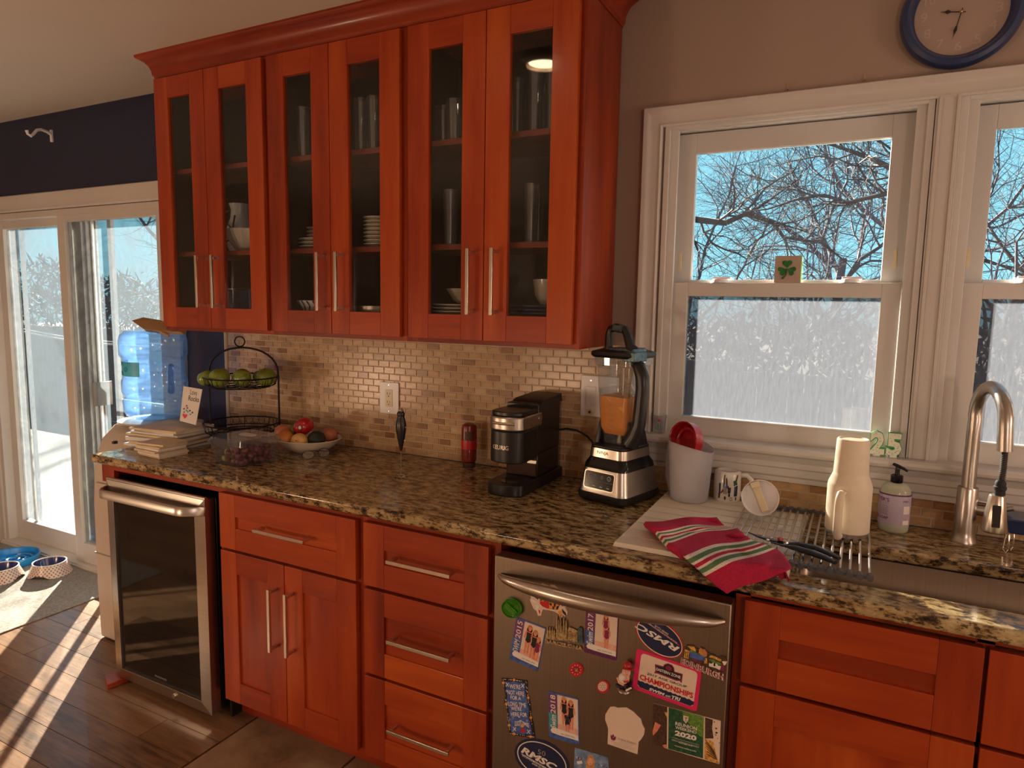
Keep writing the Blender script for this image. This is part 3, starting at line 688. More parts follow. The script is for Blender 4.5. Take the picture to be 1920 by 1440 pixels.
def hedge(label, x0, x1, y, z1, seed):
    rng = random.Random(seed); q = M()
    for _ in range(int((x1-x0)*420)):
        x = rng.uniform(x0, x1); zt = z1*(.72+.28*math.sin(x*1.3+seed)*math.sin(x*.37))+.3*rng.random(); z = -.6+(zt+.6)*rng.random()**.7
        p = Vector((x, y+rng.uniform(-.5, .5), z)); d_ = Vector((rng.gauss(0, .6), rng.gauss(0, .5), rng.gauss(.5, .6))).normalized()*rng.uniform(.15, .42); s_ = Vector((rng.gauss(0, 1), rng.gauss(0, .4), rng.gauss(0, .5))).normalized()*.035
        q.add([p-s_, p+s_, p+d_*.6+s_*.8, p+d_, p+d_*.6-s_*.8], [(0, 1, 2, 3, 4)])
    o = q.build('hedgerow', 'evergreen', loc=((x0+x1)/2, y, -.7), smooth=0); return tag(o, label, 'hedge', kind='stuff')
hedge('dark hedgerow behind the fence, below the skyline of the kitchen windows', -9, 7, 9.5, 1.75, 3)
hedge('tall dark hedgerow behind the fence seen through the patio door', -26, -10, 9.0, 2.5, 5)
t_ = thing('dry_weeds', 'pale dry seed heads standing outside the right window', 'weeds', (1.6, 1.2, -.7))
q = M(); rng = random.Random(9)
for _ in range(16):
    x = rng.uniform(1.35, 1.95); y = rng.uniform(.9, 1.5); p = Vector((x, y, -.7)); tp = Vector((x+rng.uniform(-.25, .1), y, rng.uniform(1.0, 1.28)))
    q.tube([p, (p+tp)/2+Vector((.03, 0, 0)), tp], [.003, .002, .0015], 4); q.ball(tp, .010, 8, sz=1.3)
q.build('stalks', 'dry_grass', t_)
# ================================================================ cabinets
SW = .077
def shaker(parent, x0, x1, z0, z1, yf, kind='panel', th_=.019, name='door', sw=SW, seed=0, ystep=0):
    """five-piece front: two stiles and two rails of their own grain, a recessed panel or a glass pane as child"""
    rr = random.Random(seed+int(x0*1000)+int(z0*977))
    b = M()
    if x1-x0 < .34 and kind == 'panel': sw_ = sw
    else: sw_ = sw
    b.box(x0, x0+sw_, yf, yf+th_, z0, z1, 0, rr.random()); b.box(x1-sw_, x1, yf, yf+th_, z0, z1, 0, rr.random())
    b.box(x0+sw_+.0002, x1-sw_-.0002, yf+.0003, yf+th_, z0, z0+sw, 1, rr.random()); b.box(x0+sw_+.0002, x1-sw_-.0002, yf+.0003, yf+th_, z1-sw, z1, 1, rr.random())
    d = b.build(name, ['cherry_upright', 'cherry_level'], parent, smooth=0, bevel=.0012)
    q = M()
    if kind == 'panel':
        wide = name == 'drawer'
        q.box(x0+sw_-.004, x1-sw_+.004, yf+.008, yf+.015, z0+sw-.004, z1-sw+.004, 0, rr.random()); q.build('panel', 'cherry_level' if wide else 'cherry_upright', d, smooth=0)
    else:
        q.box(x0+sw_-.004, x1-sw_+.004, yf+.008, yf+.011, z0+sw-.004, z1-sw+.004); q.build('glass_pane', 'cabinet_glass', d, smooth=0)
    return d
def pull(parent, p0, p1, yf, out=.033):
    """bar handle with two posts"""
    p0, p1 = Vector(p0), Vector(p1); d = (p1-p0).normalized(); q = M()
    vert = abs(d.z) > .5; a = .0055
    if vert: q.prism(rrect(-a, a, p0.z, p1.z, .002), (p0.x, yf-out, 0), (1, 0, 0), (0, 0, 1), .009)
    else: q.prism(rrect(p0.x, p1.x, -a, a, .002), (0, yf-out, p0.z), (1, 0, 0), (0, 0, 1), .009)
    for e in (p0+d*.010, p1-d*.010): q.box(e.x-.005, e.x+.005, yf-out, yf, e.z-.005, e.z+.005)
    return q.build('handle', 'nickel', parent, bevel=.001)
yd, yb = -.63, -.61
def base_cab(name, label, x0, x1, group=None):
    t_ = thing(name, label, 'cabinet', ((x0+x1)/2, -.3, 0)); return t_
def carcass(t_, x0, x1, rails=(), mid=None, z1=.8795, z0=.10):
    b = M(); fw = .016
    b.box(x0, x0+.016, yb+.019, -.02, z0, z1); b.box(x1-.016, x1, yb+.019, -.02, z0, z1); b.box(x0+.016, x1-.016, yb+.019, -.02, z0, z0+.016); b.box(x0+.016, x1-.016, -.026, -.02, z0, z1); b.box(x0+.016, x1-.016, yb+.03, yb+.034, z0+.016, z1-.002)
    b.build('carcass', 'cherry_upright', t_, smooth=0)
    b = M(); b.box(x0, x0+.032, yb, yb+.019, z0, z1); b.box(x1-.032, x1, yb, yb+.019, z0, z1)
    b.box(x0+.032, x1-.032, yb, yb+.019, z1-.035, z1, 1)
    for r_ in rails: b.box(x0+.032, x1-.032, yb, yb+.019, r_-.016, r_+.016, 1)
    b.build('face_frame', ['cherry_upright', 'cherry_level'], t_, smooth=0)
    b = M(); b.box(x0, x1, -.545, -.53, 0, z0); b.build('toe_kick', 'cherry_level', t_, smooth=0)
t_ = base_cab('base_cabinet', 'cherry base cabinet with one drawer over two doors, right of the glass-fronted fridge', -1.127, -.4915)
carcass(t_, -1.127, -.4915, (.657,))
d = shaker(t_, -1.109, -.507, .664, .8585, yd, name='drawer'); pull(d, (-.905, 0, .768), (-.683, 0, .768), yd)
d = shaker(t_, -1.109, -.8095, .1002, .654, yd); pull(d, (-.842, 0, .362), (-.842, 0, .578), yd)
d = shaker(t_, -.8065, -.507, .1002, .654, yd); pull(d, (-.768, 0, .362), (-.768, 0, .578), yd)
t_ = base_cab('drawer_cabinet', 'cherry cabinet of three stacked drawers with bar pulls beside the dishwasher', -.4915, -.012)
carcass(t_, -.4915, -.012, (.655, .3725))
for (z0, z1, hz) in ((.6601, .8585, .768), (.3775, .6498, .522), (.100, .3676, .238)):
    d = shaker(t_, -.4763, -.0404, z0, z1, yd, name='drawer'); pull(d, (-.361, 0, hz), (-.141, 0, hz), yd)
t_ = base_cab('sink_cabinet', 'cherry sink cabinet with plain fronts right of the dishwasher', .608, 1.60)
carcass(t_, .608, 1.60, (.655,), z1=.66)
b = M(); b.box(.608, .640, yb, yb+.019, .66, .8795); b.box(1.568, 1.60, yb, yb+.019, .66, .8795); b.box(.608, 1.60, yb, yb+.019, .862, .8795); b.box(1.075, 1.105, yb, yb+.019, .66, .87); b.build('apron_frame', 'cherry_upright', t_, smooth=0)
for x0, x1 in ((.6306, 1.0862), (1.0945, 1.560)):
    shaker(t_, x0, x1, .6595, .8585, yd, name='drawer'); shaker(t_, x0, x1, .100, .6495, yd)
# filler and rail framing the fridge bay
t_ = thing('fridge_bay_frame', 'cherry filler panel and rail framing the top of the glass-door fridge bay', 'cabinet', (-1.46, -.6, 0))
b = M(); b.box(-1.797, -1.722, yb, yb+.019, .80, .8795); b.box(-1.774, -1.722, yb, yb+.019, .02, .80); b.build('filler', 'cherry_upright', t_, smooth=0)
b = M(); b.box(-1.722, -1.127, yb, yb+.019, .852, .8795); b.build('rail', 'cherry_level', t_, smooth=0)
b = M(); b.box(-1.783, -1.766, yb+.019, -.02, .0, .8795); b.build('end_panel', 'cherry_upright', t_, smooth=0)
b = M(); b.box(-1.137, -1.127, yb+.021, -.02, .0, .8795); b.build('side_panel', 'recess_black', t_, smooth=0)
# ---------------------------------------------------------------- wall cabinets
yu, ybx = -.3256, -.3174+.012
def wall_cab(label, x0, x1, d0, dm, d1, hx):
    t_ = thing('wall_cabinet', label, 'cabinet', ((x0+x1)/2, -.15, 1.389)); z0, z1 = 1.3887, 2.405; tk = .018
    b = M(); b.box(x0, x0+tk, ybx+.0, -.008, z0, z1); b.box(x1-tk, x1, ybx, -.008, z0, z1)
    b.box(x0+tk, x1-tk, ybx+.019, -.008, z0+.003, z0+.020); b.box(x0+tk, x1-tk, ybx+.019, -.008, z1-.018, z1); b.build('carcass', 'cherry_deep', t_, smooth=0, bevel=.0006)
    b = M(); b.box(x0+tk, x1-tk, -.016, -.009, z0+.02, z1-.018); b.build('back_panel', 'cabinet_shade', t_, smooth=0)
    b = M(); b.box(x0+tk, x0+tk+.026, ybx, ybx+.019, z0, z1); b.box(x1-tk-.026, x1-tk, ybx, ybx+.019, z0, z1); b.box(x0+tk+.026, x1-tk-.026, ybx, ybx+.019, z0, z0+.040, 1); b.box(x0+tk+.026, x1-tk-.026, ybx, ybx+.019, z1-.045, z1, 1)
    b.build('face_frame', ['cherry_upright', 'cherry_level'], t_, smooth=0)
    b = M(); b.box(x0+tk, x0+tk+.001, ybx+.02, -.017, z0+.021, z1-.019); b.box(x1-tk-.001, x1-tk, ybx+.02, -.017, z0+.021, z1-.019); b.box(x0+tk, x1-tk, ybx+.02, -.017, z0+.0202, z0+.021); b.build('shade_liner', 'cabinet_shade', t_, smooth=0)  # thin dark sheets added over the inner faces to paint in the interior shade
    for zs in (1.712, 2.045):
        b = M(); b.box(x0+tk+.0005, x1-tk-.0005, ybx+.022, -.018, zs-.018, zs); b.build('shelf', 'cherry_shaded', t_, smooth=0)
    for (a, c, h) in ((d0, dm-.0015, hx[0]), (dm+.0015, d1, hx[1])):
        d = shaker(t_, a, c, 1.4033, 2.3968, yu, 'glass', sw=.081); pull(d, (h, 0, 1.485), (h, 0, 1.690), yu)
    return t_
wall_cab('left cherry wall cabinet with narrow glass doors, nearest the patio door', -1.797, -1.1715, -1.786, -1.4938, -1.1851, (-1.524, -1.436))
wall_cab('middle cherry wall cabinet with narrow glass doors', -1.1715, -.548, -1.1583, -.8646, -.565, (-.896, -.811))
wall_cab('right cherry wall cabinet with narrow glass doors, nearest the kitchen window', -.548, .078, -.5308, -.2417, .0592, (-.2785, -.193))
# crown moulding wrapped round the front and both ends
cr_ = [(-.001, 0), (.003, 0), (.004, .006), (.009, .012), (.011, .028), (.017, .044), (.028, .058), (.043, .068), (.050, .071), (.054, .076), (.054, .0835), (-.001, .0835)]
pth = [(-1.797, -.008), (-1.797, ybx-.001), (.078, ybx-.001), (.078, -.008)]; nrm = [(-1, 0), (-1, -1), (1, -1), (1, 0)]
b = M(); rows = [[(p[0]+n_[0]*o_, p[1]+n_[1]*o_, 2.4052+h) for o_, h in cr_] for p, n_ in zip(pth, nrm)]
vs = [v for r_ in rows for v in r_]; k = len(cr_)
b.add(vs, [(i*k+j, i*k+(j+1) % k, (i+1)*k+(j+1) % k, (i+1)*k+j) for i in range(3) for j in range(k)]+[tuple(range(k)), tuple(3*k+j for j in range(k))])
tag(b.build('crown_moulding', 'cherry_level', loc=(-.86, -.3, 2.405), smooth=30), 'curved cherry crown moulding running along the top of the wall cabinets', 'moulding')
# ---------------------------------------------------------------- cabinet contents
def lathe_thing(name, label, cat, x, y, z, prof, mat, n=24, group=None, **k):
    b = M(); b.lathe(prof, (x, y, z), n, **k); o = b.build(name, mat, loc=(x, y, z)); return tag(o, label, cat, group)
gl_ = [(.001, .002), (.026, .002), (.030, .06), (.033, .13), (.031, .13), (.028, .06), (.024, .008), (.001, .008)]
tl_ = [(.001, .002), (.020, .002), (.023, .09), (.027, .18), (.025, .18), (.021, .09), (.018, .008), (.001, .008)]
gobj = None
GL = [(-1.065, -.24), (-.795, -.24), (-.735, -.24), (-.403, -.24), (-.452, -.24), (-.114, -.24), (-.147, -.24), (-.087, -.24), (-.420, -.24), (-.122, -.24), (-.078, -.24)]
def glass(label, x, y, z, prof, grp=None):
    return lathe_thing('drinking_glass', label, 'glass', x, y, z, prof, 'jar_glass', 16, grp)
def put(lb, x_, y_, z_, pf): glass(lb, x_, y_, z_, pf)
put('tall glass on the top shelf of the middle cabinet, left door, in front', *GL[0], 2.046, tl_)
put('tall glass on the top shelf of the middle cabinet, left door, behind', GL[0][0]-.05, -.12, 2.046, tl_)
put('front tall glass on the top shelf behind the middle cabinet right door', *GL[1], 2.046, tl_)
put('rear tall glass on the top shelf behind the middle cabinet right door', GL[1][0]-.045, -.13, 2.046, tl_)
put('right-hand tall glass on the top shelf behind the middle cabinet right door', *GL[2], 2.046, tl_)
put('right-hand short glass on the top shelf behind the right cabinet left door', *GL[3], 2.046, gl_)
put('left short glass on the top shelf behind the right cabinet left door', GL[4][0]-.03, -.19, 2.046, gl_)
put('rear short glass on the top shelf behind the right cabinet left door', GL[3][0]-.03, -.12, 2.046, gl_)
put('front tall glass on the top shelf behind the rightmost door', *GL[5], 2.046, tl_)
put('left tall glass on the top shelf behind the rightmost door', GL[6][0]-.05, -.20, 2.046, tl_)
put('right tall glass on the top shelf behind the rightmost door', GL[7][0]+.028, -.23, 2.046, tl_)
put('rear tall glass on the top shelf behind the rightmost door', GL[7][0]-.06, -.10, 2.046, tl_)
put('single tall glass on the middle shelf behind the right cabinet left door', *GL[8], 1.713, tl_)
put('left glass on the middle shelf behind the rightmost door', *GL[9], 1.713, tl_)
put('right glass on the middle shelf behind the rightmost door', GL[10][0]+.03, -.20, 1.713, tl_)
put('rear glass on the middle shelf behind the rightmost door', GL[9][0]-.03, -.12, 1.713, tl_)
def plates(n, x, y, z, r, mat, label, grp, dz=.0115, name='plate'):
    pf = [(.001, .001), (r*.6, .001), (r*.68, .004), (r, .012), (r, .015), (r*.66, .007), (r*.6, .004), (.001, .004)]
    o = None
    for i in range(n):
        wh = 'lowest' if i == 0 else 'topmost' if i == n-1 else ('second', 'third', 'fourth', 'fifth', 'sixth', 'seventh', 'eighth')[i-1]+' from below'
        if o is None: o = lathe_thing(name, label+', '+wh, name, x, y, z, pf, mat, 32, grp)
        else: c = o.copy(); C.objects.link(c); c.location = (x, y, z+i*dz); c['label'] = label+', '+wh
plates(9, -.422, -.155, 1.410, .105, 'cream_china', 'cream plate low behind the right cabinet left door', 'cream plates behind the right cabinet left door')
lathe_thing('bowl', 'cream bowl resting on the plate stack in the right cabinet', 'bowl', -.40, -.155, 1.518, [(.001, .002), (.035, .002), (.05, .012), (.078, .052), (.075, .052), (.047, .016), (.001, .006)], 'cream_china')
plates(9, -.108, -.155, 1.410, .112, 'navy_plastic', 'dark blue plate low behind the rightmost door', 'dark plates behind the rightmost door')
lathe_thing('cup', 'cream cup without handle on the dark plates behind the rightmost door', 'cup', -.094, -.160, 1.5195, [(.001, .002), (.025, .002), (.042, .03), (.050, .082), (.047, .082), (.039, .03), (.001, .008)], 'cream_china')
plates(3, -1.062, -.16, 1.713, .085, 'cream_china', 'white plate behind the middle cabinet left door', 'white plates behind the middle cabinet left door', .014)
plates(3, -1.078, -.16, 1.758, .042, 'cream_china', 'small white saucer behind the middle cabinet left door', 'saucers on the middle cabinet plates', .014, 'saucer')
plates(8, -.755, -.195, 1.713, .055, 'cream_china', 'small cream dish behind the middle cabinet right door', 'small dishes behind the middle cabinet right door', .0135, 'dish')
t_ = thing('casserole_dish', 'white lidded dish with a round knob behind the middle cabinet right door', 'dish', (-.88, -.07, 1.713))
b = M(); b.box(-.84, -.63, -.125, -.025, 1.7125, 1.765); b.build('dish', 'white_china', t_, bevel=.006); b = M(); b.box(-.838, -.72, -.12, -.03, 1.7655, 1.775); b.build('lid', 'white_china', t_, bevel=.006)
b = M(); b.ball((-.815, -.085, 1.787), .010, 12); b.build('knob', 'white_china', t_)
lathe_thing('bowl', 'black and white patterned bowl low behind the middle cabinet left door', 'bowl', -1.035, -.20, 1.466, [(.001, .002), (.04, .002), (.06, .012), (.085, .055), (.082, .055), (.057, .016), (.001, .006)], 'paper_white')
b = M()
for k in range(22):
    a = 2*PI*k/22; r0, r1 = .068, .083
    b.tube([(-1.035+r0*math.cos(a), -.20+r0*math.sin(a), 1.485), (-1.035+(r1)*math.cos(a+.14), -.20+(r1)*math.sin(a+.14), 1.502), (-1.035+(r1+.003)*math.cos(a), -.20+(r1+.003)*math.sin(a), 1.519)], .0025, 4)
b.build('zigzag_pattern', 'ink_black', bpy.data.objects['bowl.001'], smooth=0)
plates(4, -1.035, -.20, 1.410, .092, 'cream_china', 'white dinner plate under the patterned bowl', 'plates under the patterned bowl', .013, 'dinner_plate')
lathe_thing('pan', 'dull metal baking tin low behind the middle cabinet right door', 'pan', -.748, -.195, 1.410, [(.001, .002), (.085, .002), (.092, .095), (.096, .095), (.088, .0), (.001, 0)], 'steel_level', 32)
# cow jug and leaf bowl in the left cabinet
t_ = thing('ceramic_jug', 'white ceramic jug with black brushed outlines behind the left cabinet right door', 'jug', (-1.565, -.10, 1.713))
b = M(); b.lathe([(.001, 0), (.045, 0), (.062, .05), (.060, .10), (.040, .15), (.036, .185), (.044, .21), (.041, .21), (.032, .185), (.001, .18)], (-1.565, -.105, 1.7128), 24); b.build('body', 'white_china', t_)
b = M(); b.tube([(-1.6100, -.12, 1.90), (-1.6350, -.13, 1.88), (-1.6370, -.13, 1.83), (-1.6200, -.12, 1.79)], .008, 8); b.build('handle', 'ink_black', t_)
b = M(); b.tube([(-1.5850, -.168, 1.76), (-1.5970, -.160, 1.80), (-1.5800, -.163, 1.84), (-1.5550, -.165, 1.82), (-1.5500, -.172, 1.77), (-1.5850, -.168, 1.76)], .004, 6); b.tube([(-1.5350, -.158, 1.87), (-1.5450, -.16, 1.83), (-1.5350, -.165, 1.78)], .004, 6); b.build('brushed_line', 'ink_black', t_)
b = M(); cx_, cy_, cz_ = -1.425, -.205, 1.713
vs = []; nr = 36; rings = [(.02, .001), (.045, .012), (.075, .05), (.095, .088), (.090, .088), (.070, .052), (.04, .017), (.004, .010)]
for r_, z_ in rings:
    for k in range(nr): a = 2*PI*k/nr; q_ = 1+.05*math.cos(12*a); vs.append((cx_+r_*q_*math.cos(a), cy_+min(.85, 1)*r_*q_*math.sin(a)*.9, cz_+z_))
b.add(vs, [(i*nr+k, i*nr+(k+1) % nr, (i+1)*nr+(k+1) % nr, (i+1)*nr+k) for i in range(len(rings)-1) for k in range(nr)]+[tuple(range(nr))])
tag(b.build('bowl', 'cream_china', loc=(cx_, cy_, cz_)), 'ribbed cream leaf bowl in front of the brushed jug in the left cabinet', 'bowl')
t_ = thing('dark_box', 'dark tin with a pale rim low behind the left cabinet right door', 'tin', (-1.45, -.16, 1.41))
b = M(); b.box(-1.52, -1.38, -.23, -.06, 1.4095, 1.56); b.build('body', 'navy_plastic', t_, bevel=.006); b = M(); b.box(-1.522, -1.378, -.232, -.058, 1.5605, 1.565); b.build('rim', 'nickel', t_)
# ================================================================ countertop with sink cut-out
b = M()
X0, X1, Y0, Y1, Z0, Z1 = -1.8047, 1.90, -.648, -.006, .8806, .914
SXa, SXb, SYa, SYb = .728, 1.52, -.546, -.2585
r_ = .010
def slab(q, x0, x1, y0, y1): q.box(x0, x1, y0, y1, Z0, Z1)
xs = [X0, SXa, SXb, X1]; ys = [Y0, SYa, SYb, Y1]
V = {}
vs = []; fs = []
def vid(i, j, k):
    key = (i, j, k)
    if key not in V: V[key] = len(vs); vs.append((xs[i], ys[j], (Z0, Z1)[k]))
    return V[key]
for i in range(3):
    for j in range(3):
        if (i, j) == (1, 1): continue
        fs.append((vid(i,j,1), vid(i+1,j,1), vid(i+1,j+1,1), vid(i,j+1,1))); fs.append((vid(i,j,0), vid(i,j+1,0), vid(i+1,j+1,0), vid(i+1,j,0)))
def side(a, c): fs.append((vid(*a, 0), vid(*c, 0), vid(*c, 1), vid(*a, 1)))
for i in range(3): side((i, 0), (i+1, 0)); side((i+1, 3), (i, 3))
for j in range(3): side((3, j), (3, j+1)); side((0, j+1), (0, j))
side((2, 1), (1, 1)); side((1, 2), (2, 2)); side((1, 1), (1, 2)); side((2, 2), (2, 1))
b.add(vs, fs); o = b.build('countertop', 'granite', loc=(0, -.3, .914), smooth=40, bevel=.009, seg=4)
tag(o, 'speckled tan and black granite countertop over the cherry base cabinets', 'countertop')
# sink
t_ = thing('kitchen_sink', 'undermount stainless steel sink basin at the right end of the counter', 'sink', (1.12, -.40, .68))
b = M(); w_ = .004
b.prism(rrect(SXa-.003, SXb+.003, SYa-.003, SYb+.003, .04, 6), (0, 0, .680), (1, 0, 0), (0, 1, 0), .004)
po_ = rrect(SXa-.003, SXb+.003, SYa-.003, SYb+.003, .03, 6); n = len(po_)
b.add([(p[0], p[1], .684) for p in po_]+[(p[0], p[1], .880) for p in po_], [(i, (i+1) % n, n+(i+1) % n, n+i) for i in range(n)])
b.build('basin', 'steel_level', t_, solid=.002)
b = M(); b.lathe([(.0, .0), (.03, .0), (.042, .003), (.045, .003), (.045, 0)], (.96, -.40, .685), 24); b.build('drain', 'chrome', t_)
# ================================================================ dishwasher
YD = -.67
t_ = thing('dishwasher', 'stainless steel dishwasher with a bowed handle, covered in magnets', 'dishwasher', (.304, -.35, 0))
b = M(); b.box(0, .6084, YD, YD+.045, .095, .8574); b.build('door_panel', 'steel_level', t_, bevel=.003)
b = M(); b.box(-.010, .6065, YD+.047, -.03, .06, .835); b.build('tub', 'recess_black', t_, smooth=0)
b = M(); b.box(-.0115, .6075, yb+.004, yb+.017, .865, .8795); b.build('top_trim', 'cherry_level', t_, smooth=0)
b = M(); b.box(.002, .6065, -.56, -.55, .0, .09); b.build('kick_plate', 'black_plastic', t_, smooth=0)
pts = []; rs = []
h0, h1 = at(934, 1080, y=YD-.01), at(1357, 1168, y=YD-.01)
for i in range(25):
    s = i/24; x = h0.x+(h1.x-h0.x)*s; bow = math.sin(PI*s)**.55
    pts.append((x, YD-.004-.050*bow, h0.z+(h1.z-h0.z)*s-.002*bow)); rs.append(.0045+.011*min(1, bow*1.15))
b = M(); b.tube(pts, rs, 14, flat=1.25); b.build('handle', 'steel', t_)
# ================================================================ beverage fridge
t_ = thing('beverage_fridge', 'small stainless framed glass-door fridge under the left end of the counter', 'fridge', (-1.44, -.35, 0))
fx0, fx1, fz0, fz1, fy = -1.706, -1.157, .030, .828, -.655
b = M(); b.box(fx0+.008, fx1-.006, -.600, -.07, .025, .822)
b.box(fx0+.02, fx0+.05, -.59, -.55, 0, .03); b.build('cabinet', 'black_plastic', t_, bevel=.003)
def frame_ring(q, x0, x1, z0, z1, t__, y0, y1, m=0): q.box(x0, x0+t__, y0, y1, z0, z1, m); q.box(x1-t__, x1, y0, y1, z0, z1, m); q.box(x0+t__, x1-t__, y0, y1, z0, z0+t__, m); q.box(x0+t__, x1-t__, y0, y1, z1-t__, z1, m)
b = M()
T1 = .046
for (quad) in (((fx0, fz0), (fx0, fz1), (fx0+T1, fz1-T1), (fx0+T1, fz0+T1)), ((fx1, fz0), (fx1, fz1), (fx1-T1, fz1-T1), (fx1-T1, fz0+T1)), ((fx0, fz0), (fx1, fz0), (fx1-T1, fz0+T1), (fx0+T1, fz0+T1)), ((fx0, fz1), (fx1, fz1), (fx1-T1, fz1-T1), (fx0+T1, fz1-T1))):
    b.add([(quad[0][0], fy+.004, quad[0][1]), (quad[1][0], fy+.004, quad[1][1]), (quad[2][0], fy-.003, quad[2][1]), (quad[3][0], fy-.003, quad[3][1])]+[(p[0], fy+.045, p[1]) for p in quad], [(0,1,2,3), (7,6,5,4), (0,4,5,1), (1,5,6,2), (2,6,7,3), (3,7,4,0)])
dr = b.build('door', 'steel', t_, smooth=0, bevel=.001)
b = M(); b.box(fx0+T1-.002, fx1-T1+.002, fy+.006, fy+.010, fz0+T1-.002, fz1-T1+.002); b.build('glass_pane', 'dark_glass', dr, smooth=0)
pts = []; n = 26
for i in range(n+1):
    s = i/n; x = fx0-.002+(fx1-fx0+.004)*s; e_ = min(1, min(s, 1-s)/.13); bow = math.sin(PI/2*e_)
    pts.append((x, fy+.002-.060*bow, .790+.006*bow))
b = M(); vs = []
for p in pts:
    for dy, dz in ((-.004, -.017), (-.004, .010), (0, .014), (.010, .012), (.010, -.015), (0, -.019)): vs.append((p[0], p[1]+dy, p[2]+dz))
k = 6; b.add(vs, [(i*k+j, i*k+(j+1) % k, (i+1)*k+(j+1) % k, (i+1)*k+j) for i in range(n) for j in range(k)]+[tuple(range(k)), tuple(n*k+j for j in range(k))]); b.build('handle', 'steel', dr, smooth=50)
b = M(); b.tube([(fx0-.002, fy+.010, fz1+.002), (fx1+.002, fy+.010, fz1+.002)], .007, 10); b.build('top_bar', 'steel', dr)
b = M(); text_on(b, 'FRIGIDAIRE', (-1.47, fy+.0045, .092), (.068, 0, 0), (0, 0, .008)); b.build('brand_lettering', 'ink_grey', dr, smooth=0)
b = M(); b.tube([(-1.352, fy+.002, .052), (-1.352, fy-.006, .052)], .009, 12); b.build('lock', 'chrome', dr)
for zz in (.60, .455, .27): 
    b = M(); b.box(fx0+.05, fx1-.05, -.590, -.583, zz, zz+.006); b.build('shelf_edge', 'nickel', t_, smooth=0)
for k_, zz in enumerate((.385, .165)):
    b = M(); b.box(fx0+.05, fx1-.05, -.592, -.584, zz, zz+.014); b.build('shelf_edge', 'slat_wood', t_, smooth=0)
for (u_, v_, mt_, nm) in ((356, 990, 'red_plastic', 'red bottle cap inside the fridge top right'), (365, 1003, 'pewter', 'dull bottle cap below the red one inside the fridge')):
    p = at(u_, v_, y=-.63); b = M(); b.tube([(p.x, -.628, p.z), (p.x, -.605, p.z)], .013 if 'red' in mt_ else .011, 16); tag(b.build('bottle_cap', mt_, loc=p), nm, 'bottle')
for (x_, z_, l_) in ((-1.44, .545, 'left wine bottle lying on the fridge shelf'), (-1.29, .535, 'right wine bottle lying on the fridge shelf')):
    b = M(); b.tube([(x_, -.602, z_), (x_, -.604, z_), (x_, -.618, z_), (x_, -.632, z_)], [.036, .036, .015, .014], 18); tag(b.build('wine_bottle', 'jar_glass', loc=(x_, -.6, z_)), l_, 'bottle')
b = M(); b.add([(-1.775, -.66, .001), (-1.69, -.70, .001), (-1.67, -.63, .001), (-1.73, -.60, .001), (-1.775, -.66, .016), (-1.69, -.70, .020), (-1.67, -.63, .026), (-1.73, -.60, .026)], [(3,2,1,0), (4,5,6,7), (0,1,5,4), (1,2,6,5), (2,3,7,6), (3,0,4,7)])
tag(b.build('wood_wedge', 'cherry_level', loc=(-1.72, -.65, 0), bevel=.002), 'small reddish wood wedge under the fridge left corner', 'wedge')
# ================================================================ outlet and switch
t_ = thing('wall_outlet', 'white double power outlet in the tiled backsplash', 'outlet', (-.853, 0, 1.135))
b = M(); b.prism(rrect(-.8995, -.806, 1.0705, 1.1995, .004), (0, -.0055, 0), (1, 0, 0), (0, 0, 1), .005); b.build('cover_plate', 'white_plastic', t_, bevel=.0015)
b = M(); b.prism(rrect(-.871, -.836, 1.100, 1.170, .003), (0, -.0107, 0), (1, 0, 0), (0, 0, 1), .0015); fc = b.build('receptacle', 'cream_plastic', t_)
b = M()
for z_ in (1.153, 1.119):
    b.box(-.861, -.859, -.0126, -.0123, z_-.004, z_+.005); b.box(-.849, -.847, -.0126, -.0123, z_-.004, z_+.004); b.tube([(-.854, -.0123, z_-.010), (-.854, -.0126, z_-.010)], .0025, 8)
b.build('slots', 'ink_black', fc, smooth=0)
b = M()
for z_ in (1.188, 1.082): b.tube([(-.853, -.0107, z_), (-.853, -.0118, z_)], .0028, 8)
b.build('screw', 'nickel', t_)
t_ = thing('light_switch', 'white rocker switch plate with an outlet, behind the blender', 'switch', (.04, 0, 1.21))
b = M(); b.prism(rrect(-.0265, .110, 1.139, 1.281, .004), (0, -.0055, 0), (1, 0, 0), (0, 0, 1), .005); b.build('cover_plate', 'white_plastic', t_, bevel=.0015)
for x_ in (-.005, .058): b = M(); b.box(x_, x_+.034, -.0135, -.0107, 1.177, 1.243); b.build('rocker', 'white_plastic', t_, bevel=.001)
b = M(); b.tube([(.012, -.0107, 1.156), (.012, -.020, 1.156)], .012, 16); b.tube([(.012, -.020, 1.156), (.012, -.0225, 1.156)], .005, 8, m=1); b.build('knob', ['cream_plastic', 'ink_brown'], t_)
b = M(); b.tube([(.010, -.0107, 1.264), (.010, -.0118, 1.264)], .0028, 8); b.build('screw', 'nickel', t_)
# flush ceiling lamp (its reflection shows in the rightmost cabinet door)
t_ = thing('ceiling_lamp', 'small round flush ceiling lamp seen reflected in the rightmost cabinet glass', 'lamp', (-.365, -.985, ZC))
b = M(); b.lathe([(.075, 0), (.095, -.004), (.095, -.02), (.078, -.03), (.070, -.03)], (-.365, -.985, ZC), 32); b.build('trim_ring', 'trim_ring', t_)
b = M(); b.lathe([(.072, -.006), (.060, -.020), (.03, -.030), (.001, -.033)], (-.365, -.985, ZC), 32); b.build('bulb', 'lamp_glass', t_)
# ================================================================ counter things, left to right
CT = .914
rg = random.Random(5)
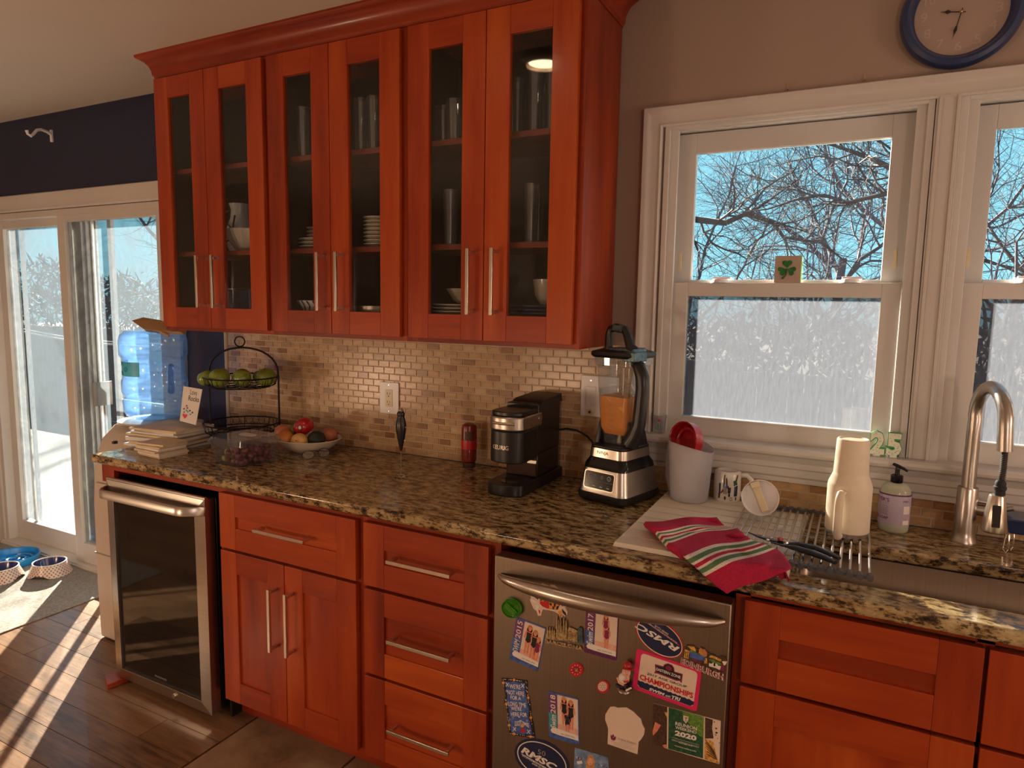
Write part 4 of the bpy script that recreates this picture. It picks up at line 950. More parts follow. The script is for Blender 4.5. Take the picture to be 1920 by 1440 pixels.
# --- water dispenser with jug (stands on the floor left of the counter)
t_ = thing('water_dispenser', 'white curved-top water dispenser standing on the floor under the blue jug', 'dispenser', (-1.985, -.28, 0))
prof_ = []
dx0, dx1, dy0, dy1 = -2.125, -1.825, -.460, -.11
b = M(); pl_ = [(dy1, .003), (dy0, .003), (dy0-.004, .25), (dy0, .62), (dy0+.012, .80), (dy0+.050, .90), (dy0+.11, .955), (dy0+.17, .972), (dy1, .972)]
b.prism([(p[0], p[1]) for p in pl_], (dx0, 0, 0), (0, 1, 0), (0, 0, 1), dx1-dx0); b.build('body', 'dispenser_white', t_, bevel=.012, seg=3)
b = M(); b.box(dx0+.03, dx1-.03, dy0-.006, dy0+.004, .50, .72); b.build('tap_recess', 'dispenser_white', t_, bevel=.004)
b = M(); b.box(dx0-.002, dx1+.002, dy0-.005, dy0+.06, .395, .400); b.build('seam', 'vinyl_dark', t_)
b = M(); p = at(217, 829, y=-.44); b.box(p.x-.008, p.x+.008, p.y-.012, p.y+.004, p.z-.006, p.z+.006); b.build('button', 'ink_black', t_)
b = M(); b.lathe([(.13, .0), (.135, .008), (.10, .016), (.06, .016)], (-1.975, -.27, .9725), 32, cap1=True); b.build('bottle_seat', 'dispenser_white', t_)
jx, jy, jz = -1.945, -.265, .989
jr = .133
t_ = thing('water_jug', 'big ribbed blue water jug standing upside down on the dispenser', 'jug', (jx, jy, jz))
b = M(); jp = [(.055, .0), (.09, .004), (.118, .020), (.128, .04), (.130, .085), (.122, .097), (.119, .103), (.128, .115), (.132, .128), (.132, .172), (.126, .185), (.124, .192), (.124, .262), (.128, .272), (.136, .285), (.137, .345), (.130, .372), (.112, .388), (.085, .391), (.055, .382), (.02, .372), (.001, .370)]
b.lathe(jp, (jx, jy, jz), 48, cap0=True); b.build('jug_body', 'jug_blue', t_, smooth=60)
b = M(); b.lathe([(.118, .02), (.116, .12), (.112, .16)], (jx, jy, jz), 32)
ha = at(322, 700, y=-.36)
b = M(); b.tube([(ha.x-.002, ha.y, 1.245), (ha.x+.010, ha.y-.012, 1.225), (ha.x+.008, ha.y-.010, 1.16), (ha.x-.008, ha.y, 1.135)], [.012, .013, .013, .014], 10); b.build('grip', 'jug_blue', t_)
mb = MATS.setdefault('x', None)
pm('label_blue', (.03, .40, .62), .4, var=.15, scale=20)
ra = 2*PI
b = M(); a0, a1 = math.radians(-160), math.radians(-62); n = 16; vs = []
for i in range(n+1):
    a = a0+(a1-a0)*i/n
    for z_ in (.196, .258): vs.append((jx+.1255*math.cos(a), jy+.1255*math.sin(a), jz+z_))
b.add(vs, [(2*i, 2*i+2, 2*i+3, 2*i+1) for i in range(n)]); lb = b.build('label', 'label_blue', t_)
b = M()
for a, z_, rr in ((-118, .20, .016), (-118, .256, .014), (-95, .226, .009)):
    a = math.radians(a); pts = []
    for i in range(15):
        e_ = 2*PI*i/14; zz = z_+rr*math.sin(e_)
        if .198 < zz < .257: pts.append((jx+.1262*math.cos(a+rr/.125*math.cos(e_)), jy+.1262*math.sin(a+rr/.125*math.cos(e_)), jz+zz))
    if len(pts) > 3: b.tube(pts, .0009, 4)
b.build('label_circle', 'ink_navy', lb)
# paper bag resting in the dished jug top
b = M(); q0 = at(248, 600, y=-.30); q1 = at(296, 597, y=-.30); q2 = at(347, 614, y=-.25); q3 = at(300, 622, y=-.25)
P = [at(247, 601, y=-.34), at(268, 595, y=-.30), at(300, 600, y=-.27), at(345, 616, y=-.25), at(338, 622, y=-.27), at(300, 620, y=-.31), at(270, 617, y=-.34)]
b.add(P+[p+Vector((.004, .012, -.012)) for p in P], [(0,1,2,6), (2,3,4,5), (2,5,6), (7,13,9,8), (9,12,11,10), (9,13,12), (0,7,8,1), (1,8,9,2), (2,9,10,3), (3,10,11,4), (4,11,12,5), (5,12,13,6), (6,13,7,0)])
b.tube([P[5]+Vector((0, 0, -.004)), P[5]+Vector((.03, .02, -.022))], .006, 6)
tag(b.build('paper_pouch', 'kraft', loc=P[5], smooth=0), 'crumpled brown paper pouch lying on top of the blue water jug', 'pouch')
# --- mail pile
def sheet_stack(x, y, z, w_, d_, n, th_, rot, jit, seed, mat, labelfn, cat, name, grp):
    r2 = random.Random(seed)
    for i in range(n):
        T = Matrix.Translation((x+r2.uniform(-jit, jit), y+r2.uniform(-jit, jit), z+i*th_)) @ Matrix.Rotation(rot+r2.uniform(-.12, .12), 4, 'Z')
        b = M(); ww, dd = w_*r2.uniform(.9, 1.05), d_*r2.uniform(.88, 1.03); b.box(-ww/2, ww/2, -dd/2, dd/2, 0, th_*.93, T=T)
        o = b.build(name, mat[i % len(mat)], loc=T.translation, smooth=0); tag(o, labelfn(i, n), cat, grp)
ordn = ['lowest', 'second', 'third', 'fourth', 'fifth', 'sixth', 'seventh', 'eighth', 'ninth', 'tenth', 'eleventh', 'topmost']
sheet_stack(-1.70, -.375, CT+.0005, .26, .21, 9, .0092, .10, .014, 3, ['paper_white', 'paper_white', 'paper_tan'], lambda i, n: 'glossy mail piece, %s of the tall pile before the blue jug' % (ordn[i]+' from below' if i < n-1 else 'topmost'), 'mail', 'mail_piece', 'mail pile on the counter end')
sheet_stack(-1.560, -.515, CT+.0005, .135, .13, 7, .0078, .02, .006, 8, ['paper_tan', 'paper_white', 'paper_tan'], lambda i, n: 'tan envelope, %s of the short stack at the counter front' % (ordn[i]+' from below' if i < n-1 else 'topmost'), 'envelope', 'envelope', 'envelopes at the counter front')
# love rocks card leaning on the jug
P = [at(344, 724, y=-.36), at(379, 730, y=-.36), at(367, 797, y=-.385), at(337, 789, y=-.385)]
t_ = thing('greeting_card', 'white greeting card reading Love Rocks, propped up on the mail pile', 'card', (P[3]+P[2])/2)
b = M(); nn = (P[1]-P[0]).cross(P[3]-P[0]).normalized()*.002; nn = nn if nn.y > 0 else -nn
b.add(P+[p+nn for p in P], [(0,1,2,3), (7,6,5,4), (0,4,5,1), (1,5,6,2), (2,6,7,3), (3,7,4,0)]); cdm = b.build('card', 'white_china', t_, smooth=0)
ux, uz = P[1]-P[0], P[0]-P[3]
b = M(); text_on(b, 'Love', P[3]+ux*.40+uz*.80-nn*.2, ux*.36, uz*.15, lift=-.0003); b.build('lettering', 'ink_black', cdm, smooth=0); b = M(); text_on(b, 'Rocks', P[3]+ux*.34+uz*.62-nn*.2, ux*.56, uz*.15)
b.build('lettering', 'ink_black', cdm, smooth=0)
b = M()
def hx(fx, fy): return P[3]+ux*fx+uz*fy-nn*.25
hp = [(.0, -.5), (.5, .1), (.45, .42), (.2, .45), (0, .25), (-.2, .45), (-.45, .42), (-.5, .1)]
b.add([hx(.25+.26*a, .16+.15*c) for a, c in hp], [tuple(range(8))], 0)
for fx, fy, m_ in ((.28, .46, 1), (.33, .40, 1), (.16, .36, 1), (.48, .34, 2), (.30, .33, 3), (.38, .30, 3), (.52, .24, 3), (.18, .27, 3), (.62, .30, 2)): b.add([hx(fx-.04, fy-.02), hx(fx+.05, fy-.015), hx(fx+.03, fy+.03), hx(fx-.03, fy+.02)], [(0,1,2,3)], m_)
b.build('heart_print', ['ink_pink', 'ink_maroon', 'ink_black', 'ink_teal'], cdm, smooth=0)
# --- two-tier wire stand
sx, sy = -1.475, -.205; ang = YAW
rx_, ry_ = math.cos(ang), math.sin(ang)
t_ = thing('fruit_stand', 'two-tier black wire fruit stand with ring handle, apples on its upper tier', 'stand', (sx, sy, CT))
def basket(z, r, nm):
    b = M(); n = 40
    ring = lambda rr, zz, tr=.0022: b.tube([(sx+rr*math.cos(2*PI*i/n), sy+rr*math.sin(2*PI*i/n), zz) for i in range(n)], tr, 6, closed=True)
    ring(r, z+.040, .003); ring(r*.94, z+.008); ring(r*.80, z, .0025); ring(r*.4, z-.001)
    for i in range(8):
        a = 2*PI*i/8; b.tube([(sx, sy, z-.002), (sx+.8*r*math.cos(a), sy+.8*r*math.sin(a), z-.002), (sx+.95*r*math.cos(a), sy+.95*r*math.sin(a), z+.012), (sx+r*math.cos(a), sy+r*math.sin(a), z+.040)], .0016, 5)
    bk = b.build(nm, 'wire_black', t_)
    q = M(); m2 = 34
    for i in range(m2):
        a = 2*PI*i/m2; c = Vector((sx+r*.97*math.cos(a), sy+r*.97*math.sin(a), z+.024)); tv = Vector((-math.sin(a), math.cos(a), 0)); uv = Vector((.18*math.cos(a), .18*math.sin(a), .98))
        q.tube([c+tv*(.0135*math.cos(e_*PI/5))+uv*(.0155*math.sin(e_*PI/5)) for e_ in range(10)], .0009, 4, closed=True)
    o = q.build('wire_loops', 'wire_black', bk); return bk
basket(CT+.052, .152, 'lower_basket'); basket(CT+.245, .146, 'upper_basket')
b = M(); hw = .145; pts = []
zt = 1.322
for i in range(17):
    a = PI-PI*i/16; pts.append((sx+.02*rx_+hw*math.cos(a)*rx_, sy+hw*math.cos(a)*ry_, 1.205+.117*math.sin(a)**.8))
pts = [(sx+.02*rx_-hw*rx_, sy-hw*ry_, CT+.003)]+[(sx+.02*rx_-hw*rx_, sy-hw*ry_, 1.0)]+pts+[(sx+.02*rx_+hw*rx_, sy+hw*ry_, 1.0), (sx+.02*rx_+hw*rx_, sy+hw*ry_, CT+.05)]
b.tube(pts, .0042, 8); b.build('arch_frame', 'wire_black', t_)
b = M(); b.tube([(sx+.021*math.cos(a)*rx_, sy+.021*math.cos(a)*ry_, zt+.024+.021*math.sin(a)) for a in [2*PI*i/20 for i in range(20)]], .0030, 6, closed=True); b.build('ring_handle', 'wire_black', t_)
b = M()
for a in (.6, 2.2, 3.8, 5.4): b.tube([(sx+.11*math.cos(a), sy+.11*math.sin(a), CT+.050), (sx+.12*math.cos(a), sy+.12*math.sin(a), CT+.004)], .0025, 5); b.ball((sx+.12*math.cos(a), sy+.12*math.sin(a), CT+.005), .005, 8)
b.build('foot', 'wire_black', t_)
def fruit(name, label, cat, c, r, mat, sz=.92, rx=0, ry=0, grp=None, stem=True, dimple=.18, sticker=None):
    t_ = thing(name, label, cat, (c[0], c[1], c[2]-r*sz), 0, grp)
    T = Matrix.Translation(c) @ Matrix.Rotation(rx, 4, 'X') @ Matrix.Rotation(ry, 4, 'Y')
    b = M(); b.ball((0, 0, 0), r, 20, sz=sz, T=T, dimple=dimple); sk = b.build('skin', mat, t_, smooth=80)
    if stem: b = M(); b.tube([T @ Vector((0, 0, r*sz*.80)), T @ Vector((.002, 0, r*sz*1.12))], .0016, 6); b.build('stem', 'stem_brown', t_)
    return t_, T
za = CT+.245
for (u_, v_, dpt, r_, lb) in ((403, 690, .04, .038, 'green apple at the rear left of the upper wire tier'), (422, 703, -.07, .041, 'large green apple at the front left of the upper wire tier'), (443, 691, .05, .036, 'green apple in the back row middle of the upper wire tier'),
                              (459, 701, -.045, .039, 'green apple at the front middle of the upper wire tier'), (497, 697, .0, .041, 'big green apple at the right end of the upper wire tier'), (391, 705, -.035, .036, 'green apple at the far left rim of the upper wire tier'), (474, 688, .075, .033, 'green apple mostly hidden behind the front apples of the upper tier')):
    z_ = za+.002+r_*.93; p = at(u_, v_, z=z_+ (0.012 if dpt > 0 else 0)); p.z = z_
    rel = Vector((p.x-sx, p.y-sy, 0))
    dirv = Vector((-CFW.x, -CFW.y, 0)).normalized()
    p = Vector((sx, sy, z_)) + Vector((rx_, ry_, 0))*((u_-449)/1268*2.8) - dirv*dpt
    fruit('green_apple', lb, 'apple', p, r_, 'green_apple', rx=rg.uniform(-.4, .4), ry=rg.uniform(-.4, .4), grp='green apples on the upper tier')
# --- clamshell of grapes
gx, gy, ga = -1.205, -.425, math.radians(-6.5)
t_ = thing('grape_clamshell', 'clear plastic clamshell box of red and green grapes', 'container', (gx, gy, CT), ga)
def rbox(q, w0, d0, w1, d1, z0, z1, r=.02):
    p0 = rrect(-w0/2, w0/2, -d0/2, d0/2, r); p1 = rrect(-w1/2, w1/2, -d1/2, d1/2, r); n = len(p0)
    q.add([(p[0], p[1], z0) for p in p0]+[(p[0], p[1], z1) for p in p1], [(i, (i+1) % n, n+(i+1) % n, n+i) for i in range(n)]); return n
b = M(); b.prism(rrect(-.080, .080, -.080, .080, .02), (0, 0, .001), (1, 0, 0), (0, 1, 0), .0006); rbox(b, .160, .160, .190, .190, .0016, .078); b.prism(rrect(-.102, .102, -.102, .102, .02), (0, 0, .078), (1, 0, 0), (0, 1, 0), .002)
b.f = [f for i, f in enumerate(b.f)]; 
cl = b.build('tray', 'clear_plastic', t_, local=True)
b = M(); rbox(b, .200, .200, .180, .180, .0805, .100); b.prism(rrect(-.090, .090, -.090, .090, .02), (0, 0, .100), (1, 0, 0), (0, 1, 0), .0008); lid_ = b.build('lid', 'clear_plastic', t_, local=True)
q = M(); pts = [(.045*math.cos(a)*1.0, .026*math.sin(a)+.01, .1012) for a in [2*PI*i/20 for i in range(20)]]; q.prism([(p[0]*(1+.12*math.sin(5*i)), p[1]*(1+.1*math.cos(7*i))) for i, p in enumerate(pts)], (0, 0, .1009), (1, 0, 0), (0, 1, 0), .0004); q.build('paper_label', 'paper_white', lid_, smooth=0)
for k in range(7):
    q = M(); x_ = -.07+.023*k; q.tube([(x_, -.0815-.0, .01), (x_, -.0935, .074)], .0012, 4); q.build('rib', 'clear_plastic', cl)
cnt = 0; placed = []
rr2 = random.Random(4)
gm = {}
Tg = Matrix.Translation((gx, gy, CT)) @ Matrix.Rotation(ga, 4, 'Z')
for tries in range(4000):
    if cnt >= 58: break
    x_, y_, z_ = rr2.uniform(-.062, .066), rr2.uniform(-.064, .066), .013+rr2.choice((0, 0, .022, .022, .040))
    if z_ > .04 and x_ < -.01: continue
    if all((x_-a)**2+(y_-c)**2+(z_-e_)**2 > .0195**2 for a, c, e_ in placed):
        placed.append((x_, y_, z_)); green = x_ < -.035 and y_ < .02
        mt_ = 'grape_green' if green else 'grape_red'
        if mt_ not in gm:
            b = M(); b.ball((0, 0, 0), .0105, 12, sz=1.25); o = b.build('grape', mt_, smooth=80); gm[mt_] = o
            tag(o, 'x', 'grape', 'grapes in the clamshell')
        else: o = gm[mt_].copy(); C.objects.link(o)
        p = Tg @ Vector((x_, y_, z_+.002)); o.location = p; o.rotation_euler = (rr2.uniform(-1.3, 1.3), rr2.uniform(-1.3, 1.3), 0)
        lev = 'at the bottom' if z_ < .02 else 'in the middle layer' if z_ < .04 else 'on top'
        o['label'] = ('pale green grape in the clamshell, left end' if green else 'dark red grape in the clamshell of grapes'); cnt += 1
# --- oval bowl of fruit
bx, by = -1.138, -.170
b = M(); b.lathe([(.001, .0), (.062, .0), (.068, .004), (.100, .020), (.124, .042), (.134, .056), (.131, .058), (.120, .046), (.096, .026), (.06, .010), (.001, .008)], (bx, by, CT), 40, sx=1.05, sy=.92)
tag(b.build('fruit_bowl', 'cream_china', loc=(bx, by, CT), smooth=60), 'shallow cream oval bowl holding mixed fruit by the backsplash', 'bowl')
dirv = Vector((-CFW.x, -CFW.y, 0)).normalized(); rv = Vector((rx_, ry_, 0))
def inbowl(u_, dep, z_): return Vector((bx, by, CT+z_)) + rv*((u_-570)/1268*2.55) - dirv*dep
fr_ = [('red_apple', 'shiny red tomato-like apple with a round sticker, on top of the bowl fruit', 'apple', inbowl(561, .0, .100), .043, 'red_apple', .86, .3, -.5),
       ('onion', 'golden onion at the front middle of the fruit bowl', 'onion', inbowl(563, -.070, .052), .035, 'onion_skin', .9, 1.2, .3),
       ('orange', 'orange at the front left of the fruit bowl', 'orange', inbowl(531, -.045, .056), .037, 'orange_fruit', .95, .5, .2),
       ('avocado', 'nearly black avocado at the front right of the fruit bowl', 'avocado', inbowl(593, -.045, .056), .036, 'avocado', 1.15, .6, .9),
       ('peach', 'peach coloured fruit at the left rear of the bowl', 'peach', inbowl(516, .020, .072), .034, 'pink_fruit', .95, 0, .2),
       ('peach', 'peach coloured fruit at the right end of the bowl', 'peach', inbowl(609, .035, .062), .031, 'pink_fruit', .95, 0, .2),
       ('lime', 'green lime wedged behind the red fruit', 'lime', inbowl(536, .045, .074), .025, 'green_apple', 1.1, 1.0, .2)]
for nm, lb, ct, c, r_, mt_, sz, a, e_ in fr_:
    tt, T = fruit(nm, lb, ct, c, r_, mt_, sz, a, e_, stem=nm in ('red_apple', 'onion'))
    if nm == 'red_apple':
        d_ = (Vector((CX, CY, CZ))-c).normalized(); d_ = (d_ - rv*.32 + Vector((0, 0, -.10))).normalized(); o_ = c+d_*(r_*.985); ux_ = d_.cross(Vector((0, 0, 1))).normalized(); uy_ = ux_.cross(d_)
        q = M(); q.prism(circ(.0085, 16, ry=.010), o_, ux_*-1, uy_, .0008); q.prism(circ(.0062, 16, ry=.0075), o_+d_*.0004, ux_*-1, uy_, .0012, 1); q.build('sticker', ['ink_black', 'ink_white'], tt, smooth=0)
# --- glasses lying on the counter
t_ = thing('eyeglasses', 'thin dark-framed eyeglasses lying before the fruit bowl', 'glasses', (-1.03, -.27, CT))
P1, P2 = at(578, 853, z=CT+.018), at(607, 849, z=CT+.018)
for nm, c in (('lens', P1), ('lens', P2)):
    q = M(); q.prism(circ(.022, 20, ry=.016), c-Vector((0, 0, 0)), rv, Vector((0, .25, .97)), .0012); q.build(nm, 'jar_glass', t_)
q = M()
for c in (P1, P2): q.tube([c+rv*(.0225*math.cos(a))+Vector((0, .25, .97))*(.0165*math.sin(a)) for a in [2*PI*i/20 for i in range(20)]], .0012, 5, closed=True)
q.tube([P1+rv*.021+Vector((0, 0, .006)), (P1+P2)/2+Vector((0, 0, .009)), P2-rv*.021+Vector((0, 0, .006))], .0013, 5)
e0 = P1-rv*.023+Vector((0, 0, .006)); q.tube([e0, e0+Vector((.02, .035, .006)), e0+Vector((.06, .08, .001)), e0+Vector((.075, .095, -.010))], .0016, 5)
e1 = P2+rv*.023+Vector((0, 0, .006)); q.tube([e1, e1+Vector((-.02, .03, .002)), e1+Vector((-.05, .07, -.010))], .0016, 5)
q.build('frame', 'ink_black', t_)
# --- milk frother standing on its whisk
fx_, fy_ = -.571, -.311
t_ = thing('milk_frother', 'black handheld milk frother standing on its wire whisk', 'frother', (fx_, fy_, CT))
b = M(); n = 36; pts = []
for i in range(n): a = 2*PI*i/n; pts.append((fx_+.021*math.cos(a), fy_+.021*math.sin(a), CT+.004+.0018*math.sin(9*a)))
b.tube(pts, .0016, 5, closed=True); b.tube([(fx_-.02, fy_, CT+.004), (fx_, fy_, CT+.010), (fx_+.02, fy_, CT+.004)], .001, 5); b.tube([(fx_, fy_, CT+.010), (fx_, fy_, 1.010)], .0014, 6); b.build('whisk', 'nickel', t_)
b = M(); b.lathe([(.002, 0), (.0045, .004), (.008, .018), (.014, .045), (.0185, .070), (.020, .090), (.0175, .106), (.0135, .118), (.0128, .124), (.0150, .128), (.0145, .134), (.010, .140), (.001, .142)], (fx_, fy_, 1.006), 24, sy=.8); b.build('handle', 'black_plastic', t_, smooth=60)
b = M(); b.tube([(fx_-.008, fy_, 1.144), (fx_+.006, fy_, 1.151)], [.006, .007], 10); b.box(fx_+.014, fx_+.020, fy_-.002, fy_+.002, 1.044, 1.047); b.box(fx_-.023, fx_+.023, fy_-.002, fy_+.002, 1.090, 1.093); b.build('switch', 'nickel', t_)
# --- sauce bottle standing on its cap
kx, ky = -.4445, -.062
t_ = thing('sauce_bottle', 'upside-down dark red sauce bottle standing on its cap by the backsplash', 'bottle', (kx, ky, CT))
b = M(); b.lathe([(.001, .0), (.022, .0), (.024, .003), (.024, .018), (.019, .020)], (kx, ky, CT), 24); b.build('cap', 'cap_dark', t_)
b = M(); b.lathe([(.018, .018), (.027, .024), (.0285, .040), (.0285, .145), (.026, .158), (.018, .163), (.001, .161)], (kx, ky, CT), 28); bo_ = b.build('bottle_body', 'ketchup', t_)
b = M(); b.lathe([(.0290, .070), (.0292, .073), (.0292, .100), (.0290, .103)], (kx, ky, CT), 28); b.build('label_band', 'ketchup_label', bo_)
b = M(); vs = []
for i in range(7):
    a = math.radians(-95+10*i)
    for z_ in (.106, .138): vs.append((kx+.0291*math.cos(a), ky+.0291*math.sin(a), CT+z_))
b.add(vs, [(2*i, 2*i+2, 2*i+3, 2*i+1) for i in range(6)]); lb_ = b.build('label_text_panel', 'ink_brown', bo_)
# --- single-serve coffee maker
kx0, kx1 = -.212, -.096; kc = (kx0+kx1)/2; kw = (kx1-kx0)/2
t_ = thing('coffee_maker', 'slim black single-serve coffee maker with a silver lid band', 'coffee maker', (kc, -.17, CT))
def dshape(w_, yf, yb_, n=14, cx=kc, rb=.012):
    """footprint round in front, square at the back"""
    p = [(cx+w_, yb_), (cx-w_, yb_)]
    for i in range(n+1):
        a = PI+PI*i/n; p.append((cx+w_*math.cos(a), yf+w_*.62*(1+math.sin(a))))
    return p[::-1][::-1]
b = M(); b.prism(dshape(.066, -.352, -.010), (0, 0, CT+.002), (1, 0, 0), (0, 1, 0), .036); b.box(kx0, kx1, -.012+.0, -.006, CT+.002, CT+.03); bs = b.build('base', 'black_plastic', t_, bevel=.004)
b = M(); b.lathe([(.0, 0), (.030, 0), (.034, .001), (.034, 0)], (kc, -.285, CT+.0385), 24); b.build('drip_ring', 'black_gloss', bs)
b = M(); b.box(kx0, kx1, -.205, -.030, CT+.036, 1.0295); b.box(kx0, kx1, -.205, -.028, 1.0295, 1.196); b.build('column', 'black_plastic', t_, bevel=.003)
b = M(); b.box(kx0+.004, kx0+.006, -.212, -.2055, CT+.045, 1.02); b.box(kx1-.006, kx1-.004, -.212, -.2055, CT+.045, 1.02); b.box(kx0+.006, kx1-.006, -.2095, -.2055, CT+.042, 1.0195); b.build('front_panel', 'panel_brown', t_, smooth=0)
hd = dshape(kw+.001, -.345, -.205)
b = M(); b.prism(hd, (0, 0, 1.020), (1, 0, 0), (0, 1, 0), .103); hh = b.build('brew_head', 'black_plastic', t_, bevel=.004)
hd2 = dshape(kw+.003, -.348, -.180)
b = M(); b.prism(hd2, (0, 0, 1.1235), (1, 0, 0), (0, 1, 0), .046); bd = b.build('lid_band', 'steel', t_, bevel=.006, seg=3)
b = M(); pts = []
for i in range(11): a = PI+PI*(.30+.42*i/10); pts.append((kc+(kw+.005)*math.cos(a), -.348+(kw+.005)*.62*(1+math.sin(a))-.001, 1.148))
b.tube(pts, .0045, 8); b.build('lid_grip', 'nickel', bd)
b = M(); b.tube([(kx1+.0025, -.196, 1.150), (kx1+.0045, -.196, 1.150)], .012, 20); b.build('hinge_cap', 'steel', bd)
b = M(); hd3 = dshape(kw-.001, -.342, -.022); b.prism(hd3, (0, 0, 1.170), (1, 0, 0), (0, 1, 0), .014); b.frust([(kx0, -.20, 1.184), (kx1, -.20, 1.184), (kx1, -.006, 1.184), (kx0, -.006, 1.184)], [(kx0+.006, -.16, 1.206), (kx1-.004, -.16, 1.206), (kx1-.004, -.006, 1.212), (kx0+.006, -.006, 1.212)])
b.build('lid_top', 'black_plastic', t_, bevel=.003)
b = M(); b.box(kx0+.004, kx1-.002, -.027, -.0065, CT+.038, 1.19); b.build('water_tank', 'clear_plastic', t_, bevel=.002)
# letters bent round the head
b = M()
def bend(a, c):
    an = PI+PI*(.285+.33*a); return Vector((kc+(kw+.0016)*math.cos(an), -.345+(kw+.001)*.62*(1+math.sin(an))-.0012, 1.064+.014*c))
text_on(b, 'KEURIG', (0,0,0), (1,0,0), (0,1,0), bold=.012, fn=bend); b.build('lettering', 'nickel', hh, smooth=0)
b = M(); p = at(985, 822, y=-.21); b.box(kx1-.030, kx1+.003, -.222, -.2125, 1.000, 1.012); b.build('silver_tab', 'nickel', t_, bevel=.001)
# cord from the coffee maker to the switch side
b = M(); b.tube([at(1046, 806, y=-.020), at(1062, 804, y=-.022), at(1082, 807, y=-.024), at(1100, 817, y=-.028), at(1110, 828, y=-.035), at(1116, 842, y=-.045)], .0035, 8)
tag(b.build('power_cord', 'black_rubber', loc=at(1082, 807, y=-.024)), 'black power cord arching between the coffee maker and the blender', 'cord')
# --- blender
nx, ny, na = .170, -.158, math.radians(-15.5)
t_ = thing('blender', 'black and steel countertop blender with a clear jar of orange drink', 'blender', (nx, ny, CT), na)
def rr4(hw, hd_, z, r=.02, n=4, cy=0): return [(p[0], p[1]+cy, z) for p in rrect(-hw, hw, -hd_, hd_, r, n)]
def loft(q, rows, m=0, cap=True):
    n = len(rows[0]); q.add([p for r_ in rows for p in r_], [(i*n+k, i*n+(k+1) % n, (i+1)*n+(k+1) % n, (i+1)*n+k) for i in range(len(rows)-1) for k in range(n)]+([tuple(range(n-1, -1, -1)), tuple((len(rows)-1)*n+k for k in range(n))] if cap else []), m)
b = M(); loft(b, [rr4(.088, .106, .004, .03), rr4(.092, .110, .010, .03), rr4(.092, .110, .030, .03)]); b.build('foot_ring', 'black_plastic', t_, local=True)
b = M(); loft(b, [rr4(.090, .108, .0305, .028), rr4(.088, .106, .040, .028), rr4(.078, .095, .110, .026)]); bdy = b.build('motor_housing', 'steel', t_, local=True)
b = M(); loft(b, [rr4(.079, .0965, .104, .026), rr4(.077, .094, .118, .026), rr4(.070, .084, .132, .026), rr4(.068, .082, .138, .026)]); b.build('black_shoulder', 'black_gloss', t_, local=True)
b = M(); loft(b, [rr4(.069, .083, .1385, .026), rr4(.067, .081, .166, .026)]); bn = b.build('steel_band', 'nickel', t_, local=True)
b = M(); text_on(b, 'NINJA', (-.030, -.0826, .146), (.042, 0, 0), (0, .001, .013), bold=.02); b.build('lettering', 'ink_black', bn, smooth=0, local=True)
b = M(); loft(b, [rr4(.067, .081, .1665, .026), rr4(.066, .080, .176, .026)])
for s_ in (-1, 1):
    q0 = [(s_*.066, -.05, .170), (s_*.066, .06, .170), (s_*.048, .06, .170), (s_*.048, -.05, .170)]; q1 = [(s_*.057, -.038, .252), (s_*.057, .04, .252), (s_*.049, .04, .252), (s_*.049, -.038, .252)]
    b.frust(q0, q1)
b.build('jar_cradle', 'black_plastic', t_, bevel=.006, seg=3, local=True)
# control panel, tilted with the housing front
fz = lambda z: -.106-.0008+.011*(z-.040)/.070
def pan(x, z, o=0): return Vector((x, fz(z)-o, z))
b = M(); ps = rrect(-.062, .050, .042, .098, .008); ps2 = rrect(-.0595, .0475, .0445, .0955, .007)
b.add([pan(x, z, .0006) for x, z in ps], [tuple(range(len(ps)))], 0); b.add([pan(x, z, .0012) for x, z in ps2], [tuple(range(len(ps2)))], 1)
cp = b.build('control_panel', ['nickel', 'black_gloss'], t_, smooth=0, local=True)
b = M()
for i in range(4):
    cx_ = -.047+.026*i; r0 = .0068 if i in (0, 3) else .0052
    ring = [(r0, 0), (r0-.0012, 0)]; n = 18
    vs = [pan(cx_+r*math.cos(2*PI*k/n), .082+r*math.sin(2*PI*k/n), .0018) for r in (r0, r0-.0011) for k in range(n)]
    b.add(vs, [(k, (k+1) % n, n+(k+1) % n, n+k) for k in range(n)], 0 if i < 3 else 1)
    b.add([pan(cx_-.001, .079, .0018), pan(cx_+.001, .079, .0018), pan(cx_+.001, .085, .0018), pan(cx_-.001, .085, .0018)], [(0,1,2,3)])
    b.add([pan(cx_-.005, .0515, .0018), pan(cx_+.004, .0515, .0018), pan(cx_+.004, .0535, .0018), pan(cx_-.005, .0535, .0018)], [(0,1,2,3)], 1)
    b.add([pan(cx_-.005, .0585, .0018), pan(cx_+.004, .0585, .0018), pan(cx_+.004, .0592, .0018), pan(cx_-.005, .0592, .0018)], [(0,1,2,3)])
b.add([pan(-.058, .0685, .0018), pan(.046, .0685, .0018), pan(.046, .0692, .0018), pan(-.058, .0692, .0018)], [(0,1,2,3)])
b.build('buttons', ['ink_grey', 'ink_white'], cp, smooth=0, local=True)
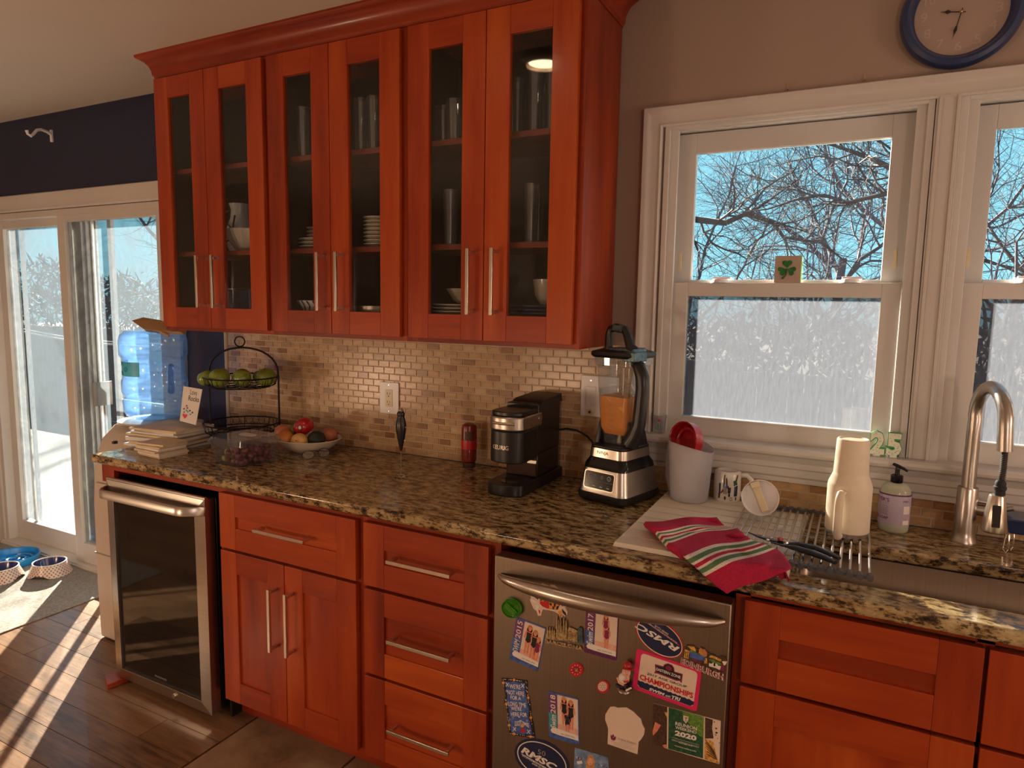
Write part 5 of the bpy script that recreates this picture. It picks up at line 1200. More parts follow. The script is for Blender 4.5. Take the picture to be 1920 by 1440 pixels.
# jar
b = M(); rows = [rr4(.040, .040, .178, .012), rr4(.042, .042, .205, .012), rr4(.050, .050, .225, .014), rr4(.062, .062, .420, .016), rr4(.067, .067, .425, .016), rr4(.068, .068, .452, .016)]; loft(b, rows, cap=False); b.add([p for p in rr4(.040, .040, .179, .012)], [tuple(range(20))]); jar = b.build('jar', 'jar_glass', t_, local=True)
b = M(); loft(b, [rr4(.0395, .0395, .208, .012), rr4(.0485, .0485, .229, .013), rr4(.0535, .0535, .327, .014)]); b.build('orange_drink', 'juice', t_, local=True)
b = M(); loft(b, [rr4(.054, .054, .3275, .014), rr4(.0555, .0555, .350, .014)], cap=False); b.build('foam_film', 'clear_plastic', t_, local=True)
b = M()
for i in range(11): z_ = .235+.017*i; x_ = .0512+.0628*0; yf = -(.0505+.0115*(z_-.225)/.195)-.0008; b.add([(-.012, yf, z_), ((.006 if i % 2 else .014), yf, z_), ((.006 if i % 2 else .014), yf, z_+.0012), (-.012, yf, z_+.0012)], [(0,1,2,3)])
b.build('measure_marks', 'ink_grey', jar, smooth=0, local=True)
b = M(); b.tube([(0, 0, .178), (0, 0, .225)], [.016, .006], 12); b.tube([(0, 0, .225), (0, 0, .415)], .0045, 8)
for k_, z_ in enumerate((.235, .29, .35)):
    a = k_*.9; b.add([(0, 0, z_), (.034*math.cos(a), .034*math.sin(a), z_+.006), (.030*math.cos(a+.4), .030*math.sin(a+.4), z_+.004)], [(0,1,2)]); b.add([(0, 0, z_), (-.034*math.cos(a), -.034*math.sin(a), z_-.004), (-.030*math.cos(a+.4), -.030*math.sin(a+.4), z_)], [(0,1,2)])
b.build('blade_tower', 'nickel', t_, local=True)
# handle on the right of the jar
b = M(); hp = [(.058, -.03, .440), (.078, -.035, .428), (.092, -.035, .395), (.094, -.035, .36), (.090, -.035, .30), (.086, -.035, .25), (.074, -.035, .215), (.056, -.035, .186)]
b.tube(hp, [.014, .017, .019, .0185, .0185, .019, .022, .024], 12, flat=1.2); b.build('jar_handle', 'black_plastic', t_, local=True)
# lid with folding carry handle
b = M(); loft(b, [rr4(.072, .072, .448, .02), rr4(.080, .078, .456, .022), rr4(.078, .076, .466, .022), rr4(.050, .050, .476, .02)]); ld = b.build('lid', 'black_plastic', t_, local=True)
b = M(); b.frust([(-.020, -.060, .468), (.075, -.060, .468), (.075, .02, .468), (-.020, .02, .468)], [(-.016, -.056, .480), (.070, -.056, .480), (.070, .015, .480), (-.016, .015, .480)]); b.box(.045, .085, -.070, .0, .440, .470); b.build('latch', 'pewter_blue', ld, bevel=.003, local=True)
b = M(); hd4 = [(-.026, -.045, .462), (-.026, -.045, .520), (-.020, -.045, .536), (.006, -.045, .541), (.030, -.045, .536), (.040, -.045, .520), (.052, -.045, .486), (.066, -.045, .474)]
b.tube(hd4, [.014, .012, .0125, .013, .0125, .013, .015, .015], 10); b.build('carry_handle', 'black_plastic', ld, local=True)
b = M(); b.tube([(-.006, -.045, .5412), (.028, -.045, .5365)], .0136, 10); b.build('release_button', 'pewter_blue', ld, local=True)
b = M(); loft(b, [rr4(.0685, .0685, .4535, .016), rr4(.0690, .0690, .430, .016)], cap=False); b.build('rim_band', 'clear_plastic', ld, local=True)
# --- slatted draining board
t_ = thing('draining_board', 'cream slatted wooden draining board lying under the pitcher and towel', 'board', (.51, -.33, CT))
ys_ = [-.600]; 
n = 9; pitch = (.600-.045)/n; sl_ = None
for i in range(n):
    y0 = -.600+i*pitch
    q = M(); x0b, x1b = .3009-.001*i*.4, .7165+.0012*i
    c = .0045
    q.frust([(x0b, y0+.0025, CT+.0008), (x1b, y0+.0025, CT+.0008), (x1b, y0+pitch-.0025, CT+.0008), (x0b, y0+pitch-.0025, CT+.0008)], [(x0b+c, y0+.0025+c*.6, CT+.0125), (x1b-c, y0+.0025+c*.6, CT+.0125), (x1b-c, y0+pitch-.0025-c*.6, CT+.0125), (x0b+c, y0+pitch-.0025-c*.6, CT+.0125)])
    q.build('slat', 'slat_wood', t_, smooth=0)
ZBd = CT+.0125
# --- roll-up rack of steel rods
t_ = thing('drying_rack', 'roll-up steel rod drying rack spanning the sink edge', 'rack', (.72, -.32, ZBd))
npit = .0202; rod = None
b = M(); x_ = .8792; k = 0; xl = .8792-16*npit
for yy in (-.5505, -.0905):
    b = M()
    b.box(xl-.006, .8792+.007, yy-.007, yy+.007, ZBd+.0045, ZBd+.0115)
    for i in range(17): b.tube([(.8792-i*npit, yy-.0095, ZBd+.008), (.8792-i*npit, yy+.0095, ZBd+.008)], .0074, 10)
    b.build('silicone_edge', 'silicone', t_, smooth=40)
for i in range(17):
    if rod is None: q = M(); q.tube([(.8792, -.541, ZBd+.0085), (.8792, -.100, ZBd+.0085)], .0034, 10); rod = q.build('rod', 'rod_steel', t_); o = rod
    else: o = rod.copy(); C.objects.link(o); o.location = (-i*npit, 0, 0)
ZR = ZBd+.0135
# --- frosted pitcher with red lid inside
px_, py_ = .383, -.115
t_ = thing('pitcher', 'frosted clear plastic pitcher standing on the draining board', 'pitcher', (px_, py_, ZBd))
b = M(); n = 40; rows = []
prp = [(.052, 0), (.056, .004), (.058, .03), (.0665, .150), (.0690, .176)]
for r_, z_ in prp:
    ring = []
    for k in range(n):
        a = 2*PI*k/n; zz = z_
        if z_ > .17: zz += -.014*math.cos(a-math.radians(-10))-.004*math.cos(2*a)
        rr = r_*(1+.10*math.exp(-((a-math.radians(335))/.22)**2)*(z_/.176)**2) if a > PI else r_
        ring.append((px_+rr*math.cos(a), py_+rr*.93*math.sin(a), ZBd+.0005+zz))
    rows.append(ring)
loft(b, rows, cap=False); b.add([p for p in rows[0]], [tuple(range(n))]); b.build('body', 'frost_plastic', t_, solid=.0018, smooth=60)
b = M()
b.tube([(px_-.052, py_+.035, ZBd+.165), (px_-.074, py_+.048, ZBd+.160), (px_-.080, py_+.052, ZBd+.12), (px_-.078, py_+.050, ZBd+.05), (px_-.066, py_+.044, ZBd+.015), (px_-.050, py_+.034, ZBd+.010)], [.010, .010, .010, .009, .009, .008], 10, flat=1.3); b.build('pitcher_handle', 'frost_plastic', t_)
t_ = thing('plastic_lid', 'dark red round plastic lid tucked on edge into the pitcher mouth', 'lid', (px_+.005, py_, 1.075))
c0 = Vector((px_-.004, py_+.005, 1.108)); T = Matrix.Translation(c0) @ Matrix.Rotation(math.radians(-34), 4, 'Z') @ Matrix.Rotation(math.radians(80), 4, 'X') @ Matrix.Rotation(math.radians(0), 4, 'Y')
b = M(); b.lathe([(.001, 0), (.048, 0), (.055, .006), (.056, .034), (.060, .036), (.060, .030), (.058, .029), (.058, .006), (.05, -.004), (.001, -.004)], (0, 0, 0), 40, T=T); b.build('lid_cup', 'red_plastic', t_, solid=.0)
b = M(); b.tube([T @ Vector((.040*math.cos(a), .040*math.sin(a), .004+.010)) for a in [PI*i/10 for i in range(11)]], .005, 8); b.build('lid_rib', 'red_plastic', t_)
# --- mug upside down
mx, my = .486, -.052
mr, mh = .0405, .094
t_ = thing('mug', 'white mug with upside-down printed swimmers and divers, standing inverted', 'mug', (mx, my, ZBd))
b = M(); b.lathe([(mr-.004, .004), (mr-.002, .0), (mr, .003), (mr, mh-.008), (mr-.003, mh-.002), (mr-.008, mh), (mr-.011, mh), (mr-.014, mh-.0035), (.001, mh-.0035)], (mx, my, ZBd), 40); mg = b.build('body', 'white_china', t_, smooth=50)
b = M(); hA = math.radians(20); hv = Vector((math.cos(hA), math.sin(hA)*.3, 0)).normalized(); b.tube([Vector((mx, my, ZBd))+hv*a+Vector((0, 0, c)) for a, c in ((.038, .080), (.056, .082), (.070, .070), (.074, .050), (.068, .028), (.052, .018), (.038, .022))], [.006, .0055, .0055, .0055, .0055, .006, .007], 10, flat=1.3); b.build('mug_handle', 'white_china', t_)
def onmug(a_deg, z_, o=.0004): a = math.radians(a_deg); return Vector((mx+(mr+o)*math.cos(a), my+(mr+o)*math.sin(a), ZBd+z_))
def mugpoly(q, pts, m): q.add([onmug(a, z) for a, z in pts], [tuple(range(len(pts)))], m)
b = M()
# inverted figures: head low, legs up
def ell(ca, cz, ra, rz_, n=12): return [(ca+ra*math.cos(2*PI*i/n), cz+rz_*math.sin(2*PI*i/n)) for i in range(n)]
mugpoly(b, ell(-88, .014, 4.5, .006), 0); mugpoly(b, [(-97, .026), (-80, .026), (-82, .046), (-95, .046)], 1); mugpoly(b, [(-97, .045), (-80, .045), (-79, .058), (-98, .058)], 2)
mugpoly(b, [(-96, .057), (-90, .057), (-91, .072), (-90, .087), (-95, .087), (-97, .072)], 0); mugpoly(b, [(-86, .057), (-80, .057), (-81, .070), (-84, .078), (-88, .076)], 0); mugpoly(b, [(-80, .046), (-70, .034), (-66, .040), (-78, .056)], 0); mugpoly(b, [(-97, .044), (-108, .030), (-106, .026), (-95, .034)], 0)
mugpoly(b, ell(-71, .024, 4, .006), 3); mugpoly(b, [(-78, .030), (-66, .030), (-64, .048), (-78, .048)], 3)
mugpoly(b, ell(-40, .013, 4, .006), 0); mugpoly(b, [(-50, .020), (-33, .020), (-32, .054), (-50, .050)], 3); mugpoly(b, [(-52, .052), (-34, .056), (-40, .072), (-56, .068)], 4); mugpoly(b, [(-46, .070), (-38, .068), (-32, .086), (-37, .088)], 0)
mugpoly(b, ell(-62, .012, 5, .006), 3); mugpoly(b, ell(-62, .012, 3.2, .0042), 5)
mugpoly(b, [(-116, .026), (-108, .028), (-108, .060), (-117, .058)], 3); mugpoly(b, [(-118, .010), (-110, .012), (-108, .028), (-118, .028)], 0)
b.build('printed_figures', ['ink_brown', 'ink_grey', 'ink_blue', 'ink_navy', 'ink_green', 'ink_white'], mg, smooth=0)
# --- small shot glass on the stool
p = at(1238, 811, y=.0)
t_ = thing('shot_glass', 'small clear shot glass with a red and green print on the window stool', 'glass', (p.x, -.012, ZS))
b = M(); b.lathe([(.001, .001), (.0165, .001), (.0235, .060), (.0222, .060), (.0150, .012), (.001, .011)], (p.x, -.012, ZS), 24); sg_ = b.build('glass_body', 'jar_glass', t_)
b = M(); b.add([(p.x+.0215*math.cos(math.radians(a)), -.012+.0215*math.sin(math.radians(a)), ZS+z) for a, z in ((-95, .040), (-70, .040), (-75, .050), (-90, .050))], [(0,1,2,3)], 0); b.add([(p.x+.0195*math.cos(math.radians(a)), -.012+.0195*math.sin(math.radians(a)), ZS+z) for a, z in ((-98, .022), (-80, .020), (-84, .034), (-95, .034))], [(0,1,2,3)], 1); b.build('print', ['ink_pink', 'green_print'], sg_)
# --- round white lid with wooden-coloured scraper bar leaning on the rack
t_ = thing('food_lid', 'round translucent white lid with a cream crossbar standing on edge on the rack', 'lid', (.605, -.23, ZR))
c0 = at(1424, 962, y=-.215); c0.z = ZR+.048; nrm_ = Vector((.05, -.90, .43)).normalized()
uxx = Vector((0, 0, 1)).cross(nrm_).normalized(); uyy = nrm_.cross(uxx)
T = Matrix(((uxx.x, uyy.x, nrm_.x, c0.x), (uxx.y, uyy.y, nrm_.y, c0.y), (uxx.z, uyy.z, nrm_.z, c0.z), (0, 0, 0, 1)))
b = M(); b.lathe([(.001, 0), (.040, 0), (.0475, .003), (.0490, .014), (.0505, .014), (.0495, .0), (.042, -.003), (.001, -.003)], (0, 0, 0), 40, T=T); b.build('disc', 'white_plastic', t_)
b = M(); T2 = T @ Matrix.Rotation(math.radians(115), 4, 'Z'); b.box(-.040, .043, -.010, .010, .003, .011, T=T2); b.build('crossbar', 'cream_plastic', t_, bevel=.002)
b = M(); b.box(.030, .046, -.012, .012, .008, .016, T=T2); b.ball(T2 @ Vector((.024, .001, .012)), .0035, 8); b.build('clip', 'cream_plastic', t_, bevel=.002)
t_ = thing('clear_ladle', 'tiny clear plastic stick lying beside the white lid on the rack', 'utensil', at(1450, 988, z=ZR+.003))
b = M(); b.tube([at(1440, 985, z=ZR+.012), at(1455, 988, z=ZR+.010), at(1466, 992, z=ZR+.008)], [.002, .002, .004], 8); b.build('stick', 'clear_plastic', t_)
# --- can opener / pliers
t_ = thing('kitchen_pliers', 'black-handled pliers with a red dot lying across the rack', 'pliers', at(1490, 1018, z=ZR))
zz = ZR+.007
A = [at(1403, 998, z=zz), at(1425, 1007, z=zz), at(1450, 1014, z=zz), at(1470, 1018, z=zz)]
b = M(); b.tube(A, [.002, .006, .008, .007], 8, flat=.5); b.tube([at(1446, 1017, z=zz), at(1470, 1023, z=zz)], [.003, .005], 8, flat=.6); b.build('jaw', 'black_gloss', t_)
b = M(); b.tube([at(1476, 1019, z=zz), at(1496, 1020, z=zz), at(1530, 1027, z=zz), at(1560, 1040, z=zz), at(1574, 1047, z=zz)], [.004, .0075, .0085, .008, .005], 10, flat=.75); b.build('handle', 'black_plastic', t_)
b = M(); b.tube([at(1470, 1023, z=zz+.002), at(1492, 1028, z=zz+.002), at(1520, 1036, z=zz+.002), at(1548, 1046, z=zz+.002), at(1566, 1055, z=zz+.002)], [.004, .0085, .0095, .0085, .006], 10, flat=.8); b.build('handle', 'black_plastic', t_)
b = M(); c = at(1463, 1012, z=zz+.006); b.lathe([(.001, .005), (.006, .005), (.007, 0)], c, 14); b.build('red_button', 'red_plastic', t_)
b = M(); c = at(1446, 1008, z=zz+.004); b.lathe([(.001, .003), (.004, .003), (.005, 0)], c, 12); c = at(1475, 1018, z=zz+.004); b.lathe([(.001, .004), (.005, .004), (.006, 0)], c, 12); b.build('rivet', 'chrome', t_)
# --- inverted cream tumbler
tx_, ty_ = .826, -.265
t_ = thing('tumbler', 'cream handled insulated tumbler standing upside down on the rack', 'tumbler', (tx_, ty_, ZR))
b = M(); b.lathe([(.044, .0), (.049, .001), (.0495, .010), (.045, .011)], (tx_, ty_, ZR), 40); b.build('steel_rim', 'steel', t_)
b = M(); b.lathe([(.0505, .0105), (.0530, .013), (.0530, .128), (.0510, .138), (.0420, .160), (.0415, .166), (.0385, .248), (.0365, .252), (.034, .2525), (.032, .2495), (.001, .2495)], (tx_, ty_, ZR), 48); b.build('body', 'cream_coat', t_, smooth=40)
hv = Vector((-.28, -.96, 0)).normalized(); side_ = Vector((.96, -.28, 0))
b = M(); hpz = [(.050, .118), (.064, .119), (.074, .108), (.077, .090), (.077, .050), (.076, .018), (.070, .008), (.060, .010)]
for i in range(1): b.tube([Vector((tx_, ty_, ZR))+hv*a+Vector((0, 0, c)) for a, c in hpz], [.011, .0105, .0105, .0105, .0105, .011, .011, .010], 12, flat=.75)
b.build('handle', 'cream_coat', t_)
# --- soap dispenser
sx_, sy_ = .9395, -.085
t_ = thing('soap_bottle', 'hand soap pump bottle with a lilac label and black pump', 'soap bottle', (sx_, sy_, CT))
b = M(); b.lathe([(.001, .0), (.033, .0), (.037, .005), (.0385, .02), (.0385, .105), (.036, .122), (.026, .134), (.016, .138), (.001, .138)], (sx_, sy_, CT), 40, sy=.80); sb_ = b.build('bottle', 'soap_clear', t_, smooth=60)
b = M(); b.lathe([(.0388, .024), (.0391, .025), (.0391, .104), (.0388, .105)], (sx_, sy_, CT), 40, sy=.80); lbm = b.build('label', 'label_lilac', sb_)
b = M(); b.lathe([(.0393, .1045), (.0395, .105), (.0395, .108), (.0393, .1085)], (sx_, sy_, CT), 40, sy=.80); b.build('label_edge', 'ink_plum', lbm)
def onsoap(x0d, x1d, z0, z1):
    def f(a, c):
        an = math.radians(x0d+(x1d-x0d)*a); return Vector((sx_+.0396*math.cos(an), sy_+.0396*.80*math.sin(an), CT+z0+(z1-z0)*c))
    return f
b = M(); text_on(b, "MEYER'S", 0*Vector((1,1,1)), (1,0,0), (0,1,0), bold=.02, fn=onsoap(-190, -112, .086, .097)); text_on(b, 'CLEAN DAY', (0,0,0), (1,0,0), (0,1,0), fn=onsoap(-180, -112, .080, .083)); text_on(b, 'HAND SOAP', (0,0,0), (1,0,0), (0,1,0), bold=.02, fn=onsoap(-200, -112, .037, .045))
for i in range(9):
    f = onsoap(-160, -113-(i % 3)*2, .050+.0032*i, .0508+.0032*i); b.add([f(0, 0), f(.33, 0), f(.66, 0), f(1, 0), f(1, 1), f(.66, 1), f(.33, 1), f(0, 1)], [(0,1,6,7), (1,2,5,6), (2,3,4,5)])
f = onsoap(-62, -38, .088, .094); text_on(b, 'MRS', (0,0,0), (1,0,0), (0,1,0), fn=f)
b.build('lettering', 'ink_plum', lbm, smooth=0)
b = M()
for z0, z1 in ((.056, .078), (.026, .038)):
    f = onsoap(-58, -28, z0, z1); b.add([f(0, 0), f(.5, 0), f(1, 0), f(1, 1), f(.5, 1), f(0, 1)], [(0,1,4,5), (1,2,3,4)])
b.build('label_panel', 'ink_white', lbm, smooth=0)
b = M(); b.lathe([(.0145, .136), (.0155, .138), (.0155, .156), (.013, .158), (.006, .158), (.006, .174)], (sx_, sy_, CT), 24, cap1=True); b.tube([(sx_-.010, sy_+.006, CT+.186), (sx_, sy_, CT+.183), (sx_+.014, sy_-.004, CT+.178), (sx_+.024, sy_-.008, CT+.172)], [.006, .0065, .0055, .004], 10, flat=.7); b.tube([(sx_, sy_, CT+.170), (sx_, sy_, CT+.183)], .0055, 10); b.build('pump', 'black_gloss', t_)
# --- faucet
fx2, fy2 = 1.104, -.088
t_ = thing('faucet', 'brushed steel gooseneck faucet with a black hose pull-down head', 'faucet', (fx2, fy2, CT))
b = M(); b.lathe([(.001, .0), (.032, .0), (.032, .004), (.027, .012), (.0250, .030), (.0240, .144), (.0225, .148), (.001, .148)], (fx2, fy2, CT), 32); b.build('base_column', 'steel', t_)
b = M(); pts = [(fx2, fy2, CT+.148), (fx2, fy2, 1.20), (fx2+.001, fy2-.002, 1.245)]
ex, ey = 1.142, -.262
n = 14
for i in range(n+1):
    a = PI*i/n; pts.append((fx2+(ex-fx2)*(1-math.cos(a))/2, fy2+(ey-fy2)*(1-math.cos(a))/2, 1.255+.083*math.sin(a)*.98))
pts.append((ex+.002, ey-.002, 1.215)); pts.append((ex+.003, ey-.003, 1.196))
b.tube(pts, [.0165]*3+[.0165]*(n+1)+[.0168, .0168], 20); b.build('gooseneck', 'steel', t_, smooth=60)
b = M(); b.tube([(ex+.003, ey-.003, 1.200), (ex+.004, ey-.003, 1.16), (ex+.001, ey-.004, 1.118)], .0062, 12); hs = b.build('hose', 'black_rubber', t_)
b = M()
for i in range(16): z_ = 1.194-.0043*i; b.tube([(ex+.0035+.0068*math.cos(a), ey-.003+.0068*math.sin(a), z_) for a in [2*PI*k/12 for k in range(12)]], .0009, 4, closed=True)
b.build('hose_rings', 'silicone', hs)
b = M(); b.lathe([(.001, .040), (.008, .040), (.0115, .034), (.0115, .026), (.0135, .024), (.0135, .018), (.0115, .016), (.0115, .0), (.001, 0)], (ex+.001, ey-.004, 1.086), 20); b.build('hose_coupling', 'black_rubber', t_)
hx2, hy2 = ex-.001, ey-.006
b = M(); b.lathe([(.001, .0), (.024, .0), (.0265, .002), (.0275, .006), (.0165, .088), (.015, .091), (.001, .091)], (hx2-.002, hy2, .999), 32); hd_ = b.build('spray_head', 'nickel', t_)
b = M(); T = Matrix.Translation((hx2-.004, hy2-.0232, 1.043)) @ Matrix.Rotation(math.radians(-8), 4, 'X'); b.prism(rrect(-.0085, .0085, -.026, .026, .002), (0, 0, 0), (1, 0, 0), (0, 0, 1), .004); b.v = [tuple(T @ Vector(v)) for v in b.v]; b.build('spray_button', 'black_gloss', hd_, bevel=.001)
b = M(); b.tube([(fx2+.018, fy2, 1.005), (fx2+.075, fy2-.004, 1.002)], .0155, 20); b.tube([(fx2+.068, fy2-.003, 1.010), (fx2+.10, fy2-.005, 1.020)], .0065, 10); b.tube([(fx2+.022, fy2-.004, 1.028), (fx2+.070, fy2-.006, 1.024)], .006, 10); b.build('lever', 'steel', t_)
# --- number candles on the stool
def digit_candle(s_, u0, u1, v0, v1, lb, shear=0):
    yq = -.030; a = at(u0, v1, y=yq); c = at(u1, v1, y=yq); e_ = at(u0, v0, y=yq); base = Vector(((a.x+c.x)/2, yq, ZS))
    t_ = thing('number_candle', lb, 'candle', base)
    vs, fs = text_mesh(s_, .025)
    W_, H_ = c.x-a.x, e_.z-a.z; z0 = ZS+.006
    def ring_off(bold, d0, d1, m):
        vs, fs = text_mesh(s_, bold); q = M(); n = len(vs)
        return vs, fs
    def solid(mat, bold, y0, y1, name, grow_):
        vs, fs = text_mesh(s_, bold); q = M(); n = len(vs)
        P0 = [(a.x-grow_+(W_+2*grow_)*x, y0, z0-grow_+(H_+2*grow_)*z) for x, z in vs]; P1 = [(p[0], y1, p[2]) for p in P0]
        ec = {}
        for f in fs:
            for i in range(len(f)):
                k = (f[i], f[(i+1) % len(f)]); ec[tuple(sorted(k))] = ec.get(tuple(sorted(k)), []) + [k]
        F = [tuple(f) for f in fs]+[tuple(n+i for i in reversed(f)) for f in fs]
        for k, l in ec.items():
            if len(l) == 1: i, j = l[0]; F.append((j, i, n+i, n+j))
        q.add(P0+P1, F); return q.build(name, mat, t_, smooth=0)
    solid('candle_wax', .050, yq, yq+.016, 'wax_digit', 0)
    g_ = solid('green_print', .085, yq+.003, yq+.013, 'green_edge', .0016)
    q = M(); r3 = random.Random(2)
    vs, fs = text_mesh(s_, .02)
    for _ in range(46):
        f = r3.choice(fs); i, j, k = f[0], f[1], f[2]; x = (vs[i][0]+vs[j][0]+vs[k][0])/3; z = (vs[i][1]+vs[j][1]+vs[k][1])/3; p = Vector((a.x+W_*x, yq-.0004, z0+H_*z)); d_ = .0009
        q.add([p+Vector((-d_, 0, -d_)), p+Vector((d_, 0, -d_)), p+Vector((d_, 0, d_)), p+Vector((-d_, 0, d_))], [(0,1,2,3)], r3.randint(0, 2))
    q.build('sprinkles', ['green_print', 'ink_orange', 'ink_navy'], t_, smooth=0)
    q = M(); q.box(base.x-.009, base.x+.009, yq+.002, yq+.012, ZS+.0003, ZS+.012); q.build('foot', 'candle_wax', t_, smooth=0)
    q = M(); q.tube([(base.x-.004, yq+.006, z0+H_), (base.x-.002, yq+.006, z0+H_+.006)], .0007, 5); q.build('wick', 'ink_black', t_)
digit_candle('2', 1630, 1658, 803, 846, 'white number 2 candle with green edge, left of the 5, on the window stool')
digit_candle('5', 1661, 1690, 806, 848, 'white number 5 candle with green edge on the window stool')
# --- clover block on the meeting rail
pa, pb = at(1451, 527, y=.022), at(1500, 527, y=.022); zt_ = at(1451, 480, y=.022).z
t_ = thing('clover_block', 'small wooden block with a green glitter shamrock on the window rail', 'block', ((pa.x+pb.x)/2, .03, 1.5995))
b = M(); b.box(pa.x, pb.x, .024, .046, 1.5995, zt_, 0); b.box(pb.x, pb.x+.0012, .024, .046, 1.5995, zt_, 1); b.build('block', ['clover_block', 'lime_paint'], t_, smooth=0)
b = M(); cc = Vector(((pa.x+pb.x)/2-.002, .0225, 1.5995+(zt_-1.5995)*.52))
for a in (90, 205, 335):
    d_ = Vector((math.cos(math.radians(a)), math.sin(math.radians(a)))); pr_ = Vector((-d_.y, d_.x)); pts = []
    for k in range(24):
        e_ = 2*PI*k/24; hx_ = 16*math.sin(e_)**3/17; hy_ = (13*math.cos(e_)-5*math.cos(2*e_)-2*math.cos(3*e_)-math.cos(4*e_))/17
        q_ = d_*(.0135*hy_+.0150)+pr_*(.0150*hx_); pts.append((q_.x, q_.y))
    b.prism(pts, cc, (1, 0, 0), (0, 0, 1), .0015)
b.tube([cc+Vector((0, -.0005, 0)), cc+Vector((-.003, -.0005, -.02)), cc+Vector((-.012, -.0005, -.030))], [.002, .002, .0035], 6); b.build('shamrock', 'clover_green', t_, smooth=0)
# --- clock
ck = at(1803, 21, y=-.02)
t_ = thing('wall_clock', 'round wall clock with a glossy navy rim and taupe dial', 'clock', (ck.x, 0, ck.z))
Tc = Matrix.Translation((ck.x, 0, ck.z)) @ Matrix.Rotation(PI/2, 4, 'X')
R0 = .139
ck_r = R0
b = M(); b.lathe([(R0-.004, -.003), (R0, .006), (R0+.001, .018), (R0-.006, .030), (R0-.016, .034), (R0-.023, .030), (R0-.026, .022), (R0-.030, .016), (R0-.034, .012)], (0, 0, 0), 64, T=Tc); b.build('rim', 'navy_plastic', t_)
b = M(); b.lathe([(R0-.031, .011), (.001, .011)], (0, 0, 0), 64, T=Tc); dl = b.build('dial', 'clock_face', t_)
for h_ in range(1, 13):
    a = PI/2-2*PI*h_/12; c = Vector((math.cos(a)*.083, math.sin(a)*.083)); b = M(); w__ = .016 if h_ < 10 else .024
    text_on(b, str(h_), (ck.x+c.x-w__/2, -.0118, ck.z+c.y-.0115), (w__, 0, 0), (0, 0, .023)); b.build('numeral', 'clock_ink', dl, smooth=0)
def hand(q, a, l, wd):
    d_ = Vector((math.cos(a), 0, math.sin(a))); n_ = Vector((-d_.z, 0, d_.x)); o = Vector((ck.x, -.016, ck.z))
    q.add([o-d_*.010+n_*.0012, o-d_*.010-n_*.0012, o+d_*l*.45-n_*.0012, o+d_*l*.62-n_*wd, o+d_*l*.76-n_*.001, o+d_*l, o+d_*l*.76+n_*.001, o+d_*l*.62+n_*wd, o+d_*l*.45+n_*.0012], [tuple(range(9))])
b = M(); hand(b, math.radians(171), .050, .0055); b.build('hour_hand', 'ink_black', t_, smooth=0)
b = M(); hand(b, math.radians(-103), .072, .004); b.build('minute_hand', 'ink_black', t_, smooth=0)
b = M(); b.ball((ck.x, -.019, ck.z), .004, 12); b.build('centre_pin', 'brass', t_)
# --- floor mat and dog bowls
b = M(); b.box(-3.95, -2.535, -1.45, -.048, .0005, .006); tag(b.build('door_mat', 'mat_weave', loc=(-3.2, -.7, 0), smooth=0, bevel=.002), 'grey woven mat on the oak floor inside the patio door', 'mat')
def dog_bowl(cx_, cy_, lb, rot):
    t_ = thing('dog_bowl', lb, 'pet bowl', (cx_, cy_, .0065)); n = 48
    R1, R2, H = .105, .078, .066
    vs = []; uvs = []
    for j in range(5):
        f = j/4
        for k in range(n):
            a = 2*PI*k/n; z_ = H*f
            if j == 0: z_ = .022*max(0, math.cos(2*(a-rot)))**3
            r_ = R1+(R2-R1)*(z_/H); vs.append((cx_+r_*math.cos(a), cy_+r_*math.sin(a), .0068+z_)); uvs.append((k/n*44, z_/H*4.6))
    b = M(); b.add(vs, [(j*n+k, j*n+(k+1) % n, (j+1)*n+(k+1) % n, (j+1)*n+k) for j in range(4) for k in range(n)])
    o = b.build('outer_wall', 'bowl_dots', t_); me = o.data; ul = me.uv_layers.new(name='u')
    for p in me.polygons:
        us = [uvs[me.loops[l].vertex_index][0] for l in p.loop_indices]; wrap = max(us)-min(us) > 20
        for l in p.loop_indices:
            u_, v_ = uvs[me.loops[l].vertex_index]; ul.data[l].uv = (u_+44 if wrap and u_ < 20 else u_, v_)
    b = M(); b.tube([(cx_+R2*math.cos(2*PI*k/n), cy_+R2*math.sin(2*PI*k/n), .0068+H) for k in range(n)], .0035, 8, closed=True); b.build('rim', 'white_china', t_)
    b = M(); b.lathe([(R2-.001, H-.002), (R2-.010, .035), (R2-.022, .016), (.001, .012)], (cx_, cy_, .0068), 40); b.build('inner_bowl', 'navy_bowl', t_)
db1 = at(93, 1057, z=.06); db2 = at(2, 1067, z=.06)
dog_bowl(db1.x, db1.y, 'white pet bowl with pink dot lattice and navy inside, whole in view', math.radians(-60))
dog_bowl(db2.x, db2.y, 'white dotted pet bowl cut by the left edge of the view', math.radians(30))
c = at(24, 1047, z=.03)
t_ = thing('slow_feeder', 'bright blue slow-feeder pet bowl with raised ridges, behind the dotted bowls', 'pet bowl', (c.x, c.y, .0065))
b = M(); b.lathe([(.125, 0), (.128, .004), (.132, .040), (.130, .046), (.124, .042), (.118, .012), (.001, .010)], (c.x, c.y, .0068), 48); b.build('bowl_body', 'blue_bowl', t_)
b = M()
for r_, a0, a1 in ((.030, 0, 300), (.060, 20, 150), (.060, 190, 330), (.092, 60, 140), (.092, 200, 290), (.092, 320, 400)):
    b.tube([(c.x+r_*math.cos(math.radians(a0+(a1-a0)*i/10)), c.y+r_*math.sin(math.radians(a0+(a1-a0)*i/10)), .022) for i in range(11)], .008, 8)
b.build('ridge', 'blue_bowl', t_)
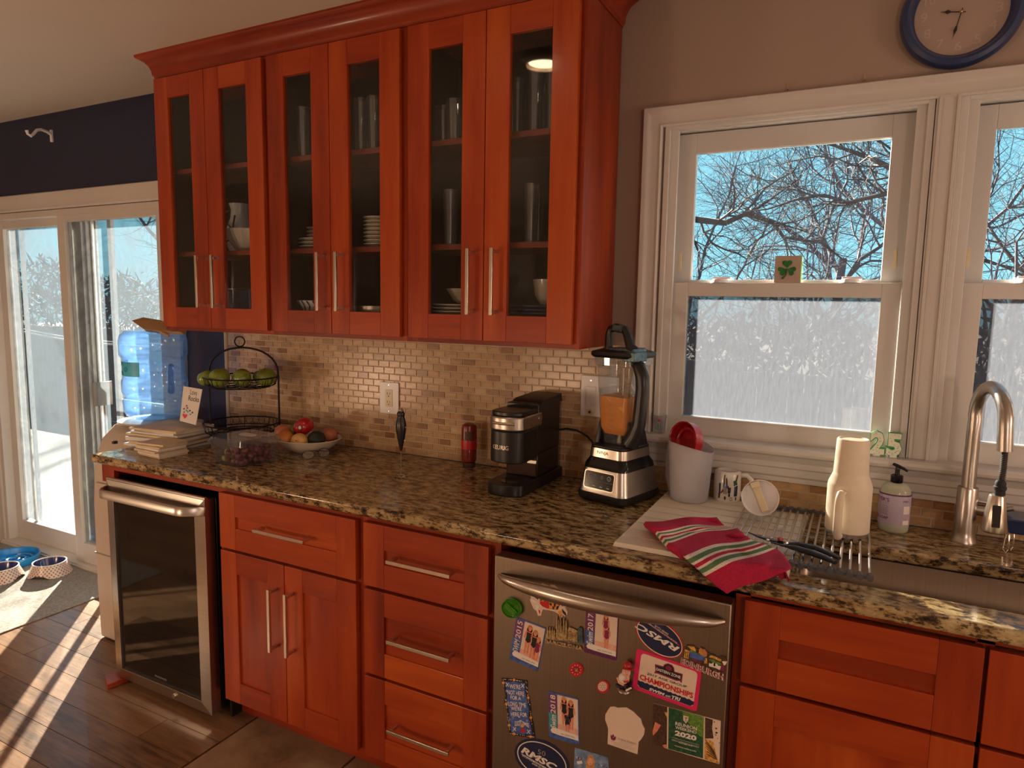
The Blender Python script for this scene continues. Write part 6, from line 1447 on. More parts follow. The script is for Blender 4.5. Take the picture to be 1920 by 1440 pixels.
# --- blue caddy at the right edge
t_ = thing('sponge_caddy', 'dark blue sponge caddy on looped steel wire at the right edge of the view', 'caddy', (1.225, -.10, CT))
b = M(); b.frust([(1.185, -.14, .965), (1.27, -.14, .965), (1.27, -.06, .965), (1.185, -.06, .965)], [(1.178, -.15, 1.005), (1.28, -.15, 1.005), (1.28, -.05, 1.005), (1.178, -.05, 1.005)]); b.build('tray', 'navy_plastic', t_, bevel=.004)
b = M()
for x_, y_ in ((1.185, -.145), (1.20, -.115), (1.255, -.145), (1.255, -.07)): b.tube([(x_, y_, .97), (x_-.004, y_, .925), (x_+.002, y_-.004, CT+.003), (x_+.008, y_, .925), (x_+.006, y_, .97)], .002, 6)
b.build('wire_leg', 'chrome', t_)
# ================================================================ towel
TR = [(0, (1211, 979), (1342, 969)), (.14, (1229, 994), (1356, 985)), (.30, (1254, 1018), (1384, 990)), (.40, (1272, 1028), (1398, 1003)), (.49, (1289, 1043), (1412, 1014)), (.71, (1321, 1077), (1452, 1031)), (.86, (1344, 1096), (1470, 1046)), (1.0, (1367, 1112), (1486, 1067))]
def tw_px(s, t):
    for i in range(len(TR)-1):
        if s <= TR[i+1][0]+1e-9:
            a, c = TR[i], TR[i+1]; f = (s-a[0])/(c[0]-a[0]); break
    p0 = [a[1][k]+(c[1][k]-a[1][k])*f for k in (0, 1)]; p1 = [a[2][k]+(c[2][k]-a[2][k])*f for k in (0, 1)]
    # gentle crosswise wave in the outline
    return p0[0]+(p1[0]-p0[0])*t+2.5*math.sin(11*s)*(1-t)+2.5*math.sin(9*s+1)*t, p0[1]+(p1[1]-p0[1])*t-4*math.sin(PI*t)*math.sin(PI*s)+2.2*math.sin(8*t+3*s)
ns_, nt_ = 90, 26
def tw_pt(s, t, lift):
    u_, v_ = tw_px(s, t); base = ZBd+.004+lift
    wr = .007*math.sin(9*s+2.2*t)+.004*math.sin(21*s-5*t)+.004*math.sin(13*t+6*s)+.016*math.exp(-((s-.37)/.045)**2)*t+.008*math.exp(-((s-.10)/.05)**2)*(1-t)
    p = at(u_, v_, z=base+max(0, wr)*(1 if lift > .006 else .2))
    if p.y < -.652: 
        p = at(u_, v_, y=-.652-min(.010, (-.652-p.y)*.25)-lift*.6)
    return p
b = M(); vs = []
def band(s):
    for a, c in ((.14, .30), (.48, .71)):
        if a <= s <= c:
            f = (s-a)/(c-a)
            for lim, m in ((.15, 1), (.33, 2), (.44, 1), (.58, 0), (.69, 1), (.87, 2), (1.01, 1)):
                if f <= lim: return m
    return 0
cross = [(1-i/nt_, 0) for i in range(nt_+1)]+[(-.02, .5)]+[(i/10*.97, 1) for i in range(11)]
k = len(cross)
for i in range(ns_+1):
    s = i/ns_; gap = .013+.016*max(0, (s-.80)/.2)**1.5
    for t, l in cross:
        p = tw_pt(s, max(0, t), .016+.010*max(0, (s-.8)/.2))
        if t < 0: p = p+Vector((-.004, -.002, 0))
        if l:
            over = p.y < -.649
            p = p+Vector((0, gap*l*.8 if over else 0, -gap*l*(.12 if over else 1)))
            if over: p.y = min(p.y, -.6515)
            elif p.y > -.645: p.z = max(p.z, ZBd+.0018)
        vs.append(p)
b.add(vs, [])
for i in range(ns_):
    for j in range(k-1): b.f.append((i*k+j, i*k+j+1, (i+1)*k+j+1, (i+1)*k+j)); b.mi.append(band((i+.5)/ns_)); b.t.append(0)
o = b.build('dish_towel', ['towel_red', 'towel_white', 'towel_green'], loc=at(1350, 1040, z=ZBd), smooth=80, solid=.0045)
tag(o, 'folded crimson dish towel with white and green stripes draped over the counter edge', 'towel')
tx_ = bpy.data.textures.new('terry', 'CLOUDS'); tx_.noise_scale = .004
md = o.modifiers.new('terry', 'DISPLACE'); md.texture = tx_; md.strength = .0012; md.mid_level = .5
# ================================================================ magnets on the dishwasher door
def FR(ox, oy, s): return lambda x, y: (ox+x/s, oy+y/s)
c2, c3, c4, c5, c6, ce, cf, cg = FR(900, 1020, 3.428), FR(900, 1020, 6.857), FR(1140, 1130, 6.857), FR(920, 1240, 7.2), FR(1120, 1290, 7.385), FR(1000, 1140, 11.294), FR(1220, 1190, 12.8), FR(930, 1260, 11.077)
def W(p, o=.0014): return at(p[0], p[1], y=YD-o)
def flat(q, pts, m=0, o=.0014, th_=0):
    P = [W(p, o) for p in pts]; n = len(P)
    if th_: q.add(P+[p+Vector((0, th_, 0)) for p in P], [tuple(range(n)), tuple(range(2*n-1, n-1, -1))]+[(i, (i+1) % n, n+(i+1) % n, n+i) for i in range(n)], m)
    else: q.add(P, [tuple(range(n))], m)
def ctext(q, s_, p0, p1, p2, m=0, o=.0020, bold=0, shear=0):
    """text filling the parallelogram with baseline p0->p1 and left edge p0->p2 (photo points on the door)"""
    a, c, e_ = W(p0, o), W(p1, o), W(p2, o); text_on(q, s_, a, c-a, e_-a, m, bold, shear)
def pxell(c, a, b_, ang, n=28, a0=0, a1=2*PI):
    ca, sa = math.cos(ang), math.sin(ang)
    return [(c[0]+a*math.cos(e_)*ca-b_*math.sin(e_)*sa, c[1]+a*math.cos(e_)*sa+b_*math.sin(e_)*ca) for e_ in [a0+(a1-a0)*i/n for i in range(n)]]
def mag(name, label, cat, p): q = at(p[0], p[1], y=YD); return thing(name, label, cat, (q.x, YD, q.z))
def smooth_px(pts, r_=3):
    return pts
def lerp(p, q, f): return (p[0]+(q[0]-p[0])*f, p[1]+(q[1]-p[1])*f)
def quad(P, x, y):
    """point in the pixel quad P = TL, TR, BR, BL at fractions x right, y down"""
    return lerp(lerp(P[0], P[1], x), lerp(P[3], P[2], x), y)
def qp(P, pts): return [quad(P, x, y) for x, y in pts]
def rquad(P, r_=.06, asp=1.4, n=4):
    p = []
    rx2, ry2 = r_, r_/asp
    for cx_, cy_, a in ((1-rx2, ry2, -PI/2), (1-rx2, 1-ry2, 0), (rx2, 1-ry2, PI/2), (rx2, ry2, PI)): p += [quad(P, cx_+rx2*math.cos(a+PI/2*i/n), cy_+ry2*math.sin(a+PI/2*i/n)) for i in range(n+1)]
    return p
def person_print(q, P, cx_, cy_, s, suit, ox=0, hair=True):
    """small printed swimmer: hair, face, suit, arms, legs inside the picture quad"""
    e2 = lambda x, y, a, b_: [(cx_+s*(x+a*math.cos(t_)), cy_+s*(y+b_*math.sin(t_))) for t_ in [2*PI*i/12 for i in range(12)]]
    L_ = lambda pts: qp(P, [(cx_+s*x, cy_+s*y) for x, y in pts])
    if hair: flat(q, qp(P, e2(0, .06, .15, .15)), 1, .0018)
    flat(q, L_([(-.14, .06), (.14, .06), (.17, .24), (-.17, .24)]), 1, .0018)
    flat(q, qp(P, e2(0, .07, .085, .085)), 0, .0020)
    flat(q, L_([(-.20, .17), (.20, .17), (.24, .42), (.17, .44), (.12, .24), (-.12, .24), (-.17, .44), (-.24, .42)]), 0, .0019)
    flat(q, L_([(-.13, .20), (.13, .20), (.12, .36), (.15, .50), (0, .58), (-.15, .50), (-.12, .36)]), suit, .0021)
    flat(q, L_([(-.15, .48), (-.01, .56), (-.03, .98), (-.11, .98)]), 0, .0019); flat(q, L_([(.15, .48), (.01, .56), (.03, .98), (.11, .98)]), 0, .0019)
PAL = ['ink_skin', 'ink_hair', 'ink_maroon', 'ink_black', 'ink_card', 'ink_purple', 'ink_blue', 'ink_teal', 'ink_white', 'ink_skin_pale', 'ink_sky', 'ink_orange', 'ink_navy']
# green bag-clip like round magnet
t_ = mag('round_clip', 'green see-through round clip magnet at the dishwasher top left corner', 'clip', (961, 1137))
cc = W((962, 1138), .0); T = Matrix.Translation((cc.x, YD, cc.z)) @ Matrix.Rotation(PI/2, 4, 'X') @ Matrix.Scale(1.12, 4, (1, 0, 0))
b = M(); b.lathe([(.001, .001), (.024, .001), (.026, .006), (.0255, .012), (.0235, .017), (.0215, .0172), (.021, .012), (.001, .011)], (0, 0, 0), 36, T=T); b.build('clip_body', 'green_clear', t_)
b = M(); b.box(-.017, .017, -.006, .006, .012, .020, T=T @ Matrix.Rotation(-.6, 4, 'Z')); b.build('grip_bar', 'green_clear', t_, bevel=.002)
# crab
t_ = mag('crab_magnet', 'die-cut crab magnet patterned red, white, black and gold, half behind the handle', 'magnet', (1030, 1138))
out = [(655, 635), (700, 640), (760, 665), (900, 640), (960, 660), (1060, 740), (1135, 770), (1130, 800), (1090, 815), (1125, 870), (1120, 910), (1085, 930), (1055, 900), (1060, 945), (1030, 955), (1010, 900), (960, 870), (880, 850), (810, 840), (790, 880), (785, 920), (745, 925), (725, 860), (690, 835), (670, 790), (640, 720), (655, 690)]
b = M(); flat(b, [c3(*p) for p in out], 0, .0014, .0012); bd = b.build('sheet', 'ink_card', t_, smooth=0)
b = M(); flat(b, [c3(*p) for p in [(790, 505), (810, 510), (850, 525), (900, 545), (905, 525), (950, 528), (1010, 575), (960, 600), (900, 585), (820, 560)]], 0, .0014, .0012); b.build('claw_sheet', 'ink_card', t_, smooth=0)
b = M()
flat(b, [c3(*p) for p in [(770, 680), (890, 705), (1010, 740), (1025, 790), (1000, 845), (930, 840), (860, 830), (800, 800), (770, 770)]], 0, .0017)
for poly, m in ((((770, 680), (850, 690), (852, 745), (775, 735)), 1), (((895, 705), (1010, 730), (1020, 775), (905, 745)), 0), (((770, 740), (890, 750), (890, 825), (800, 800)), 0), (((890, 748), (1015, 775), (1005, 840), (890, 830)), 1)): flat(b, [c3(*p) for p in poly], m, .0019)
for poly in (((770, 680), (795, 685), (800, 725), (776, 730)), ((815, 688), (835, 690), (850, 742), (825, 740)), ((895, 755), (925, 765), (920, 800), (893, 780)), ((930, 800), (958, 808), (950, 845), (935, 838)), ((950, 760), (978, 770), (968, 812), (948, 800)), ((985, 800), (1012, 795), (1005, 840), (978, 842)), ((1010, 745), (1030, 770), (1020, 800), (1008, 780))): flat(b, [c3(*p) for p in poly], 2, .0021)
for poly, m in ((((780, 775), (795, 800), (775, 812), (770, 790)), 3), (((1000, 870), (1045, 850), (1055, 915), (1038, 945), (1015, 905)), 1), (((1050, 830), (1100, 880), (1112, 915), (1092, 918), (1060, 880)), 2), (((1040, 770), (1125, 782), (1095, 800), (1050, 800)), 2), (((700, 660), (752, 700), (745, 715), (695, 680)), 2), (((655, 705), (740, 750), (735, 765), (665, 735)), 3), (((700, 780), (760, 790), (745, 850), (768, 890), (750, 905), (728, 850)), 3), (((752, 850), (772, 855), (772, 890), (760, 895)), 0), (((1020, 905), (1050, 925), (1035, 950)), 2)): flat(b, [c3(*p) for p in poly], m, .0020)
b.build('flag_pattern', ['ink_red', 'ink_orange', 'ink_black', 'ink_white'], bd, smooth=0)
# swim photo cards
def photo_card(lb, P, year, script, figs, hat, pal_l=6, right_edge=False, namebar=True):
    t_ = mag('photo_magnet', lb, 'magnet', quad(P, .5, .5))
    b = M(); flat(b, rquad(P, .05, 1.45), 0, .0014, .0012); sh = b.build('sheet', 'ink_plum' if pal_l == 5 else 'ink_blue', t_, smooth=0)
    b = M(); flat(b, qp(P, [(.30, .03), (.97, .03), (.97, .80), (.30, .80)]), 4, .0016); flat(b, qp(P, [(.30, .66), (.97, .66), (.97, .80), (.30, .80)]), 9 if hat == 2 else 11 if 0 else 9, .0017)
    flat(b, qp(P, [(.02, .04), (.28, .04), (.28, .46), (.02, .46)]), 5, .0016); flat(b, qp(P, [(.02, .46), (.28, .46), (.28, .80), (.02, .80)]), 7 if hat == 1 else 6, .0016)
    for f_ in figs: person_print(b, P, *f_)
    if namebar:
        flat(b, qp(P, [(.10, .79), (.14, .765), (.30, .765), (.97, .80), (.97, .91), (.30, .90), (.10, .885), (.06, .84)]), 8, .0022)
    b.build('printed_picture', PAL, sh, smooth=0)
    b = M()
    ctext(b, year, quad(P, .235, .46), quad(P, .235, .06), quad(P, .07, .46), 0, .0024, .01); ctext(b, script, quad(P, .25, .79), quad(P, .25, .49), quad(P, .06, .79), 0, .0024, .01, .3)
    for yy in (.845, .862): 
        for x0, x1 in ((.40, .50), (.53, .70), (.72, .85)): flat(b, qp(P, [(x0, yy), (x1, yy+.002), (x1, yy+.010), (x0, yy+.008)]), 1, .0025)
    b.build('lettering', ['ink_white', 'ink_grey'], sh, smooth=0)
    return t_
photo_card('tilted swim 2015 photo magnet of three swimmers, below the green clip', [c3(465, 935), c3(852, 1080), c2(372, 820), c2(188, 740)], '2015', 'SWIM', [(.50, .12, .62, 3), (.70, .18, .62, 3), (.84, .30, .55, 2)], 0, 6)
photo_card('swim 2017 photo magnet of two swimmers tucked under the handle, right of the crab', [c3(1365, 850), c3(1783, 935), c2(878, 752), c2(668, 695)], '2017', 'Swim', [(.62, .05, .5, 2), (.66, .27, .52, 2)], 2, 5)
photo_card('swim 2018 photo magnet of two swimmers below the red round magnet', [c5(775, 400), c5(1187, 505), c5(1197, 1135), c5(785, 1020)], '2018', 'Swim', [(.52, .08, .58, 3), (.74, .12, .6, 3), (.62, .34, .5, 12)], 1, 6)
P = [c5(1137, 1165), c5(1585, 1300), (1142, 1462), (1076, 1440)]
t_ = mag('photo_magnet', 'blue sky photo magnet of a long-haired person at the bottom edge of the dishwasher view', 'magnet', (1108, 1425))
b = M(); flat(b, P, 0, .0014, .0012); sh = b.build('sheet', 'ink_sky', t_, smooth=0)
b = M(); hd = quad(P, .48, .62)
flat(b, pxell((1107, 1432), 8.5, 17, .06), 1, .0018); flat(b, pxell((1106.5, 1428), 5, 7, 0), 9, .0020)
for i in range(9): p = lerp(c5(1165, 1285), c5(1270, 1330), i/8) if i < 5 else lerp(c5(1460, 1385), c5(1570, 1425), (i-5)/3); flat(b, [(p[0]-1.3, p[1]), (p[0]+1.3, p[1]+.4), (p[0], p[1]+4)], (8, 2, 12)[i % 3], .0017)
flat(b, [c5(1160, 1350), c5(1230, 1340), c5(1240, 1380), c5(1170, 1390)], 8, .0016)
b.build('printed_picture', PAL, sh, smooth=0)
b = M(); p = [W((1105, 1427), .0024)]
flat(b, [(1103.6, 1426), (1105.1, 1426.2), (1105, 1427.2), (1103.6, 1427)], 0, .0022); flat(b, [(1108, 1426.5), (1109.5, 1426.8), (1109.3, 1427.7), (1108, 1427.4)], 0, .0022); flat(b, [(1105, 1431), (1108.6, 1431.6), (1106.5, 1432.8)], 1, .0022); b.build('printed_face', ['ink_brown', 'ink_red'], sh, smooth=0)
# metal skyline magnet
t_ = mag('skyline_magnet', 'pewter souvenir magnet of spires over curly lettering, under the crab', 'magnet', (1050, 1190))
b = M()
def spire(x, y0, y1, w0, w1=None, o=.007):
    w1 = w1 if w1 is not None else w0*.3
    a, c, d_, e_ = ce(x-w0, y0), ce(x+w0, y0), ce(x+w1, y1), ce(x-w1, y1); P_ = [W(p, o) for p in (a, c, d_, e_)]
    b.add(P_+[Vector((p.x, YD-.0012, p.z)) for p in P_], [(0,1,2,3), (0,4,5,1), (1,5,6,2), (2,6,7,3), (3,7,4,0)])
for x, y0, y1, w0 in ((500, 640, 195, 22), (540, 640, 250, 20), (578, 650, 215, 18), (608, 650, 380, 20), (645, 650, 222, 20), (688, 660, 270, 22), (700, 680, 300, 12)): spire(x, y0, y1, w0)
for x, y0, y1, w0 in ((300, 640, 405, 26), (350, 650, 410, 24), (400, 660, 420, 24), (440, 670, 460, 30)): spire(x, y0, y1, w0)
flat(b, [ce(*p) for p in [(260, 560), (330, 470), (440, 480), (505, 560), (505, 690), (260, 650)]], 0, .0035, .002)
flat(b, [ce(*p) for p in [(500, 560), (600, 500), (715, 560), (720, 690), (500, 680)]], 0, .0040, .0025)
flat(b, [ce(*p) for p in [(725, 480), (765, 400), (930, 480), (930, 720), (720, 690)]], 0, .0045, .003)
for i in range(5):
    for j in range(6):
        c = W(ce(750+36*i, 510+36*j+10*i), .0055); b.ball(c, .0016, 6)
b.build('cathedral', 'pewter', t_, smooth=0)
b = M(); flat(b, [ce(*p) for p in [(935, 430), (965, 412), (1010, 425), (1035, 470), (1045, 760), (940, 735)]], 0, .0065, .005); b.build('blue_tower', 'pewter_blue', t_, smooth=0, bevel=.0008)
b = M()
ctext(b, 'BARCELONA', ce(245, 740), ce(1040, 905), ce(250, 660), 0, .0045, .035, 0); b.build('lettering', 'pewter', t_, smooth=0)
# rmsc ovals
def oval(lb, c, a, b_, ang, rim, letters_up, extra50=False):
    t_ = mag('oval_magnet', lb, 'magnet', c)
    q = M(); flat(q, pxell(c, a, b_, ang, 40), 0, .0014, .0012); sh = q.build('sheet', rim, t_, smooth=0)
    return t_, sh
t_, sh = oval('upside-down dark oval RMSC magnet with a red rim, at the top right under the handle', c4(663, 455), 51, 29, math.radians(36), 'ink_red', False)
q = M(); C0 = c4(663, 455); flat(q, pxell(C0, 49, 27.2, math.radians(36), 40), 1, .0016); flat(q, pxell(C0, 47.4, 25.8, math.radians(36), 40), 0, .0018)
ctext(q, 'RMSC', c4(925, 580), c4(375, 250), c4(885, 645), 1, .0020, .03, .2)
flat(q, [c4(480, 235), c4(922, 548), c4(918, 556), c4(474, 243)], 2, .0019)
ctext(q, 'ROCKVILLE-MONTGOMERY', c4(890, 512), c4(490, 235), c4(884, 528), 1, .0020, .01); ctext(q, 'SWIM CLUB', c4(778, 398), c4(606, 283), c4(770, 420), 1, .0020, .01)
q.build('printed_emblem', ['ink_navy', 'ink_white', 'ink_red'], sh, smooth=0)
C0 = (1016, 1425)
t_, sh = oval('navy oval 50 RMSC magnet at the bottom left of the dishwasher view', C0, 55, 35, math.radians(28), 'ink_navy', True)
q = M(); flat(q, pxell(C0, 50, 30, math.radians(28), 40), 1, .0016); flat(q, pxell(C0, 48, 28.2, math.radians(28), 40), 0, .0018)
ctext(q, 'RMSC', c5(405, 1225), c5(880, 1490), c5(425, 1140), 1, .0020, .04, .25); flat(q, [c5(415, 1243), c5(880, 1510), c5(878, 1516), c5(412, 1250)], 1, .0019)
ctext(q, '50', c5(632, 1248), c5(735, 1288), c5(640, 1182), 2, .0020, 0)
ctext(q, 'ROCKVILLE-MONTGOMERY', c5(425, 1280), c5(760, 1465), c5(432, 1260), 1, .0020, .015); ctext(q, 'SWIM CLUB', c5(555, 1385), c5(705, 1465), c5(562, 1365), 1, .0020, .02)
q.build('printed_emblem', ['ink_navy', 'ink_white', 'ink_grey'], sh, smooth=0)
# edinburgh
t_ = mag('city_magnet', 'painted Edinburgh souvenir magnet with castle skyline above raised letters, top right', 'magnet', (1322, 1245))
b = M()
flat(b, [cf(*p) for p in [(800, 330), (870, 250), (940, 255), (1040, 260), (1090, 330), (1150, 350), (1200, 300), (1290, 340), (1350, 410), (1420, 460), (1500, 470), (1560, 520), (1640, 520), (1700, 490), (1740, 530), (1820, 530), (1840, 640), (1790, 740), (1790, 900), (1650, 900), (1400, 790), (1250, 790), (1100, 720), (920, 640), (790, 560)]], 0, .0030, .0028)
sk = b.build('painted_skyline', 'ink_brown', t_, smooth=0)
b = M()
for poly, m in (([(940, 400), (1080, 440), (1300, 540), (1320, 620), (1180, 620), (940, 540)], 0), ([(960, 360), (1100, 440), (1260, 500), (1240, 530), (1080, 450), (950, 400)], 1), ([(880, 270), (1040, 290), (1080, 350), (1090, 420), (960, 350)], 2), ([(1160, 360), (1200, 310), (1240, 350), (1300, 350), (1350, 430), (1350, 520), (1280, 540), (1150, 440)], 3), ([(820, 350), (950, 390), (930, 430), (810, 390)], 2), ([(815, 400), (838, 410), (828, 530), (805, 520)], 2), ([(858, 415), (878, 425), (868, 545), (848, 535)], 2), ([(898, 430), (920, 440), (908, 560), (888, 550)], 2), ([(795, 520), (910, 560), (905, 585), (790, 545)], 2), ([(1000, 600), (1040, 570), (1100, 590), (1130, 640), (1080, 650), (1030, 630)], 4), ([(1140, 640), (1200, 645), (1220, 690), (1160, 680)], 4), ([(1310, 560), (1350, 570), (1360, 690), (1280, 690), (1290, 620)], 2), ([(1400, 680), (1460, 700), (1520, 650), (1580, 690), (1620, 740), (1690, 760), (1660, 850), (1560, 800), (1400, 760)], 5), ([(1510, 690), (1530, 670), (1555, 690), (1550, 760), (1510, 750)], 6), ([(1380, 580), (1500, 600), (1700, 700), (1680, 740), (1450, 650)], 1), ([(1430, 490), (1530, 520), (1700, 600), (1690, 650), (1500, 570), (1400, 540)], 2), ([(1700, 690), (1760, 740), (1780, 820), (1740, 880), (1660, 860), (1690, 760)], 4), ([(1710, 640), (1760, 640), (1840, 640), (1800, 720), (1760, 740)], 5)):
    flat(b, [cf(*p) for p in poly], m, .0034)
b.build('painted_scene', ['ink_blue', 'ink_leaf', 'ink_gold', 'terracotta', 'ink_maroon', 'ink_white', 'ink_black'], sk, smooth=0)
b = M(); ctext(b, 'EDINBURGH', cf(715, 700), cf(1745, 1110), cf(735, 545), 0, .0040, .07); ctext(b, 'EDINBURGH', cf(725, 695), cf(1755, 1100), cf(742, 555), 1, .0050, .0); b.build('raised_letters', ['ink_card', 'ink_maroon'], t_, smooth=0)
# championships card
P = [c4(370, 585), c4(1205, 880), c4(1140, 1405), c4(310, 1100)]
t_ = mag('event_magnet', 'hot pink framed magnet for an age group championships, at mid right', 'magnet', quad(P, .5, .5))
b = M(); flat(b, rquad(P, .05, .62), 0, .0014, .0012); sh = b.build('sheet', 'ink_pink', t_, smooth=0)
Q = [c4(428, 650), c4(1150, 880), c4(1090, 1335), c4(375, 1010)]
Q = [c4(430, 645), c4(1155, 895), c4(1095, 1345), c4(375, 1080)]
b = M(); flat(b, rquad(Q, .06, .6), 0, .0016)
wv = [(0, .80)]+[(i/24, .80+(.018 if i % 2 else -.006)+.02*(i/24)) for i in range(1, 24)]+[(1, .84), (1, .92), (.95, .995), (.05, .995), (0, .92)]
flat(b, qp(Q, wv), 1, .0018)
arch = [cf(*p) for p in [(100, 705), (300, 760), (330, 710), (420, 685), (520, 730), (565, 800), (570, 885), (770, 945), (745, 1165), (690, 1110), (620, 1110), (150, 930), (80, 925), (115, 860)]]
flat(b, arch, 2, .0019); flat(b, [cf(*p) for p in [(125, 745), (300, 790), (340, 735), (420, 710), (500, 745), (545, 815), (552, 905), (745, 965), (725, 1085), (620, 1080), (150, 895)]], 3, .0020)
flat(b, [cf(*p) for p in [(365, 760), (430, 735), (500, 790), (515, 850), (440, 870), (360, 820)]], 2, .0022)
b.build('printed_panel', ['ink_card', 'ink_navy', 'ink_maroon', 'ink_black'], sh, smooth=0)
b = M()
ctext(b, 'EASTERN ZONE', cf(135, 855), cf(715, 1065), cf(140, 785), 1, .0024, .02); ctext(b, '2017 AGE GROUP', c4(500, 925), c4(1010, 1100), c4(505, 897), 0, .0022, .01)
ctext(b, 'CHAMPIONSHIPS', c4(405, 985), c4(1090, 1235), c4(412, 915), 2, .0022, .03); ctext(b, 'SWIM', c4(525, 1125), c4(725, 1200), c4(530, 1090), 1, .0022, .04, .2); ctext(b, 'AND', c4(735, 1205), c4(805, 1225), c4(737, 1180), 1, .0022, .02); ctext(b, 'TRI', c4(812, 1235), c4(930, 1270), c4(818, 1190), 1, .0022, .04, .2)
b.build('lettering', ['ink_black', 'ink_white', 'ink_red'], sh, smooth=0)
# round buttons
t_ = mag('round_magnet', 'small solid red round magnet left of the figurine', 'magnet', c5(1155, 115))
b = M(); flat(b, pxell(c5(1155, 115), 13, 12.5, .5), 0, .003, .0028); sh = b.build('disc', 'ink_red', t_, smooth=0)
b = M(); flat(b, pxell(c5(1155, 115), 6.2, 6, 0), 0, .0032)
for i in range(10): a = 2*PI*i/10; c = c5(1155+62*math.cos(a), 115+62*math.sin(a)); flat(b, pxell(c, 1.1, .9, a, 8), 1, .0033)
for dx, dy in ((-14, -12), (12, -10), (0, 8), (-12, 20), (14, 18)): flat(b, pxell(c5(1155+dx, 115+dy), 1.3, 1.3, 0, 8), 2, .0034)
b.build('printed_badge', ['ink_maroon', 'ink_card', 'ink_gold'], sh, smooth=0)
t_ = mag('round_magnet', 'small red-rimmed round magnet with a pale lattice centre', 'magnet', c5(1515, 345))
b = M(); flat(b, pxell(c5(1515, 345), 11.5, 12, .5), 0, .003, .0028); sh = b.build('disc', 'ink_red', t_, smooth=0)
b = M(); flat(b, pxell(c5(1510, 340), 8.6, 9, .5), 0, .0032)
for i in range(6):
    a = 2*PI*i/6; c = c5(1510+34*math.cos(a), 340+34*math.sin(a)); pe = pxell(c, 2.6, 2.8, 0, 12); pi_ = pxell(c, 2.2, 2.4, 0, 12)
    P_ = [W(p, .0034) for p in pe+pi_]; b.add(P_, [(k, (k+1) % 12, 12+(k+1) % 12, 12+k) for k in range(12)], 1)
b.build('printed_badge', ['ink_card', 'ink_maroon'], sh, smooth=0)
# figurine with red cap
t_ = mag('figurine_magnet', 'little sitting figure magnet in a red cap and white shirt on a grey base', 'magnet', (1171, 1270))
def blob(q, p, r, m, o, sz=1, sx=1): c = W(p, o); q.lathe([(max(1e-5, r*math.cos(a)), r*sz*math.sin(a)) for a in [-PI/2+PI*i/8 for i in range(9)]], c, 14, m, sx=sx)
b = M(); blob(b, c4(210, 1130), .0165, 0, .011, .55); b.build('base', 'steel_level', t_)
b = M(); blob(b, c4(195, 975), .0120, 0, .012, 1.15); bd_ = b.build('shirt', 'ink_white', t_)
b = M(); blob(b, c4(235, 895), .0105, 0, .014, 1.0); hd_ = b.build('head', 'ink_skin_pale', t_)
b = M(); blob(b, c4(250, 810), .0108, 0, .0145, .95); pts = [W(c4(*p), o_) for p, o_ in (((190, 845), .020), ((300, 865), .026), ((325, 850), .020))]; b.tube(pts, [.003, .004, .003], 6, flat=.5); b.build('cap', 'red_plastic', t_)
b = M(); blob(b, c4(150, 1065), .0085, 0, .013, .6, 1.3); blob(b, c4(260, 1090), .0085, 0, .015, .55, 1.5); blob(b, c4(205, 1060), .0085, 0, .014, .8); b.build('trousers', 'ink_black', t_)
b = M(); b.tube([W(c4(120, 960), .017), W(c4(145, 1030), .021), W(c4(200, 1055), .024)], .0030, 6); b.tube([W(c4(265, 950), .017), W(c4(260, 1000), .024), W(c4(230, 1010), .026)], .0028, 6); b.build('arm', 'ink_skin_pale', t_)
b = M(); b.tube([W(c4(205, 1018), .0275), W(c4(262, 1012), .0275)], .0026, 6); b.build('red_book', 'ink_red', t_)
b = M(); b.tube([W(c4(230, 1130), .024), W(c4(300, 1095), .022)], .0022, 6); b.build('white_stick', 'ink_white', t_)
b = M(); 
for dx in (-14, 28): c = W(c4(235+dx, 885), .0242); b.ball(c, .0008, 6)
b.build('eye', 'ink_black', hd_); b = M(); c = W(c4(247, 905), .0247); b.ball(c, .0013, 6); b.build('nose', 'ink_skin_pale', hd_); b = M(); b.tube([W(c4(232, 925), .0240), W(c4(258, 928), .0240)], .0005, 5); b.build('mouth', 'ink_red', hd_)
# patterned poem banner
P = [c5(145, 222), c5(495, 258), c5(603, 1040), c5(255, 985)]
edge = [c5(*p) for p in [(145, 222), (320, 235), (495, 258), (500, 350), (495, 430), (530, 540), (545, 640), (545, 720), (575, 830), (590, 950), (603, 1040), (420, 1015), (255, 985), (245, 900), (225, 800), (235, 720), (205, 620), (185, 540), (200, 470), (185, 380), (160, 300)]]
t_ = mag('banner_magnet', 'tall wavy navy magnet with hand-lettered saying and yellow border posts', 'magnet', quad(P, .5, .5))
b = M(); flat(b, edge, 0, .0014, .0012); sh = b.build('sheet', 'ink_black', t_, smooth=0)
b = M(); inn = [c5(*p) for p in [(185, 275), (320, 270), (465, 295), (460, 390), (480, 470), (500, 570), (515, 640), (510, 740), (535, 850), (560, 990), (420, 985), (280, 960), (265, 880), (245, 760), (250, 690), (235, 600), (215, 520), (225, 450), (210, 360)]]
flat(b, inn, 0, .0016)
for x, y in ((215, 400), (440, 480), (230, 560), (470, 600), (455, 720), (260, 780), (300, 760), (400, 820), (490, 800), (330, 500)): flat(b, pxell(c5(x, y), 2.2, 2.6, 0, 10), 1, .0018)
b.build('navy_panel', ['ink_blue', 'ink_sky'], sh, smooth=0)
b = M()
for x, y, v_ in ((315, 250, 0), (172, 290, 1), (508, 490, 1), (210, 575, 1), (250, 860, 1), (543, 760, 1), (315, 980, 0), (540, 1018, 0)):
    flat(b, pxell(c5(x, y), 2.6, 2.6, 0, 12), 0, .0020)
    if v_: flat(b, [c5(x-9, y-55), c5(x-3, y-55), c5(x+8, y+60), c5(x+2, y+60)], 0, .0019)
    else: flat(b, [c5(x-60, y-12), c5(x-58, y-6), c5(x+55, y+10), c5(x+55, y+4)], 0, .0019)
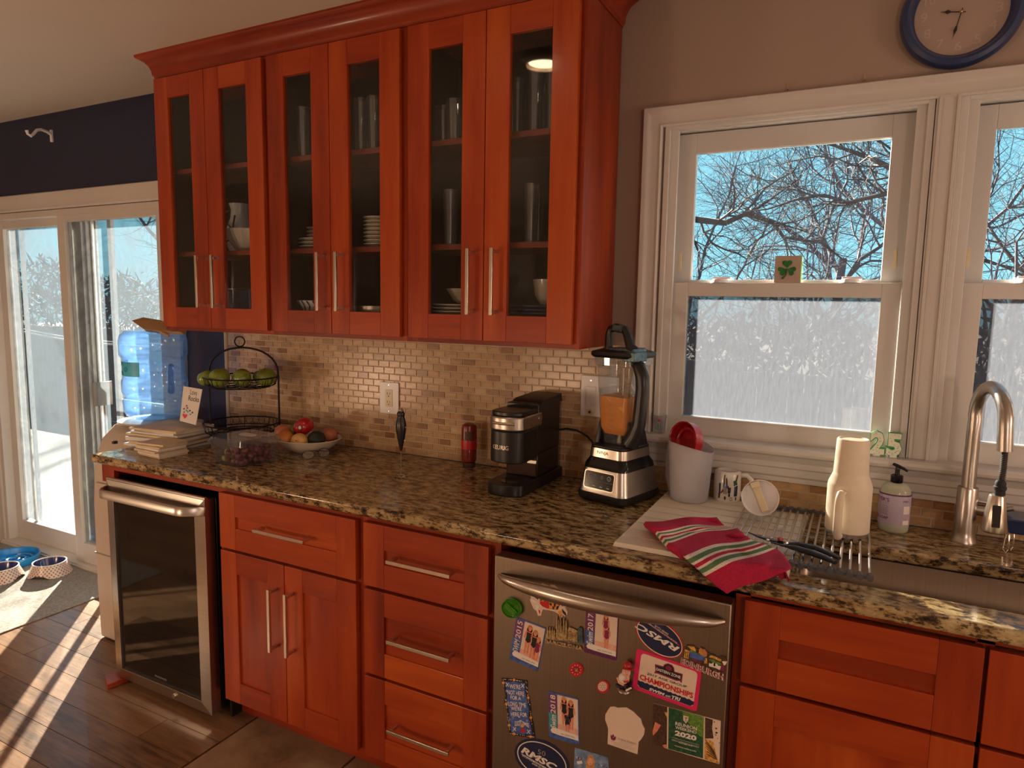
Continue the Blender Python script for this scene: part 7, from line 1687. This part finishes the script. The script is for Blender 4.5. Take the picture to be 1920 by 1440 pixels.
b.build('border_post', ['ink_orange'], sh, smooth=0)
b = M(); r3 = random.Random(6)
for i in range(70):
    f = i/70; sd = i % 4
    if sd == 0: p = lerp(lerp(c5(165, 240), c5(480, 275), r3.random()), c5(300, 260), 0)
    elif sd == 1: p = lerp(c5(268, 975), c5(585, 1020), r3.random())
    else:
        k_ = r3.random(); L0 = [c5(160, 270), c5(195, 450), c5(215, 600), c5(235, 760), c5(260, 960)]; L1 = [c5(482, 290), c5(490, 440), c5(530, 620), c5(545, 760), c5(582, 990)]; LL = L0 if sd == 2 else L1
        j = min(3, int(k_*4)); p = lerp(LL[j], LL[j+1], k_*4-j); p = (p[0]+r3.uniform(-1.2, 1.2), p[1])
    flat(b, pxell(p, .75, .75, 0, 6), 0, .0021)
for (x, y) in ((225, 315), (430, 330), (320, 915), (510, 950)): flat(b, [c5(x-22, y-28), c5(x-14, y-30), c5(x+24, y+24), c5(x+16, y+28)], 0, .0020); flat(b, [c5(x+20, y-26), c5(x+26, y-20), c5(x-18, y+28), c5(x-24, y+22)], 0, .0020)
for s_, x0, y0, x1, y1, h in (("WE'RE", 255, 365, 405, 380, 62), ('NOT HERE', 228, 445, 455, 468, 58), ('FOR A', 270, 515, 410, 528, 55), ('LONG TIME', 240, 600, 478, 625, 60), ("WE'RE", 275, 662, 420, 672, 55), ('HERE FOR', 275, 738, 492, 752, 55), ('A', 372, 765, 400, 770, 40), ('GOOD', 325, 880, 400, 868, 70), ('TIME', 392, 845, 520, 895, 55)):
    ctext(b, s_, c5(x0, y0), c5(x1, y1), c5(x0-4, y0-h), 0, .0022, .012)
b.build('lettering', 'ink_white', sh, smooth=0)
b = M(); flat(b, pxell(c5(435, 935), 3.8, 4.6, .3, 12), 0, .0022); b.build('red_flower', 'ink_red', sh, smooth=0)
b = M(); flat(b, pxell(c5(425, 872), 3.2, 3, .3, 12), 0, .0022); b.build('yellow_flower', 'ink_orange', sh, smooth=0)
# white die-cut magnet (the animal face printed on it is left out) with its text block
t_ = mag('die_cut_magnet', 'plain white die-cut magnet with small lettering, at the centre bottom of the dishwasher', 'magnet', (1170, 1365))
out = [(150, 560), (108, 440), (110, 370), (150, 300), (180, 262), (235, 258), (280, 275), (400, 270), (500, 330), (560, 395), (600, 430), (620, 500), (655, 570), (645, 650), (600, 720), (572, 745), (555, 918), (142, 775)]
b = M(); flat(b, [c6(*p) for p in out], 0, .0014, .0012); sh = b.build('sheet', 'ink_card', t_, smooth=0)
b = M()
# interlocked letter emblem
flat(b, [c6(*p) for p in [(182, 655), (198, 650), (206, 680), (220, 688), (236, 692), (246, 668), (260, 675), (252, 712), (235, 728), (205, 722), (188, 700)]], 0, .0018)
flat(b, [c6(*p) for p in [(214, 640), (226, 645), (250, 718), (238, 716), (222, 672), (204, 706), (192, 700)]], 0, .0019)
ctext(b, 'Student Wellness', c6(288, 710), c6(535, 785), c6(292, 685), 1, .0018, .005)
for i, (x0, y0, x1, y1) in enumerate(((330, 725, 520, 778), (320, 738, 500, 788), (300, 750, 480, 800), (190, 735, 540, 845), (210, 760, 520, 858), (230, 785, 500, 868))):
    flat(b, [c6(x0, y0), c6(x1, y1), c6(x1, y1+3), c6(x0, y0+3)], 1, .0017)
b.build('printed_text', ['ink_maroon', 'ink_grey'], sh, smooth=0)
# reunion card
P = [c6(775, 212), c6(1708, 458), c6(1690, 1055), c6(765, 780)]
t_ = mag('reunion_magnet', 'wide Reunion Weekend 2020 magnet with green centre panel and photo ends, bottom right', 'magnet', quad(P, .5, .5))
b = M(); flat(b, P, 0, .0014, .0012); sh = b.build('sheet', 'ink_card', t_, smooth=0)
b = M()
flat(b, [c6(*p) for p in [(775, 212), (968, 262), (962, 838), (765, 780)]], 2, .0016); flat(b, [c6(*p) for p in [(988, 268), (1475, 400), (1462, 975), (980, 840)]], 0, .0016)
flat(b, [c6(*p) for p in [(1180, 320), (1475, 402), (1470, 700), (1380, 640), (1300, 520), (1200, 420)]], 1, .0017)
flat(b, [c6(*p) for p in [(1492, 408), (1600, 440), (1590, 560), (1610, 700), (1490, 700)]], 2, .0016); flat(b, [c6(*p) for p in [(1490, 700), (1600, 740), (1640, 900), (1685, 1050), (1483, 985)]], 4, .0016)
flat(b, [c6(*p) for p in [(800, 470), (880, 512), (830, 600), (770, 660), (765, 600)]], 5, .0018); flat(b, [c6(*p) for p in [(925, 330), (967, 340), (965, 420)]], 4, .0018); flat(b, [c6(*p) for p in [(900, 790), (960, 780), (962, 836), (925, 828)]], 5, .0018)
for k in range(6): flat(b, [c6(1490+6*k, 720+40*k), c6(1500+6*k, 715+40*k), c6(1625+8*k, 880+22*k), c6(1615+8*k, 890+22*k)], 2, .0018)
for x, y, r_ in ((1645, 560, 2.0), (1650, 620, 2.4), (1640, 650, 1.4), (1690, 760, 1.2), (1665, 700, 1.0), (1620, 470, 1.5)): flat(b, pxell(c6(x, y), r_, r_*.8, .4, 8), 2, .0018)
sd = [c6(*p) for p in [(1190, 378), (1262, 398), (1258, 450), (1225, 492), (1188, 440)]]; flat(b, sd, 3, .0020)
b.build('printed_picture', ['ink_green', 'ink_leaf', 'ink_brown', 'ink_card', 'ink_gold', 'ink_skin'], sh, smooth=0)
b = M(); ctext(b, 'T', c6(1208, 462), c6(1242, 470), c6(1212, 405), 1, .0022, .02)
ctext(b, 'REUNION', c6(1080, 512), c6(1378, 590), c6(1082, 465), 0, .0022, .02); ctext(b, 'WEEKEND', c6(1078, 562), c6(1372, 638), c6(1080, 522), 0, .0022, .02); ctext(b, '2020', c6(1070, 655), c6(1372, 738), c6(1075, 582), 0, .0022, .05)
ctext(b, 'OCTOBER 16-18', c6(1125, 762), c6(1315, 812), c6(1126, 745), 0, .0022, .01); ctext(b, 'reunion.tulane.edu', c6(1070, 805), c6(1370, 888), c6(1072, 785), 0, .0022, .01)
for a, c in (((1030, 680), (1415, 790)), ((1030, 706), (1412, 815)), ((1028, 720), (1408, 826))): flat(b, [c6(*a), c6(*c), c6(c[0], c[1]+3), c6(a[0], a[1]+3)], 0, .0020)
b.build('lettering', ['ink_white', 'ink_green'], sh, smooth=0)
for k_ in list(bpy.data.objects):
    if k_.type == 'MESH' and k_.parent is not None and k_.name.split('.')[0] in ('lettering', 'printed_picture', 'printed_text', 'printed_emblem', 'printed_panel', 'printed_badge', 'brand_lettering', 'numeral', 'measure_marks', 'sprinkles', 'print', 'printed_figures', 'raised_letters', 'painted_scene', 'flag_pattern', 'border_post', 'heart_print'): k_.data.validate()
